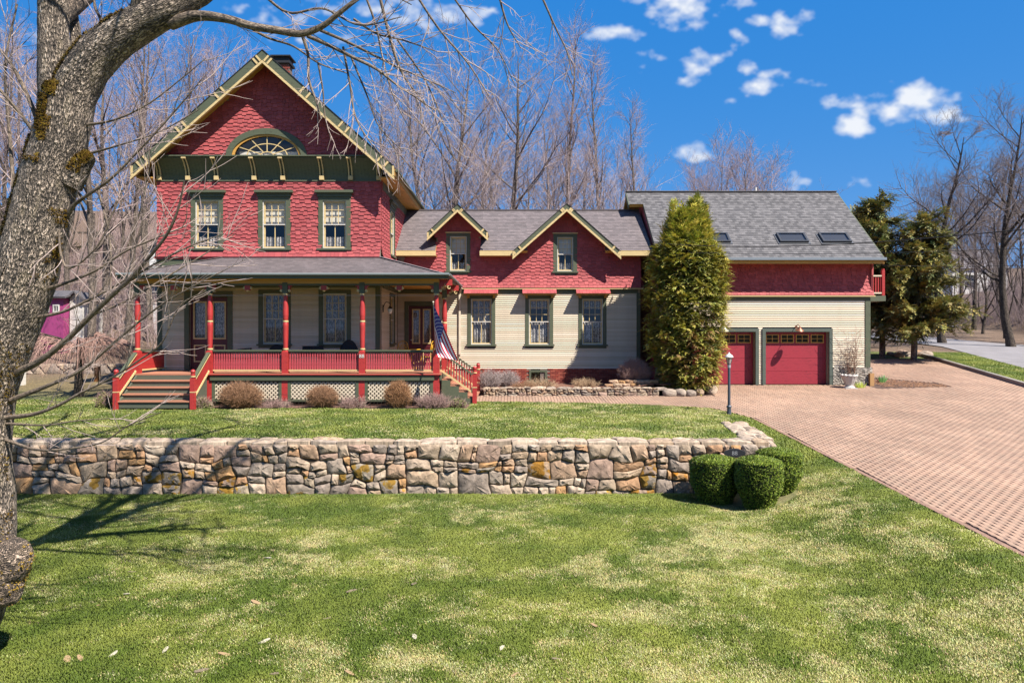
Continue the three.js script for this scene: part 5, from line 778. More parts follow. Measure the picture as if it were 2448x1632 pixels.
// ---------------------------------------------------------------- wood: tubes gathered into one mesh
class Wood {
  constructor() { this.p = []; this.n = []; this.t = []; this.i = []; }
  add(pts, rad, sides, uvs = 1) {
    const N = pts.length; let prev = null, len = 0;
    const T = V(0, 0, 0), A = V(0, 0, 0), B = V(0, 0, 0); const b0 = this.p.length / 3;
    for (let k = 0; k < N; k++) {
      T.copy(pts[Math.min(N - 1, k + 1)]).sub(pts[Math.max(0, k - 1)]).normalize();
      if (!prev) { A.set(Math.abs(T.y) > 0.9 ? 1 : 0, Math.abs(T.y) > 0.9 ? 0 : 1, 0).cross(T).normalize(); prev = A.clone(); } else { A.copy(prev).addScaledVector(T, -prev.dot(T)).normalize(); prev.copy(A); }
      B.copy(T).cross(A); if (k) len += pts[k].distanceTo(pts[k - 1]);
      for (let s = 0; s <= sides; s++) { const a = s / sides * 6.2832, c = Math.cos(a), q = Math.sin(a), r = typeof rad[k] === 'function' ? rad[k](a) : rad[k]; const nx = A.x * c + B.x * q, ny = A.y * c + B.y * q, nz = A.z * c + B.z * q; this.p.push(pts[k].x + nx * r, pts[k].y + ny * r, pts[k].z + nz * r); this.n.push(nx, ny, nz); this.t.push(s / sides * uvs, len * 0.5); }
    }
    const w = sides + 1; for (let k = 0; k < N - 1; k++) for (let s = 0; s < sides; s++) { const a = b0 + k * w + s; this.i.push(a, a + 1, a + w, a + 1, a + w + 1, a + w); }
  }
  geo() { const g = new THREE.BufferGeometry(); g.setAttribute('position', new THREE.Float32BufferAttribute(this.p, 3)); g.setAttribute('normal', new THREE.Float32BufferAttribute(this.n, 3)); g.setAttribute('uv', new THREE.Float32BufferAttribute(this.t, 2)); g.setIndex(this.i); return g; }
}
function randDir(r) { const a = r() * 6.2832, z = r() * 2 - 1, q = Math.sqrt(1 - z * z); return V(q * Math.cos(a), z, q * Math.sin(a)); }
// wandering branch: returns points
function wander(p, dir, len, seg, bend, lift, r) { const out = [p.clone()], d = dir.clone().normalize(), q = p.clone(); for (let k = 0; k < seg; k++) { d.addScaledVector(randDir(r), bend); d.y += lift; d.normalize(); q.addScaledVector(d, len / seg); out.push(q.clone()); } return out; }
const along = (pts, t) => { const f = t * (pts.length - 1), k = Math.min(pts.length - 2, Math.floor(f)); return { p: pts[k].clone().lerp(pts[k + 1], f - k), d: pts[k + 1].clone().sub(pts[k]).normalize() }; };
function side(d, ang, r) { const a = randDir(r), x = a.addScaledVector(d, -a.dot(d)).normalize(); return d.clone().multiplyScalar(Math.cos(ang)).addScaledVector(x, Math.sin(ang)); }
// leafless deciduous tree standing at the origin
function bareTree(seed, H, r0, o = {}) {
  const r = rng(seed), trunk = new Wood(), twigs = new Wood(), nL = o.limbs || 16, tw = o.twig || 1, up = o.up ?? 0.05;
  const t = wander(V(0, -0.3, 0), V((r() - 0.5) * 0.12, 1, (r() - 0.5) * 0.12), H * 0.92, 14, o.bend || 0.05, 0.05, r);
  trunk.add(t, t.map((_, k) => r0 * (k === 0 ? 1.3 : Math.pow(1 - k / 14.5, 0.8))), 8, 2);
  const twig = (p, d, len, rad) => { const q = wander(p, d, len, 3, 0.22, up, r); twigs.add(q, [rad, rad * 0.75, rad * 0.5, rad * 0.22], 3); return q; };
  for (let i = 0; i < nL; i++) {
    const s = (o.start || 0.3) + (0.98 - (o.start || 0.3)) * (i + r() * 0.8) / nL, a = along(t, Math.min(0.985, s)), L = H * (o.spread || 0.34) * (1.15 - s * 0.85) * (0.7 + r() * 0.6), R = r0 * 0.46 * Math.pow(1.05 - s, 0.7) * (0.7 + 0.6 * r());
    const lb = wander(a.p, side(a.d, (o.ang || 0.75) * (0.75 + r() * 0.5), r), L, 7, 0.13, up + 0.03, r); trunk.add(lb, lb.map((_, k) => Math.max(0.012, R * (1 - k / 7.6))), 5);
    const n2 = Math.round((o.n2 || 9) * (0.6 + L / (H * 0.3) * 0.5));
    for (let j = 0; j < n2; j++) {
      const b = along(lb, 0.18 + 0.8 * (j + r()) / n2), l2 = L * (0.22 + 0.3 * r()), bp = wander(b.p, side(b.d, 0.5 + r() * 0.45, r), l2, 5, 0.18, up, r), R2 = Math.max(0.011, R * 0.34);
      twigs.add(bp, bp.map((_, k) => Math.max(0.007, R2 * (1 - k / 5.6))), 4);
      const n3 = o.n3 || 6; for (let k = 0; k < n3; k++) { const c = along(bp, 0.15 + 0.84 * (k + r()) / n3), q = twig(c.p, side(c.d, 0.4 + r() * 0.5, r), (0.45 + r() * 0.75) * tw, 0.0085); if (o.fine !== 0) for (let m = 0; m < 2; m++) { const e = along(q, 0.3 + 0.6 * r()); twig(e.p, side(e.d, 0.4 + r() * 0.5, r), (0.25 + r() * 0.4) * tw, 0.006); } }
    }
  }
  return { trunk: trunk.geo(), twigs: twigs.geo() };
}
const tBark = tex(1024, (u, v) => { const f = 1 - Math.abs(fbm(u * 36, v * 36, 4, 36) * 2 - 1), g = fbm(u * 96, v * 96, 2, 96), k = 0.86 - 0.46 * sstep(0.5, 1.0, f) + 0.7 * (g - 0.5) + 0.35 * (fbm(u * 6, v * 6, 3, 6) - 0.5), l = sstep(0.60, 0.68, fbm(u * 9 + 0.2, v * 9, 4, 9)); return [lerp(k, 0.93, l * 0.35), lerp(k * 0.96, 0.90, l * 0.35), lerp(k * 0.90, 0.84, l * 0.3)]; });
const bBark = tex(1024, grey((u, v) => 0.7 - 0.7 * sstep(0.5, 1.0, 1 - Math.abs(fbm(u * 36, v * 36, 4, 36) * 2 - 1)) + 0.3 * fbm(u * 96, v * 96, 2, 96)), 1, false);
const barkM = (c) => new THREE.MeshStandardMaterial({ color: new THREE.Color().setRGB(...c), map: tBark, bumpMap: bBark, bumpScale: 0.03, roughness: 0.95 });
const mTrunkPale = barkM([0.56, 0.48, 0.45]), mTrunkDark = barkM([0.24, 0.20, 0.18]), mTwig = [[0.42, 0.31, 0.30], [0.37, 0.28, 0.275], [0.47, 0.37, 0.36], [0.24, 0.19, 0.18]].map((c) => new THREE.MeshStandardMaterial({ color: new THREE.Color().setRGB(...c), roughness: 0.9 }));
{ // the wood behind the house
  const kinds = [bareTree(1, 23, 0.24, { limbs: 22, n2: 8, n3: 6, spread: 0.32, ang: 0.75, up: 0.07, bend: 0.07 }), bareTree(2, 21, 0.27, { limbs: 17, n2: 9, n3: 6, spread: 0.44, ang: 0.85, start: 0.34, up: 0.06, bend: 0.07 }), bareTree(3, 19, 0.17, { limbs: 22, n2: 7, n3: 5, spread: 0.22, ang: 0.5, up: 0.12 }), bareTree(4, 15, 0.14, { limbs: 24, n2: 7, n3: 6, spread: 0.5, ang: 0.7, start: 0.08, up: 0.10, bend: 0.09 }), bareTree(5, 20, 0.32, { limbs: 18, n2: 12, n3: 7, spread: 0.42, ang: 0.95, bend: 0.10, start: 0.28, up: 0.03 })];
  const cache = {};
  function tree(name, label, group, kind, px, top, d, trunkM, twigM) {
    const x = (px - 1224) / FOC * d, y = groundH(x, d), h = CAMY + (HZ - top) / FOC * d - y, H0 = [23, 21, 19, 15, 20][kind], key = name;
    const look = ['upright', 'broad crowned', 'slender', 'low bushy', 'crooked heavy limbed'][kind]; let g; if (!cache[key + kind]) { g = thing(name, look + ' ' + label, 'tree', [0, 0, 0], look + ' ' + group); part('trunk', kinds[kind].trunk, trunkM, g); part('crown', kinds[kind].twigs, twigM, g); cache[key + kind] = g; } else g = copyOf(cache[key + kind]);
    g.position.set(x, y, -d); const s = h / H0; g.scale.set(lerp(1, s, 0.8), s, lerp(1, s, 0.8)); g.rotation.y = (px * 0.37 + d) % 6.28; return g;
  }
  const back = 'leafless tree in the wood behind the house roofs';
  for (const a of [[1075, 60, 47, 1], [1225, 85, 46, 1], [1350, 10, 50, 2], [1445, 75, 52, 2], [1535, 205, 50, 2], [1150, 190, 55, 0], [1010, 150, 54, 1], [1300, 200, 58, 0], [950, 230, 60, 3], [1090, 290, 48, 3], [1260, 320, 47, 3], [1330, 350, 50, 3], [1480, 360, 55, 3], [1010, 330, 52, 3], [900, 190, 62, 0], [1180, 350, 44, 3], [1400, 370, 49, 3]]) tree('forest_tree', back, 'bare trees behind the house', a[3], a[0], a[1], a[2], mTrunkPale, mTwig[a[0] % 3]);
  for (const a of [[1720, 345, 52, 3], [1790, 360, 50, 3], [1660, 400, 58, 3], [1835, 385, 60, 3]]) tree('spreading_tree', 'leafless tree whose twigs fan out above the garage ridge', 'bare trees above the garage', a[3], a[0], a[1], a[2], mTrunkPale, mTwig[0]);
  const left = 'pale leafless tree rising left of the red gable';
  for (const a of [[215, -60, 34, 0], [300, -40, 38, 2], [360, 10, 44, 0], [430, 20, 46, 2], [500, 70, 50, 0], [560, 140, 56, 3], [250, 40, 46, 1], [150, -20, 42, 2], [60, 60, 48, 0], [10, 0, 40, 2], [405, 90, 58, 2], [600, 230, 62, 3], [700, 190, 60, 3], [120, 130, 56, 1], [30, 220, 58, 3], [285, 240, 60, 3]]) tree('yard_tree', left, 'bare trees left of the house', a[3], a[0], a[1], a[2], mTrunkPale, mTwig[(a[0] + 1) % 3]);
  const right = 'dark leafless tree on the bank across the road';
  for (const a of [[2255, 285, 49, 4], [2420, 230, 46, 4], [2330, 400, 60, 1], [2390, 330, 66, 0], [2200, 420, 74, 3], [2290, 440, 72, 3], [2440, 380, 60, 3], [2350, 470, 56, 3], [2240, 480, 78, 0], [2480, 200, 48, 0], [2300, 420, 84, 1], [2405, 450, 52, 3]]) { const t = tree('roadside_tree', right, 'bare trees across the road', a[3], a[0], a[1], a[2], mTrunkDark, mTwig[3]); const x = (a[0] - 1224) / FOC * a[2]; t.position.y = groundH(x, a[2]) - 0.1; }
  { const n = scene.children.find((c) => c.name === 'roadside_tree'); const b = new Wood(), r = rng(3); for (let k = 0; k < 60; k++) { const a = r() * 6.28; b.add(wander(V(0.25 * Math.cos(a), (r() - 0.5) * 0.25, 0.25 * Math.sin(a)), V(-Math.sin(a), (r() - 0.5) * 0.4, Math.cos(a)), 0.5, 3, 0.2, 0, r), [0.012, 0.012, 0.01, 0.006], 3); } const p = P(2259, 318, 49), q = single('bird_nest', b.geo(), mTwig[3], 'dark ball of twigs, a nest high in a bare tree across the road', 'nest'); q.position.copy(p); void n; }
  // brush on the banks
  const r = rng(301), brush = (name, label, spots, n, h, m) => { const w = new Wood(); for (let i = 0; i < n; i++) { const [x, d] = spots(r), y = groundH(x, d), hh = h * (0.4 + r()); const q = wander(V(x, y - 0.05, -d), V((r() - 0.5) * 0.9, 1, (r() - 0.5) * 0.9), hh, 4, 0.2, 0.02, r); w.add(q, [0.012, 0.010, 0.008, 0.006, 0.003], 3); for (let k = 0; k < 3; k++) { const e = along(q, 0.3 + 0.6 * r()); const t = wander(e.p, side(e.d, 0.7, r), hh * 0.4, 2, 0.2, 0.03, r); w.add(t, [0.007, 0.006, 0.003], 3); } } const o = single(name, w.geo(), m, label, 'brush'); o.userData.kind = 'stuff'; };
  brush('hillside_brush', 'brown leafless brush covering the hillside left of the house', (q) => [-40 + q() * 30, 40 + q() * 32], 5200, 2.6, mTwig[0]);
  brush('roadside_brush', 'tangled brown brush on the bank across the road', (q) => { const d = 34 + q() * 46; return [roadFar(d) + 0.6 + q() * q() * 22, d]; }, 4200, 2.0, mTwig[1]);
  brush('wood_undergrowth', 'leafless undergrowth at the foot of the wood behind the house', (q) => [-14 + q() * 34, 42 + q() * 22], 2600, 4.5, mTwig[0]);
}
// ---------------------------------------------------------------- evergreens
const leafM = (c, t = 0.25) => new THREE.MeshPhysicalMaterial({ color: new THREE.Color().setRGB(...c), vertexColors: true, roughness: 0.85, transmission: t, thickness: 0, side: THREE.DoubleSide, specularIntensity: 0.4 });
class Leaves {
  constructor() { this.p = []; this.n = []; this.c = []; this.i = []; }
  blade(p, d, s, L, w, col, nrm) { const b = this.p.length / 3; const m = [p.x + d.x * L * 0.45, p.y + d.y * L * 0.45, p.z + d.z * L * 0.45]; this.p.push(p.x, p.y, p.z, m[0] + s.x * w, m[1] + s.y * w, m[2] + s.z * w, p.x + d.x * L, p.y + d.y * L, p.z + d.z * L, m[0] - s.x * w, m[1] - s.y * w, m[2] - s.z * w); for (let k = 0; k < 4; k++) { this.n.push(nrm.x, nrm.y, nrm.z); this.c.push(...col); } const fx = s.y * d.z - s.z * d.y, fy = s.z * d.x - s.x * d.z, fz = s.x * d.y - s.y * d.x; if (fx * nrm.x + fy * nrm.y + fz * nrm.z > 0) this.i.push(b, b + 1, b + 2, b, b + 2, b + 3); else this.i.push(b, b + 2, b + 1, b, b + 3, b + 2); }
  geo() { const g = new THREE.BufferGeometry(); g.setAttribute('position', new THREE.Float32BufferAttribute(this.p, 3)); g.setAttribute('normal', new THREE.Float32BufferAttribute(this.n, 3)); g.setAttribute('color', new THREE.Float32BufferAttribute(this.c, 3)); g.setIndex(this.i); return g; }
}
// flat frond: a fan of small blades round a drooping spine
function frond(L, p, d, len, r, col) {
  const s = d.clone().cross(V(0, 1, 0)).normalize(), up = s.clone().cross(d).normalize(), q = p.clone(), dd = d.clone();
  for (let k = 0; k < 4; k++) {
    const n = up.clone().multiplyScalar(0.8).add(randDir(r).multiplyScalar(0.5)).normalize(), c = col.map((v) => v * (0.85 + 0.3 * r()));
    for (const e of [-1, 1]) { const bd = dd.clone().addScaledVector(s, e * (0.5 + 0.4 * r())).normalize(); L.blade(q, bd, up.clone().cross(bd).normalize(), len * (0.62 - k * 0.1) * (0.7 + 0.6 * r()), len * 0.085, c, n); }
    q.addScaledVector(dd, len * 0.26); dd.y -= 0.06;
  }
  L.blade(q, dd, s, len * 0.4, len * 0.08, col, up);
}
{ // the tall clipped cedar in front of the garage corner
  const d0 = 26.6, c = P(1643, 0, d0), base = 0.07 * d0, r = rng(61), g = thing('cedar_tree', 'tall dense yellow green columnar cedar hiding the corner of the garage', 'tree', [c.x, base, -d0]), L = new Leaves(), H = 6.5;
  const prof = (t) => t < 0.72 ? lerp(0.80, 1.32, sstep(-0.05, 0.3, t)) : t < 0.84 ? lerp(1.32, 1.0, (t - 0.72) / 0.12) : lerp(1.0, 0.30, (t - 0.84) / 0.16);
  const trunkW = new Wood(); trunkW.add(wander(V(0, -0.1, 0), V(0, 1, 0), H * 0.86, 8, 0.04, 0.02, r), [0.22, 0.2, 0.18, 0.16, 0.13, 0.1, 0.07, 0.05, 0.02], 8); for (let i = 0; i < 90; i++) { const y = 0.4 + r() * H * 0.85, a = r() * 6.28, q = prof(y / H) * 0.8; trunkW.add(wander(V(0, y, 0), V(Math.cos(a), 0.45, Math.sin(a)), q, 4, 0.12, 0.05, r), [0.03, 0.025, 0.02, 0.012, 0.006], 4); } part('trunk', trunkW.geo(), mTrunkDark, g);
  const clump = []; for (let i = 0; i < 1150; i++) clump.push([r(), r() * 6.2832, r(), 0.8 + 0.5 * r()]);
  for (let i = 0; i < 21000; i++) {
    const q0 = clump[i % 1150], t = clamp(q0[0] + (r() - 0.5) * 0.05), y = 0.1 + t * H, a = q0[1] + (r() - 0.5) * 0.34, lump = 0.80 + 0.34 * fbm(a * 2.2 + 20, y * 1.15, 3) + 0.34 * (q0[2] - 0.5), R = prof(t) * lump * (1.04 - 0.16 * r() - 0.5 * Math.pow(r(), 5)), out = V(Math.cos(a), 0, Math.sin(a)), p = V(out.x * R, y, out.z * R);
    const dir = out.clone().multiplyScalar(0.75).add(V((r() - 0.5) * 1.5, t > 0.85 ? 0.9 : 0.5 - 0.9 * r(), (r() - 0.5) * 1.5)).normalize(), br = fbm(a * 3 + 9, y * 1.6 + 4, 3) > 0.60 && y < 3 ? 1 : 0, k = clamp(q0[2] * 0.7 + r() * 0.5 - 0.1);
    const col = br && r() < 0.5 ? [0.40, 0.24, 0.075] : k < 0.35 ? [0.20, 0.25, 0.035] : k < 0.7 ? [0.42, 0.42, 0.055] : [0.62, 0.55, 0.09];
    if (t > 0.9 && fbm(a * 3 + 1, 4, 2) < 0.42) continue; frond(L, p, dir, 0.15 + 0.12 * r() + (t > 0.9 ? 0.3 * r() * r() : 0), r, col);
  }
  for (let s = 0; s < 9; s++) { const a = r() * 6.28, q = 0.15 + r() * 0.75, top = H + 0.15 + (1 - q) * 0.5 * r() + 0.25, x = Math.cos(a) * q, z = Math.sin(a) * q; for (let i = 0; i < 110; i++) { const t = Math.pow(r(), 0.8), y = lerp(H * 0.82, top, t), w = 0.26 * (1 - t) + 0.03, b = r() * 6.28; frond(L, V(x + Math.cos(b) * w, y, z + Math.sin(b) * w), V(Math.cos(b) * 0.6, 0.9, Math.sin(b) * 0.6).normalize(), 0.16 + 0.14 * r(), r, r() < 0.5 ? [0.30, 0.32, 0.045] : [0.5, 0.46, 0.075]); } }
  part('crown', L.geo(), leafM([1, 1, 1], 0.3), g);
}
{ // loose cedars beyond the garage, by the road
  const mk = (px, top, d, wid, seed, label, dark) => {
    const x = (px - 1224) / FOC * d, y0 = Math.max(0.07 * d, groundH(x, d)), H = CAMY + (HZ - top) / FOC * d - y0, r = rng(seed), g = thing('cedar', label, 'tree', [x, y0, -d]), W = new Wood(), L = new Leaves(), tr = wander(V(0, -0.1, 0), V(0.02, 1, 0), H * 0.97, 10, 0.035, 0.04, r);
    W.add(tr, tr.map((_, k) => 0.17 * (1 - k / 10.6)), 7);
    const n = 105; for (let i = 0; i < n; i++) { const t = 0.16 + 0.77 * (i + r()) / n, a = along(tr, t), an = r() * 6.28, l = wid * (1.25 - t * 1.02) * (0.55 + 0.7 * r()), b = wander(a.p, V(Math.cos(an), 0.12, Math.sin(an)), l, 5, 0.12, -0.01, r); W.add(b, b.map((_, k) => Math.max(0.006, 0.035 * (1 - k / 5.5))), 4); const m = Math.round(l * 44); for (let j = 0; j < m; j++) { const q = along(b, 0.12 + 0.88 * r()), dd = q.d.clone().add(randDir(r).multiplyScalar(0.8)).normalize(); const k = r(); frond(L, q.p.clone().add(randDir(r).multiplyScalar(0.16)), dd, 0.26 + 0.24 * r(), r, k < dark ? [0.17, 0.20, 0.055] : k < 0.85 ? [0.34, 0.29, 0.068] : [0.42, 0.34, 0.085]); } }
    part('trunk', W.geo(), mTrunkPale, g); part('crown', L.geo(), leafM([1, 1, 1], 0.25), g);
  };
  mk(2110, 425, 38.8, 2.2, 71, 'dark green cedar whose feathery top stands clear of the garage roof edge', 0.62); mk(2185, 480, 37.5, 2.6, 72, 'bronze tinged cedar with low drooping boughs beside the kerb end', 0.36); mk(2030, 465, 43, 2.4, 73, 'bronze green cedar half hidden behind the garage roof', 0.3);
  mk(2075, 455, 46, 2.0, 74, 'dark cedar standing behind the other cedars by the road', 0.6);
  mk(20, 470, 62, 5.0, 75, 'broad green pine far behind the foreground maple trunk', 0.9);
}
{ // clipped boxwoods
  const mk = (x, d, w, h, dp, seed, label) => {
    const r = rng(seed), y0 = groundH(x, d), g = thing('boxwood', label, 'shrub', [x, y0, -d]), L = new Leaves(), rad = (a, t) => { const k = t < 0.5 ? lerp(0.66, 1, sstep(0, 0.5, t)) : t < 0.86 ? 1 : Math.sqrt(Math.max(0, 1 - ((t - 0.86) / 0.16) ** 2)); return k * (0.93 + 0.14 * fbm(a * 2 + seed, t * 3, 3)); };
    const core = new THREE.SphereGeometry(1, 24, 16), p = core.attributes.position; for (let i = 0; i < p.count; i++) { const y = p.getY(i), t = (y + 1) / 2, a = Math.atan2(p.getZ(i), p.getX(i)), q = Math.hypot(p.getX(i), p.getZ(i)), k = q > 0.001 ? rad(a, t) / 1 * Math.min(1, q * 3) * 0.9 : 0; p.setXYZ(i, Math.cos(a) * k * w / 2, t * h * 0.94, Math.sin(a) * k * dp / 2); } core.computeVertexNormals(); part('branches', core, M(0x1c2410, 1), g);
    for (let i = 0; i < 16000; i++) {
      const topSide = r() < 0.34, a = r() * 6.2832; let t, k; if (topSide) { const q = Math.sqrt(r()); k = q; t = 0.90 + 0.10 * (1 - q * q); k = q * 0.97; } else { t = r() * 0.97; k = rad(a, t); } k *= 1 - 0.07 * r();
      const P3 = V(Math.cos(a) * k * w / 2, t * h + (topSide ? (r() - 0.5) * 0.03 : 0), Math.sin(a) * k * dp / 2), out = topSide ? V(Math.cos(a) * k * 0.5, 1, Math.sin(a) * k * 0.5).normalize() : V(Math.cos(a), 0.12, Math.sin(a)).normalize(), dd = out.clone().add(randDir(r).multiplyScalar(0.9)).normalize(), s = dd.clone().cross(randDir(r)).normalize(), c = r(), col = c < 0.5 ? [0.12, 0.19, 0.016] : c < 0.85 ? [0.19, 0.27, 0.025] : [0.33, 0.38, 0.06];
      L.blade(P3, dd, s, 0.032 + 0.014 * r(), 0.0095, col, out.clone().add(randDir(r).multiplyScalar(0.55)).normalize());
    }
    part('foliage', L.geo(), leafM([1, 1, 1], 0.2), g);
  };
  mk(4.30, 15.05, 1.02, 0.98, 0.95, 81, 'clipped boxwood close against the stone wall under the plaque'); mk(5.02, 14.45, 0.92, 1.0, 0.9, 82, 'rounded boxwood in front of the other two boxwoods'); mk(5.62, 14.95, 0.90, 0.90, 0.9, 83, 'clipped boxwood at the driveway end of the stone wall');
}
// ---------------------------------------------------------------- leafless shrubs
function twigShrub(name, label, px, py, d, w, h, n, m, o = {}) {
  const x = (px - 1224) / FOC * d, y = o.y ?? groundH(x, d), r = rng(Math.round(px * 7 + d)), W = new Wood(), g = thing(name, label, 'shrub', [x, y, -d], o.group);
  for (let i = 0; i < n; i++) {
    const a = r() * 6.2832, q = Math.sqrt(r()), tx = Math.cos(a) * q * w / 2, tz = Math.sin(a) * q * w / 2, ty = o.round ? h * (0.35 + 0.65 * Math.sqrt(Math.max(0, 1 - q * q)) * (0.8 + 0.25 * r())) : h * (0.4 + 0.7 * r()) * (1 - 0.3 * q);
    const b = V(Math.cos(a) * q * w * 0.14, 0, Math.sin(a) * q * w * 0.14), e = V(tx, ty, tz), mid = b.clone().lerp(e, 0.5).add(V(tx * 0.18, -0.02, tz * 0.18)).add(randDir(r).multiplyScalar(0.05)); W.add([b, mid, e], [0.007, 0.006, 0.003], 3);
    for (let k = 0; k < (o.fine ?? 6); k++) { const f = along([b, mid, e], 0.45 + 0.55 * r()), t = wander(f.p, side(f.d, 0.6 + 0.4 * r(), r), 0.10 + 0.14 * r(), 2, 0.3, 0.02, r); W.add(t, [0.004, 0.0035, 0.002], 3); }
  }
  part('branches', W.geo(), m, g);
  if (o.leaves) { const L = new Leaves(); for (let i = 0; i < o.leaves; i++) { const a = r() * 6.28, q = Math.cbrt(r()), ph = Math.acos(r()), p = V(Math.cos(a) * Math.sin(ph) * q * w / 2, Math.cos(ph) * q * h + 0.03, Math.sin(a) * Math.sin(ph) * q * w / 2), dd = randDir(r); L.blade(p, dd, dd.clone().cross(randDir(r)).normalize(), 0.045, 0.013, r() < 0.5 ? o.leafA : o.leafB, randDir(r)); } part('foliage', L.geo(), leafM([1, 1, 1], 0.2), g); }
  return g;
}
const twM = (c) => new THREE.MeshStandardMaterial({ color: new THREE.Color().setRGB(...c), roughness: 0.9 });
const mBarb = twM([0.36, 0.20, 0.11]), mPink = twM([0.40, 0.26, 0.23]), mGreyTw = twM([0.44, 0.36, 0.34]), mTan = twM([0.52, 0.36, 0.22]), mRedTw = twM([0.42, 0.17, 0.10]);
twigShrub('barberry', 'rounded brown twig shrub filling the lattice bay next to the front steps', 575, 965, 22.9, 1.28, 0.82, 620, mBarb, { round: true, fine: 9 });
twigShrub('barberry', 'small low rounded brown twig shrub in front of the middle lattice bay', 770, 965, 22.95, 0.92, 0.70, 430, mBarb, { round: true, fine: 9 });
twigShrub('barberry', 'upright rounded rust brown shrub in front of the lattice bay by the flag', 951, 960, 22.95, 0.82, 0.86, 430, twM([0.40, 0.21, 0.10]), { round: true, fine: 9 });
twigShrub('bare_shrub', 'sprawling grey pink twigs at the corner of the side steps', 1035, 965, 22.9, 1.1, 0.5, 260, mPink, { fine: 5 });
twigShrub('bare_shrub', 'thin tangle of reddish twigs below the numbered porch post', 845, 968, 22.9, 0.9, 0.42, 110, mPink, { fine: 5 });
twigShrub('bare_shrub', 'low brown twigs below the second porch post', 660, 968, 22.9, 0.9, 0.32, 90, mPink, { fine: 4 });
twigShrub('variegated_shrub', 'small cream and green leaved shrub left of the front steps', 248, 965, 22.9, 0.5, 0.5, 70, mPink, { round: true, leaves: 2600, leafA: [0.42, 0.38, 0.15], leafB: [0.20, 0.24, 0.06] });
twigShrub('variegated_shrub', 'small pale leaved shrub right of the front steps newel', 483, 965, 22.7, 0.5, 0.36, 60, mPink, { round: true, leaves: 2200, leafA: [0.46, 0.42, 0.2], leafB: [0.2, 0.24, 0.07] });
twigShrub('variegated_shrub', 'low pale leaved plant at the foot of the side steps', 1095, 962, 23.3, 0.55, 0.25, 60, mPink, { leaves: 1500, leafA: [0.46, 0.43, 0.22], leafB: [0.22, 0.26, 0.08] });
twigShrub('lavender_bush', 'grey lavender clump at the newel end of the stone edged bed', 1170, 935, 26.4, 0.9, 0.75, 300, mGreyTw, { y: 1.98, fine: 6 });
twigShrub('lavender_bush', 'grey brown twiggy clump before the first wing window', 1215, 930, 27.2, 0.9, 0.62, 260, mGreyTw, { y: 2.02, fine: 6 });
twigShrub('rose_bush', 'dense reddish brown thorny shrub at the right corner of the wing', 1517, 920, 26.9, 1.25, 0.95, 560, mPink, { y: 2.1, fine: 8, round: true });
twigShrub('perennial_clump', 'flattened tan dead stalks under the cellar window', 1290, 930, 26.9, 1.3, 0.28, 170, mTan, { y: 2.03, fine: 3 });
twigShrub('perennial_clump', 'dead tan stalks before the middle of the brick foundation', 1400, 928, 26.8, 1.1, 0.3, 150, mTan, { y: 2.03, fine: 3 });
twigShrub('perennial_clump', 'dead brown stalks between lavender and cellar window', 1250, 932, 26.3, 0.9, 0.22, 120, mBarb, { y: 2.0, fine: 3 });
{ // mulch filled bed behind the low stone edging
  const s = new THREE.BufferGeometry(), pos = [], idx = [], uv = []; const nx = 30, nd = 12; for (let j = 0; j <= nd; j++) for (let i = 0; i <= nx; i++) { const x = lerp(-1.05, 6.4, i / nx), d = lerp(25.72, 29.02, j / nd), y = lerp(2.10, 2.02, j / nd) - 0.02 + 0.06 * (vnoise(x * 3, d * 3) - 0.5); pos.push(x, y + sstep(4.0, 5.2, x) * 0.12, -d); uv.push(x, d); if (i < nx && j < nd) { const a = j * (nx + 1) + i; idx.push(a, a + 1, a + nx + 1, a + 1, a + nx + 2, a + nx + 1); } }
  s.setAttribute('position', new THREE.Float32BufferAttribute(pos, 3)); s.setAttribute('uv', new THREE.Float32BufferAttribute(uv, 2)); s.setIndex(idx); s.computeVertexNormals();
  const tM = tex(512, (u, v) => { const k = 0.5 + 0.7 * fbm(u * 30, v * 30, 4, 30); return [0.55 * k, 0.38 * k, 0.30 * k]; }); structure('garden_bed', s, M(0xffffff, 1, { map: tM, bumpMap: tM, bumpScale: 0.04 }));
}
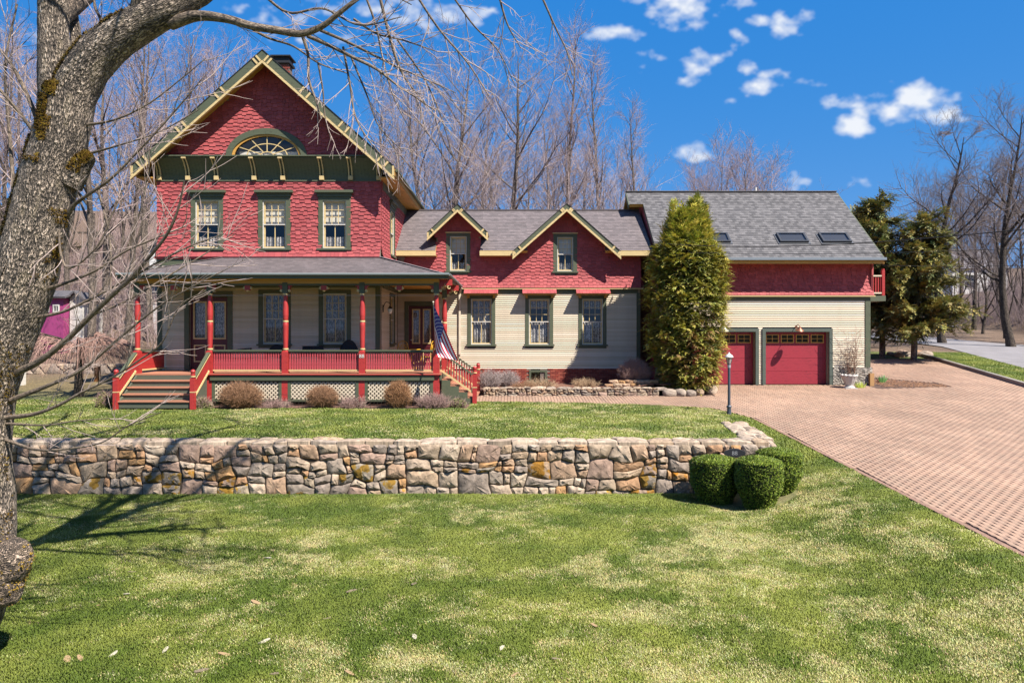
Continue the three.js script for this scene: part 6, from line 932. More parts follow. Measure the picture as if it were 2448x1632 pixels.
{ // climbing vine and urn by the garage corner
  const r = rng(88), W = new Wood(), x0 = P(2035, 0, 28.1).x, g = thing('climbing_vine', 'leafless climbing vine against the clapboards beside the garage door', 'vine', [x0, 0.07 * 28 + 0.1, -28.1]);
  for (let i = 0; i < 16; i++) { const b = V((r() - 0.5) * 0.25, 0, 0.02), pts = wander(b, V((r() - 0.5) * 0.35, 1, 0), 2.3 * (0.6 + 0.5 * r()), 9, 0.16, 0.02, r).map((p) => { p.z = clamp(p.z, 0.0, 0.1); return p; }); W.add(pts, pts.map((_, k) => 0.011 * (1 - k / 11)), 4); for (let k = 0; k < 9; k++) { const e = along(pts, 0.2 + 0.78 * r()), t = wander(e.p, V((r() - 0.5) * 2, (r() - 0.2) * 0.8, 0.05), 0.25 + 0.3 * r(), 4, 0.3, -0.05, r).map((p) => { p.z = clamp(p.z, 0.0, 0.14); return p; }); W.add(t, [0.006, 0.005, 0.004, 0.003, 0.002], 3); } } part('stems', W.geo(), twM([0.22, 0.12, 0.08]), g);
  const u = P(2031, 928, 27.4), q = thing('garden_urn', 'white fluted urn planter beside the garage door', 'planter', [u.x, 0.07 * 27.4 + 0.02, -27.4]), mU = M(0xd9d2cc, 0.7, { map: tWeather });
  const lat = new THREE.LatheGeometry([[0, 0], [0.21, 0], [0.21, 0.05], [0.14, 0.09], [0.13, 0.12], [0.17, 0.18], [0.24, 0.34], [0.29, 0.46], [0.31, 0.48], [0.31, 0.52], [0.27, 0.52], [0.24, 0.44]].map(([a, b]) => new THREE.Vector2(a, b)), 48), lp = lat.attributes.position; for (let i = 0; i < lp.count; i++) { const x = lp.getX(i), y = lp.getY(i), z = lp.getZ(i), a = Math.atan2(z, x), k = 1 + (y > 0.15 && y < 0.5 ? 0.035 * Math.cos(a * 12) : 0) ; lp.setXYZ(i, x * k, y + (y > 0.47 ? 0.022 * Math.cos(a * 12) : 0), z * k); } lat.computeVertexNormals(); part('bowl', lat, mU, q); part('plinth', bx(0.46, 0.05, 0.46, 0, -0.005, 0), mU, q); part('soil', cyl(0.24, 0.25, 0.02, 0, 0.44, 0, 20), M(0x3a2a20, 1), q);
  const tuftOf = (name, label, px, d, w, h, n, cols) => { const x = (px - 1224) / FOC * d, L = new Leaves(), rr = rng(px), t = thing(name, label, 'plant', [x, 0.07 * d + 0.0, -d]); for (let i = 0; i < n; i++) { const a = rr() * 6.28, q2 = Math.sqrt(rr()), p = V(Math.cos(a) * q2 * w * 0.2, 0, Math.sin(a) * q2 * w * 0.2), dd = V(Math.cos(a) * q2 * 0.7, 1, Math.sin(a) * q2 * 0.7).normalize(); L.blade(p, dd, V(-Math.sin(a), 0, Math.cos(a)), h * (0.6 + 0.5 * rr()), 0.016, cols[i % cols.length], V(Math.cos(a) * 0.5, 0.7, Math.sin(a) * 0.5 + 0.5).normalize()); } part('leaves', L.geo(), leafM([1, 1, 1], 0.3), t); };
  tuftOf('lily_clump', 'bright yellow green shoots between the urn and the garage corner', 2058, 27.5, 0.7, 0.3, 90, [[0.35, 0.38, 0.05], [0.24, 0.30, 0.05]]); tuftOf('daffodil_clump', 'dark green clump of daffodil leaves in the corner bed', 2110, 28.9, 0.5, 0.4, 90, [[0.05, 0.14, 0.03], [0.08, 0.19, 0.04]]);
  const lit = new Wood(); for (let i = 0; i < 900; i++) { const x = 14.5 + r() * 2.6, d = 27.6 + r() * 2.2; if (d > 31 - (x - 14.3) * 0.9) continue; const a = r() * 6.28; lit.add([V(x, 0.07 * d + 0.02 + r() * 0.04, -d), V(x + 0.12 * Math.cos(a), 0.07 * d + 0.03 + r() * 0.05, -d + 0.12 * Math.sin(a))], [0.006, 0.004], 3); } const lo = single('bark_mulch', lit.geo(), twM([0.50, 0.27, 0.15]), 'orange brown straw mulch in the bed at the garage corner', 'mulch'); lo.userData.kind = 'stuff';
  const pil = single('stone_pillar', bx(0.16, 0.5, 0.16, P(2082, 0, 28.2).x, 0.07 * 28.2 + 0.25, -28.15), M(0xb48a5a, 0.9), 'short tan block under the garage corner board', 'post'); void pil;
}
{ // weeping tree left of the house
  const r = rng(99), d = 25.6, x = (185 - 1224) / FOC * d, y = groundH(x, d), g = thing('weeping_tree', 'small weeping tree with an umbrella of drooping reddish twigs', 'tree', [x, y, -d]), W = new Wood(), T = new Wood(), tr = wander(V(0, -0.05, 0), V(0.12, 1, 0), 1.75, 5, 0.08, 0, r); W.add(tr, [0.2, 0.15, 0.14, 0.14, 0.13, 0.12], 9);
  for (let i = 0; i < 12; i++) { const a = i / 12 * 6.28 + r() * 0.4, l = 1.3 + r() * 0.7, b = wander(tr[5], V(Math.cos(a), 0.75, Math.sin(a)), l, 6, 0.12, -0.10, r); W.add(b, b.map((_, k) => 0.07 * (1 - k / 7)), 5); for (let j = 0; j < 62; j++) { const e = along(b, 0.15 + 0.85 * r()), p = e.p.clone(), dd = e.d.clone().add(randDir(r).multiplyScalar(0.8)); dd.y = Math.abs(dd.y) * 0.3; const t = wander(p, dd, 0.9 + r() * 0.9, 8, 0.12, -0.24, r); T.add(t, t.map((_, k) => 0.0085 * (1 - k / 10)), 3); } }
  part('trunk', W.geo(), mTrunkDark, g); part('crown', T.geo(), twM([0.46, 0.28, 0.23]), g);
}

// ---------------------------------------------------------------- the old maple at the left
{
  const g = thing('maple_tree', 'old mossy maple with leaning burled trunk and bare branches over the lawn', 'tree', [0, 0, 0]), r = rng(1234), d0 = 8, U = d0 / FOC;
  const smooth = (list, n, dep = () => 0) => { const c = new THREE.CatmullRomCurve3(list.map(([px, py, , dd], i) => P(px, py, d0 + (dd || 0) + dep(i / (list.length - 1))))), pts = c.getPoints(n), rad = pts.map((_, k) => { const f = k / n * (list.length - 1), i = Math.min(list.length - 2, Math.floor(f)); return lerp(list[i][2], list[i + 1][2], f - i) * U / 2; }); return [pts, rad]; };
  const rough = (rad, amp, s) => rad.map((q, k) => (a) => q * (1 + 0.07 * (fbm(a * 0.955 * 2 + s, k * 0.09, 3) - 0.5)) + amp * (fbm(a / 6.2832 * 26 + s, k * 0.35, 4, 26) - 0.5));
  const mBark = new THREE.MeshStandardMaterial({ color: new THREE.Color().setRGB(0.72, 0.63, 0.57), map: tBark, bumpMap: bBark, bumpScale: 0.05, roughness: 0.95 });
  const W = new Wood(), [tp, tr] = smooth([[-190, 1640, 250], [-140, 1530, 210], [-75, 1410, 170], [-52, 1310, 150], [-52, 1210, 148], [-62, 1080, 146], [-52, 950, 150], [-22, 850, 152], [20, 740, 150], [58, 650, 140], [80, 580, 130], [100, 500, 128], [122, 400, 116], [148, 310, 112], [162, 240, 112], [166, 205, 90]], 150); W.add(tp, rough(tr, 0.028, 1), 48, 3);
  const [bp, br] = smooth([[158, 300, 92], [185, 205, 100], [240, 125, 95], [320, 65, 86], [400, 18, 78], [480, -30, 70, 0.1], [570, -110, 62, 0.4], [660, -210, 52, 0.8], [760, -320, 40, 1.2], [840, -440, 28, 1.5]], 100); W.add(bp, rough(br, 0.024, 3), 36, 2);
  const [ap, ar] = smooth([[146, 300, 84], [134, 190, 78], [127, 80, 66], [126, -20, 64], [122, -150, 58], [132, -320, 48, -0.2], [118, -480, 36, -0.4], [125, -650, 22, -0.5]], 90); W.add(ap, rough(ar, 0.022, 5), 32, 2);
  const [cp, cr] = smooth([[168, 215, 50, 0.2], [182, 110, 27, 0.35], [174, 40, 24, 0.5], [166, -60, 20, 0.7], [190, -260, 14, 1]], 40); W.add(cp, cr, 12);
  const [sp, sr] = smooth([[165, 440, 60], [195, 395, 46], [214, 374, 30], [219, 368, 10]], 14); W.add(sp, rough(sr, 0.02, 7), 16);
  part('trunk', W.geo(), mBark, g);
  const L = new Leaves();
  // burl
  const burl = (px, py, rp, s) => { const q = new THREE.IcosahedronGeometry(1, 5), p = q.attributes.position; for (let i = 0; i < p.count; i++) { const x = p.getX(i), y = p.getY(i), z = p.getZ(i), k = rp * U * (0.8 + 0.4 * fbm(x * 1.6 + s, y * 1.6 + z + s, 3) + 0.06 * fbm(x * 9 + s, y * 14 + z * 7, 3)); p.setXYZ(i, x * k * 0.95, y * k * 1.25, z * k); } q.computeVertexNormals(); const o = part('burl', q, new THREE.MeshStandardMaterial({ color: new THREE.Color().setRGB(0.60, 0.49, 0.42), map: tBark, bumpMap: bBark, bumpScale: 0.05, roughness: 0.95 }), g); const c = P(px, py, d0 - 0.1); o.position.copy(c); for (let i = 0; i < 1100; i++) { const k = Math.floor(r() * p.count), v = V(p.getX(k), p.getY(k), p.getZ(k)), n = v.clone().normalize(); if (fbm(n.x * 2.5 + s + 9, n.y * 2.5 + n.z, 3) < 0.52) continue; v.add(c).add(randDir(r).multiplyScalar(0.012)); const dd = n.clone().add(randDir(r)).normalize(); L.blade(v, dd, dd.clone().cross(n).normalize(), 0.02, 0.008, r() < 0.6 ? [0.42, 0.27, 0.03] : [0.30, 0.20, 0.04], n); } };
  burl(28, 1345, 44, 2); burl(-14, 1360, 62, 8); burl(12, 1400, 40, 15);
  // moss cushions
  const moss = (pts, rad, t0, t1, a0, a1, n, dens) => { for (let i = 0; i < n; i++) { const t = lerp(t0, t1, r()), f = t * (pts.length - 1), k = Math.min(pts.length - 2, Math.floor(f)), c = pts[k].clone().lerp(pts[k + 1], f - k), ax = pts[k + 1].clone().sub(pts[k]).normalize(), sx = ax.clone().cross(V(0, 0, 1)).normalize(), a = lerp(a0, a1, r()), out = V(0, 0, 1).multiplyScalar(Math.cos(a)).addScaledVector(sx, Math.sin(a)).normalize(); if (fbm(t * 26 + a0, a * 2.2 + 5, 3) < dens) continue; const q = rad[k] * 1.0, p = c.addScaledVector(out, q), dd = out.clone().add(randDir(r).multiplyScalar(0.9)).normalize(), h = r(); L.blade(p, dd, dd.clone().cross(randDir(r)).normalize(), 0.022 + 0.02 * r(), 0.006, h < 0.4 ? [0.20, 0.115, 0.012] : h < 0.75 ? [0.12, 0.07, 0.015] : [0.27, 0.19, 0.02], out); } };
  moss(tp, tr, 0.80, 0.99, -1.5, 0.1, 5200, 0.42); moss(tp, tr, 0.62, 0.86, -1.6, -0.7, 3000, 0.45); moss(bp, br, 0.0, 0.42, -1.7, -0.6, 4200, 0.44); moss(sp, sr, 0.2, 1, -1.2, 0.6, 1500, 0.35); moss(tp, tr, 0.60, 0.74, 0.8, 1.6, 1500, 0.46); moss(tp, tr, 0.15, 0.5, 0.7, 1.7, 1400, 0.54);
  part('moss', L.geo(), leafM([1, 1, 1], 0.1), g);
  // branches traced from the photograph, with twigs
  const B = new Wood(), T = new Wood();
  const spray = (pts, rad, n0, len, droop) => { const n = Math.round(n0 * 1.15); for (let i = 0; i < n; i++) { const e = along(pts, 0.12 + 0.86 * (i + r()) / n), q = wander(e.p, side(e.d, 0.4 + 0.45 * r(), r), len * 1.55 * (0.5 + r()), 7, 0.11, droop * 0.7 + 0.015, r), k = Math.min(0.0058, rad * 0.6); T.add(q, [k, k * 0.95, k * 0.85, k * 0.75, k * 0.65, k * 0.55, k * 0.45, k * 0.35], 4); for (let m = 0; m < 3; m++) { const f = along(q, 0.25 + 0.7 * r()), t = wander(f.p, side(f.d, 0.55, r), len * 0.7 * (0.4 + r()), 4, 0.12, 0.06, r); T.add(t, [k * 0.62, k * 0.55, k * 0.5, k * 0.42, k * 0.3], 3); } } };
  const branch = (list, z, n, len, droop = -0.02) => { const [p, q] = smooth(list, list.length * 5, (t) => z * t); B.add(p, q, 7); if (n) spray(p, q[q.length >> 1], n, len, droop); };
  branch([[405, 55, 34], [470, 38, 25], [540, 45, 20], [600, 62, 19], [660, 72, 18], [720, 80, 17], [770, 62, 14], [805, 35, 12], [850, 0, 10], [920, -50, 7]], -0.3, 5, 0.4, 0.02);
  branch([[722, 82, 9], [736, 130, 7], [738, 190, 6], [755, 240, 5], [768, 285, 3]], -0.2, 4, 0.18, -0.03);
  branch([[735, 86, 10], [790, 110, 9], [850, 140, 8], [900, 165, 7], [945, 200, 5], [990, 230, 4], [1040, 265, 2]], -0.3, 12, 0.34, -0.05);
  branch([[765, 72, 8], [830, 100, 7], [890, 130, 6], [950, 160, 5], [1020, 190, 4], [1090, 222, 2]], 0.3, 13, 0.32, -0.06);
  branch([[905, -20, 8], [932, 90, 7], [958, 168, 6], [985, 210, 4], [1015, 245, 2]], 0.1, 10, 0.3, -0.05);
  branch([[845, 45, 6], [900, 80, 5], [960, 95, 4], [1050, 125, 2]], 0.1, 8, 0.3, -0.03); branch([[820, 112, 6], [836, 200, 5], [850, 280, 4], [885, 340, 3], [925, 385, 2]], -0.1, 12, 0.26, -0.05);
  branch([[760, 150, 5], [772, 220, 4], [775, 270, 3], [790, 330, 2]], 0.1, 5, 0.2, -0.01); branch([[1190, -20, 6], [1214, 60, 4], [1245, 115, 2]], 0.1, 7, 0.26, -0.03); branch([[1290, -20, 6], [1330, 70, 4], [1356, 125, 3], [1368, 180, 2]], 0.1, 7, 0.24, -0.02); branch([[590, 62, 7], [640, 90, 6], [700, 110, 5], [760, 150, 4], [830, 175, 3]], 0.3, 5, 0.24, 0.02);
  branch([[22, 897, 20], [90, 865, 15], [160, 810, 13], [215, 755, 12], [262, 710, 11], [312, 665, 10], [355, 615, 8], [398, 560, 7], [425, 500, 5], [440, 430, 3]], -0.9, 14, 0.4, 0.04);
  branch([[312, 665, 6], [380, 625, 5], [450, 590, 4], [530, 560, 2]], -0.3, 6, 0.35, 0.03); branch([[215, 755, 6], [300, 720, 5], [400, 660, 4], [500, 600, 3], [560, 560, 2]], 0.2, 8, 0.34, 0.04);
  branch([[20, 958, 14], [130, 915, 9], [200, 880, 7], [270, 820, 6], [330, 770, 5], [390, 725, 4], [450, 690, 3], [535, 645, 2]], -0.6, 10, 0.36, 0.03);
  branch([[10, 998, 13], [80, 990, 9], [140, 968, 8], [190, 940, 6], [262, 905, 5], [330, 862, 4], [385, 820, 4], [430, 730, 3], [492, 695, 2]], -0.7, 10, 0.36, 0.02);
  branch([[80, 760, 9], [150, 745, 7], [200, 722, 6], [262, 690, 5], [320, 655, 3]], -0.2, 7, 0.34, 0.02); branch([[95, 695, 10], [160, 675, 7], [230, 645, 6], [300, 600, 5], [370, 570, 4], [445, 540, 2]], -0.3, 9, 0.36, 0.03);
  branch([[155, 520, 16], [176, 490, 10], [205, 468, 8], [262, 428, 7], [330, 360, 5], [420, 262, 4], [485, 185, 2]], -0.4, 10, 0.36, 0.05); branch([[190, 300, 8], [270, 287, 5], [350, 250, 4], [430, 190, 3], [490, 140, 2]], -0.2, 8, 0.3, 0.05); branch([[200, 370, 8], [290, 345, 4], [380, 315, 3], [475, 262, 2]], -0.3, 7, 0.3, 0.05);
  branch([[105, 330, 14], [70, 240, 10], [30, 160, 8], [-10, 105, 6]], 0.2, 8, 0.4, 0.03); branch([[100, 345, 10], [40, 262, 7], [-10, 205, 6]], -0.2, 7, 0.36, 0.03); branch([[20, 700, 12], [32, 480, 10], [22, 330, 8], [12, 150, 6], [40, 10, 4]], 0.3, 12, 0.36, 0.04); branch([[185, 120, 10], [240, 60, 8], [225, 10, 6], [230, -60, 4]], 0.2, 6, 0.3, 0.04);
  branch([[8, 1012, 7], [110, 1016, 4], [180, 1006, 3], [262, 1000, 2]], -0.4, 5, 0.24); branch([[14, 1052, 9], [90, 1075, 6], [180, 1070, 5], [245, 1056, 4], [310, 1015, 3], [385, 985, 2]], -0.6, 6, 0.26, 0.03); branch([[160, 480, 8], [140, 560, 6], [160, 640, 5], [230, 590, 4], [280, 480, 3]], -0.3, 8, 0.34, 0.03);
  branch([[230, 440, 6], [260, 560, 5], [265, 640, 4], [262, 720, 3]], -0.2, 8, 0.3, -0.02); branch([[300, 600, 5], [330, 520, 4], [352, 420, 3], [360, 330, 2]], -0.2, 8, 0.3, 0.05);
  for (const l of [[[870, -20, 6], [898, 60, 5], [915, 140, 4], [940, 230, 3], [985, 320, 2]], [[950, 95, 5], [1015, 190, 4], [1058, 290, 3], [1085, 385, 2]], [[990, -20, 6], [1050, 70, 5], [1118, 150, 4], [1172, 235, 2]], [[1075, -20, 5], [1132, 60, 4], [1190, 120, 3], [1232, 205, 2]], [[840, 138, 5], [878, 230, 4], [905, 300, 3], [962, 362, 2]], [[620, -20, 7], [690, 30, 6], [770, 20, 5], [860, 60, 4], [960, 40, 2]]]) branch(l, (r() - 0.5) * 0.8, 9, 0.26, -0.03);
  // the crown above the frame
  const bough = (pts, rad, n) => { for (let i = 0; i < n; i++) { const e = along(pts, 0.35 + 0.63 * (i + r()) / n), dir = side(e.d, 0.8 + 0.3 * r(), r); dir.y = Math.abs(dir.y) + 0.25; if (dir.z > 0.2) dir.z *= 0.4; const q = wander(e.p, dir, 2.2 + r() * 2.0, 8, 0.14, 0.04, r); B.add(q, q.map((_, k) => 0.055 * (1 - k / 9)), 6); for (let j = 0; j < 9; j++) { const f = along(q, 0.2 + 0.78 * r()), s = wander(f.p, side(f.d, 0.7, r), 0.7 + r() * 0.8, 5, 0.18, 0.05, r); B.add(s, s.map((_, k) => 0.016 * (1 - k / 6)), 4); spray(s, 0.01, 4, 0.4, 0.03); } } };
  for (const [w, rr] of [[[[-5.15, 8.4, -8], [-4.8, 10, -10], [-4, 11.5, -12], [-3.2, 12.5, -13.6]], 0.10], [[[-5.15, 7.6, -8], [-5.6, 9.6, -10.5], [-6.1, 11.2, -13], [-6.3, 12.6, -15]], 0.10], [[[-3.2, 8.1, -8.3], [-2.4, 9.9, -10], [-1.4, 11.4, -12], [-0.4, 12.6, -13.5]], 0.10], [[[-2.6, 8.8, -8.6], [-1.6, 10, -9.4], [-0.4, 11, -10.4], [0.9, 12, -11.4]], 0.08], [[[-5.2, 9.5, -7.8], [-4.2, 11, -9], [-2.8, 12.4, -10.4], [-1.6, 13.4, -11.4]], 0.08], [[[-3.3, 8.0, -8.2], [-2, 9, -8], [-0.5, 9.8, -7.8], [1, 10.5, -7.6]], 0.10], [[[-2.9, 8.4, -8.3], [-1.9, 9.8, -8.4], [-0.9, 11.2, -8.2], [-0.2, 12.6, -8]], 0.09], [[[-4.2, 7.5, -8], [-3.4, 9.4, -7.4], [-2.4, 11, -7], [-1.6, 12.4, -6.8]], 0.09]]) { const q = new THREE.CatmullRomCurve3(w.map((v) => V(...v))).getPoints(24); B.add(q, q.map((_, k) => rr * 1.5 * (1 - k / 30)), 8); for (let j = 0; j < 14; j++) { const f = along(q, 0.15 + 0.83 * (j + r()) / 14), dd = side(f.d, 0.6 + 0.4 * r(), r); dd.y = Math.abs(dd.y); const s = wander(f.p, dd, 1.0 + r() * 1.3, 6, 0.15, 0.05, r); B.add(s, s.map((_, k) => 0.045 * (1 - k / 7)), 5); spray(s, 0.012, 6, 0.5, 0.03); } }
  bough(bp.slice(50), br, 9); bough(ap.slice(40), ar, 8); bough(cp.slice(20), cr, 3);
  part('branch', B.geo(), new THREE.MeshStandardMaterial({ color: new THREE.Color().setRGB(0.42, 0.35, 0.30), map: tBark, roughness: 0.9 }), g); part('twigs', T.geo(), twM([0.44, 0.345, 0.31]), g);
}
// ---------------------------------------------------------------- lamp post, fence, wires
{
  const d = 21.8, x = (1743.5 - 1224) / FOC * d, y = groundH(x, d) - 0.01, g = thing('lamp_post', 'grey lamp post with white capped lantern at the lawn edge by the driveway', 'lamp post', [x, y, -d]), m = M(0x565c66, 0.45, { metalness: 0.35 });
  part('base', new THREE.LatheGeometry([[0.085, 0], [0.085, 0.03], [0.068, 0.06], [0.062, 0.24], [0.078, 0.26], [0.078, 0.29], [0.055, 0.32]].map(([a, b]) => new THREE.Vector2(a, b)), 18), m, g); part('pole', cyl(0.044, 0.040, 1.16, 0, 0.31, 0, 16), m, g); part('collar', cyl(0.05, 0.05, 0.09, 0, 1.47, 0, 14), mSteel, g);
  const mW = M(0xd6d2cc, 0.5); part('lantern_cage', merge([cyl(0.05, 0.06, 0.03, 0, 1.56, 0, 12), ...[0, 1, 2, 3].map((k) => { const a = k * Math.PI / 2 + 0.4; return rod([0.05 * Math.cos(a), 1.58, 0.05 * Math.sin(a)], [0.095 * Math.cos(a), 1.79, 0.095 * Math.sin(a)], 0.008); })]), m, g); part('globe', cyl(0.045, 0.088, 0.2, 0, 1.585, 0, 14), new THREE.MeshPhysicalMaterial({ color: 0xe8e4dc, roughness: 0.3, transmission: 0.6, thickness: 0, side: THREE.DoubleSide }), g); part('cap', new THREE.LatheGeometry([[0.125, 0], [0.125, 0.02], [0.085, 0.075], [0.03, 0.11], [0.018, 0.125], [0.022, 0.145], [0, 0.16]].map(([a, b]) => new THREE.Vector2(a, b)), 20), mW, g, [0, 1.79, 0]);
}
{ // wire edging fence round the porch bed
  const g = thing('wire_fence', 'low dark wire fence of hooped pickets edging the porch bed', 'fence', [0, 0, 0]), m = M(0x2a2422, 0.6), y = 1.58; let n = 0;
  for (let x = -9.7; x < -2.0; x += 0.115) { const h = 0.34 + 0.06 * Math.sin((n % 8) / 8 * Math.PI), z = -22.72; part('picket', rod([x, y, z], [x, y + h, z], 0.005, 5), m, g); if (n % 8 === 0 && x < -2.9) { const p = []; for (let k = 0; k <= 8; k++) p.push([x + 0.92 * k / 8, y + 0.36 + 0.16 * Math.sin(k / 8 * Math.PI), z + 0.01]); part('hoop', tube(p, 0.006, 16, 5), m, g); } n++; }
  part('rail', merge([rod([-9.7, y + 0.3, -22.71], [-2.0, y + 0.3, -22.71], 0.005, 5), rod([-9.7, y + 0.08, -22.71], [-2.0, y + 0.08, -22.71], 0.005, 5)]), m, g);
}
{
  const wire = (label, pts, rr) => single('overhead_wire', tube(pts.map(([px, py, d]) => P(px, py, d)), rr, 60, 5), M(0x1c1a1c, 0.7), label, 'wire', 'wires over the driveway');
  wire('thick dark service wire slung across the garage roof below the skylights', [[1556, 577, 27.4], [1600, 583, 25.5], [1740, 589, 21], [1900, 588, 18], [2115, 577, 16], [2448, 548, 14], [2700, 520, 13]], 0.011);
  wire('thin dark wire crossing the lower garage roof above the gutter', [[1650, 604, 21], [1900, 607, 19], [2115, 604, 17], [2448, 594, 15], [2700, 585, 14]], 0.006); wire('thin wire crossing the road at the height of the balcony', [[2110, 634, 36], [2300, 637, 34], [2448, 634, 32], [2650, 628, 30]], 0.012); wire('fine wire over the road between the two heavier wires', [[2250, 560, 36], [2448, 569, 33], [2650, 575, 31]], 0.008);
}
// ---------------------------------------------------------------- neighbours and small things in the yard
{
  const box = (name, label, cat, px0, px1, top, d, dep, m, roofM, o = {}) => {
    const x0 = (px0 - 1224) / FOC * d, x1 = (px1 - 1224) / FOC * d, w = x1 - x0, y0 = groundH((x0 + x1) / 2, d) - 0.4, h = CAMY + (HZ - top) / FOC * d - y0, g = thing(name, label, cat, [(x0 + x1) / 2, y0, -d - dep / 2]);
    part('wall', bx(w, h, dep, 0, h / 2, 0), m, g); const rh = o.rise ?? w * 0.35, ov = 0.25;
    if (o.side) { part('gable', ext([[-dep / 2, h + 0.002], [dep / 2, h + 0.002], [0, h + rh]], w - 0.02).rotateY(Math.PI / 2).translate(-w / 2 + 0.01, 0, 0), m, g); for (const s of [-1, 1]) part('roof', bar([0, h + rh + 0.05, 0], [0, h - 0.12, s * (dep / 2 + ov)], w + 0.5, 0.10), roofM, g); }
    else { part('gable', ext([[-w / 2, h + 0.002], [w / 2, h + 0.002], [0, h + rh]], dep - 0.02).translate(0, 0, -dep / 2 + 0.01), m, g); for (const s of [-1, 1]) part('roof', bar([0, h + rh + 0.05, 0], [s * (w / 2 + ov), h - 0.12, 0], dep + 0.5, 0.10), roofM, g); }
    for (const [u, v, ww, hh] of o.windows || []) { const q = sub('window', g, [u * w, v * h, dep / 2]); part('frame', merge([bx(ww + 0.14, 0.07, 0.05, 0, hh / 2 + 0.035, 0.03), bx(ww + 0.14, 0.07, 0.05, 0, -hh / 2 - 0.035, 0.03), bx(0.07, hh, 0.05, -ww / 2 - 0.035, 0, 0.03), bx(0.07, hh, 0.05, ww / 2 + 0.035, 0, 0.03), bx(hh > 1 ? ww : 0.03, hh > 1 ? 0.04 : hh, 0.03, 0, 0, 0.03)]), mWhite, q); part('pane', bx(ww, hh, 0.02, 0, 0, 0.012), M(0x20262e, 0.1), q); }
    return g;
  };
  const mSid = (hex) => M(hex, 0.7, { map: tex(128, grey((u, v) => ((v * 16) % 1) < 0.12 ? 0.78 : 1)) }), mag = M(0xa8407c, 0.7, { map: tPaint }), grR = M(0x5d5a5e, 0.9);
  box('garden_shed', 'magenta painted shed with small windows on the hillside left of the house', 'shed', 97, 150, 706, 40, 2.4, mag, grR, { side: true, rise: 0.25, windows: [[-0.25, 0.8, 0.22, 0.3], [0.2, 0.8, 0.22, 0.3]] });
  box('white_shed', 'small white gabled shed beside the magenta one', 'shed', 166, 196, 712, 40.5, 2, mWhite, grR, { rise: 0.3 });
  box('neighbour_house', 'white clapboard neighbour house glimpsed behind the left porch post', 'house', 350, 520, 600, 46, 7, mSid(0xdcdcdc), grR, { windows: [[-0.36, 0.55, 0.8, 1.4]] });
  box('neighbour_house', 'grey neighbour house behind the foreground maple trunk', 'house', -60, 40, 590, 60, 8, mSid(0x9a9aa2), grR, { side: true, rise: 2.4, windows: [[0.2, 0.5, 0.9, 1.4]] });
  box('neighbour_house', 'white house behind the bare trees across the road', 'house', 2278, 2410, 640, 84, 8, mSid(0xe8e6e4), M(0x77747a, 0.9), { side: true, rise: 2.6, windows: [[-0.2, 0.5, 1.1, 1.5], [0.25, 0.5, 1.1, 1.5]] });
  box('neighbour_house', 'white house seen low behind the cedars by the road', 'house', 2090, 2170, 680, 92, 8, mSid(0xe8e6e4), M(0x77747a, 0.9), { side: true, rise: 2.0, windows: [[0.2, 0.5, 1.1, 1.5]] });
  const up = P(222, 510, 40), uy = groundH(up.x, 40); const pole = thing('utility_pole', 'pale weathered utility pole among the bare trees left of the house', 'pole', [up.x, uy - 0.2, -40]); part('pole', cyl(0.14, 0.09, up.y - uy + 0.2, 0, 0, 0, 10), mTrunkPale, pole); part('crossarm', bx(1.6, 0.1, 0.1, 0, up.y - uy - 0.9, 0.12), mTrunkPale, pole);
  const wp = P(46, 920, 28.4), p2 = thing('gate_post', 'square white post with cap standing behind the maple trunk', 'post', [wp.x, groundH(wp.x, 28.4), -28.4]); part('shaft', bx(0.30, 1.12, 0.30, 0, 0.56, 0), mWhite, p2); part('cap', bx(0.36, 0.06, 0.36, 0, 1.15, 0), mWhite, p2);
  const ob = P(232, 885, 29.5), o3 = thing('marker_post', 'short orange brown wooden post beyond the weeping tree', 'post', [ob.x, groundH(ob.x, 29.5), -29.5]); part('shaft', bx(0.17, 0.62, 0.17, 0, 0.31, 0), M(0xa9703a, 0.9, { map: tWeather }), o3); part('cap', bx(0.2, 0.03, 0.2, 0, 0.635, 0), M(0x8d5c30, 0.9), o3);
  const gl = P(267, 900, 23.2), o4 = thing('path_light', 'small black box light on a stake left of the front steps', 'light', [gl.x, groundH(gl.x, 23.2), -23.2]); part('stake', cyl(0.015, 0.015, 0.9, 0, 0, 0, 8), mIron, o4); part('housing', bx(0.14, 0.18, 0.14, 0, 0.98, 0), mIron, o4); part('roof', new THREE.ConeGeometry(0.13, 0.08, 4).rotateY(Math.PI / 4).translate(0, 1.11, 0), mIron, o4);
  // low terrace wall in the left yard
  const r = rng(616), tw = thing('terrace_wall', 'low grey stone terrace wall in the yard left of the house', 'wall', [0, 0, 0]), x0 = -22.5, Wd = 5.6, d = 32, base = groundH(-20, d) - 0.05; part('wall_core', bx(Wd - 0.1, 0.42, 0.3, x0 + Wd / 2, base + 0.22, -d - 0.2), mMortar, tw);
  for (const p of cells(seedRows(Wd, 0.5, 0.22, r, 0.35, 0.9), Wd, 0.5)) { const { c, rad } = polyInset(p, 0); if (rad < 0.06) continue; part('stone', stoneGeo(p.map(([a, b]) => [a - c[0], b - c[1]]), 0.015, 0.14, 0.04, r), mStone[[0, 1, 5, 7][Math.floor(r() * 4)]], tw, [x0 + c[0], base + c[1], -d]); }
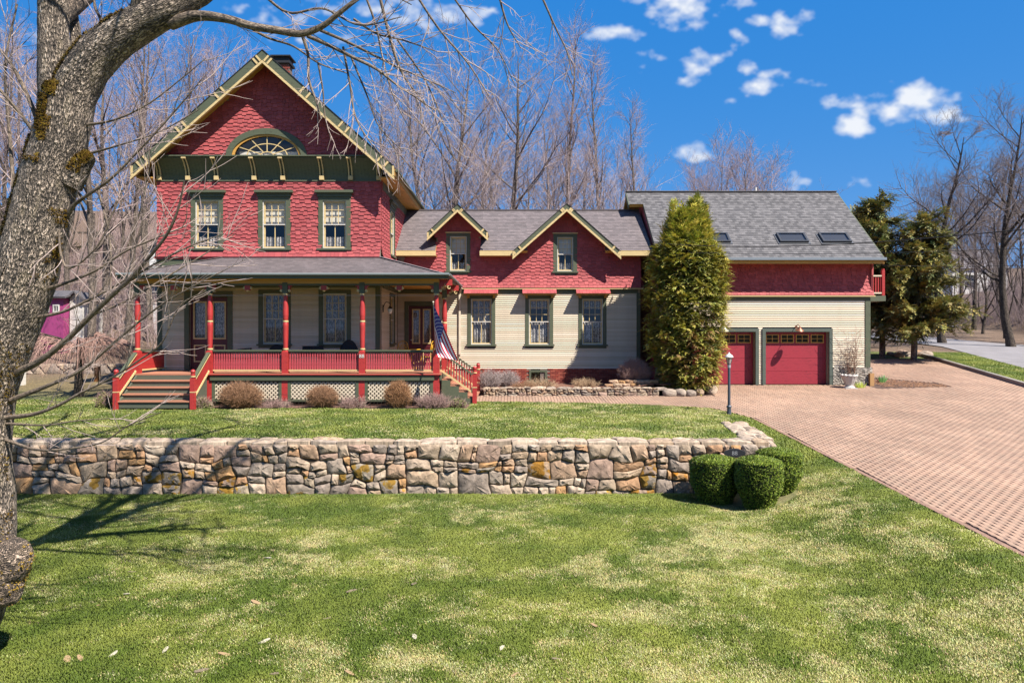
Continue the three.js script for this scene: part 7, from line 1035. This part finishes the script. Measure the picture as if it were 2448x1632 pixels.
  // rocks under the cedars
  for (let k = 0; k < 9; k++) { const px = 2125 + k * 11 + r() * 6, dd = 39.2 + r() * 2, xx = (px - 1224) / FOC * dd, q = new THREE.IcosahedronGeometry(0.16 + r() * 0.16, 2), p = q.attributes.position; for (let i = 0; i < p.count; i++) { const s = 0.75 + 0.5 * fbm(p.getX(i) * 3 + k, p.getY(i) * 3 + p.getZ(i) * 2, 2); p.setXYZ(i, p.getX(i) * s * 1.3, p.getY(i) * s * 0.8, p.getZ(i) * s); } q.computeVertexNormals(); const o = single('rock', q, mStone[[1, 5, 3, 9][k % 4]], 'rough rock in the row under the cedars by the road', 'rock', 'rocks under the cedars'); o.position.set(xx, 0.07 * dd + 0.08, -dd); }
  // litter on the lawn
  const chips = [[610, 1445, 0], [630, 1540, 1], [780, 1485, 2], [1230, 1620, 0], [270, 1570, 1], [190, 1580, 0], [655, 1618, 2], [395, 1560, 1], [840, 1418, 2], [160, 1582, 0], [300, 1425, 1], [1330, 1582, 2], [535, 1570, 0], [990, 1528, 1], [315, 1372, 2], [835, 1615, 0], [640, 1338, 1], [990, 1400, 2], [235, 1452, 0], [1200, 1555, 1], [480, 1610, 2], [1420, 1500, 0]];
  const mC = [M(0xb99a72, 0.95, { map: tWeather }), M(0xd6cbb4, 0.95, { map: tWeather }), M(0x8f7f68, 0.95, { map: tWeather })];
  chips.forEach(([px, py, k], i) => { let dd = 10; for (let n = 0; n < 30; n++) dd = (CAMY - groundH((px - 1224) / FOC * dd, dd)) * FOC / (py - HZ); const l = 0.05 + r() * 0.06, sh = []; for (let q = 0; q < 8; q++) { const a = q / 8 * 6.28; sh.push([Math.cos(a) * l * (0.7 + 0.4 * r()), Math.sin(a) * l * 0.32 * (0.7 + 0.5 * r())]); } const e = ext(sh, 0.006).rotateX(-Math.PI / 2), xx = (px - 1224) / FOC * dd, o = single('bark_chip', e, mC[k], ['tan curled bark flake lying on the lower lawn', 'pale bleached bark flake lying on the lower lawn', 'grey brown bark flake lying on the lower lawn'][k], 'bark flake', ['tan flakes on the lawn', 'pale flakes on the lawn', 'grey flakes on the lawn'][k]); o.position.set(xx, groundH(xx, dd) + 0.035, -dd); o.rotation.set((r() - 0.5) * 0.3, r() * 6.28, (r() - 0.5) * 0.3); });
}

// weathered paint, soil and leaves reflect about three quarters of the fresh swatches above
const seen = new Set();
scene.traverse((o) => { if (o.isMesh && !seen.has(o.material) && o.material !== mGlass) { seen.add(o.material); o.material.color.multiplyScalar(0.76); } });
renderer.render(scene, camera);
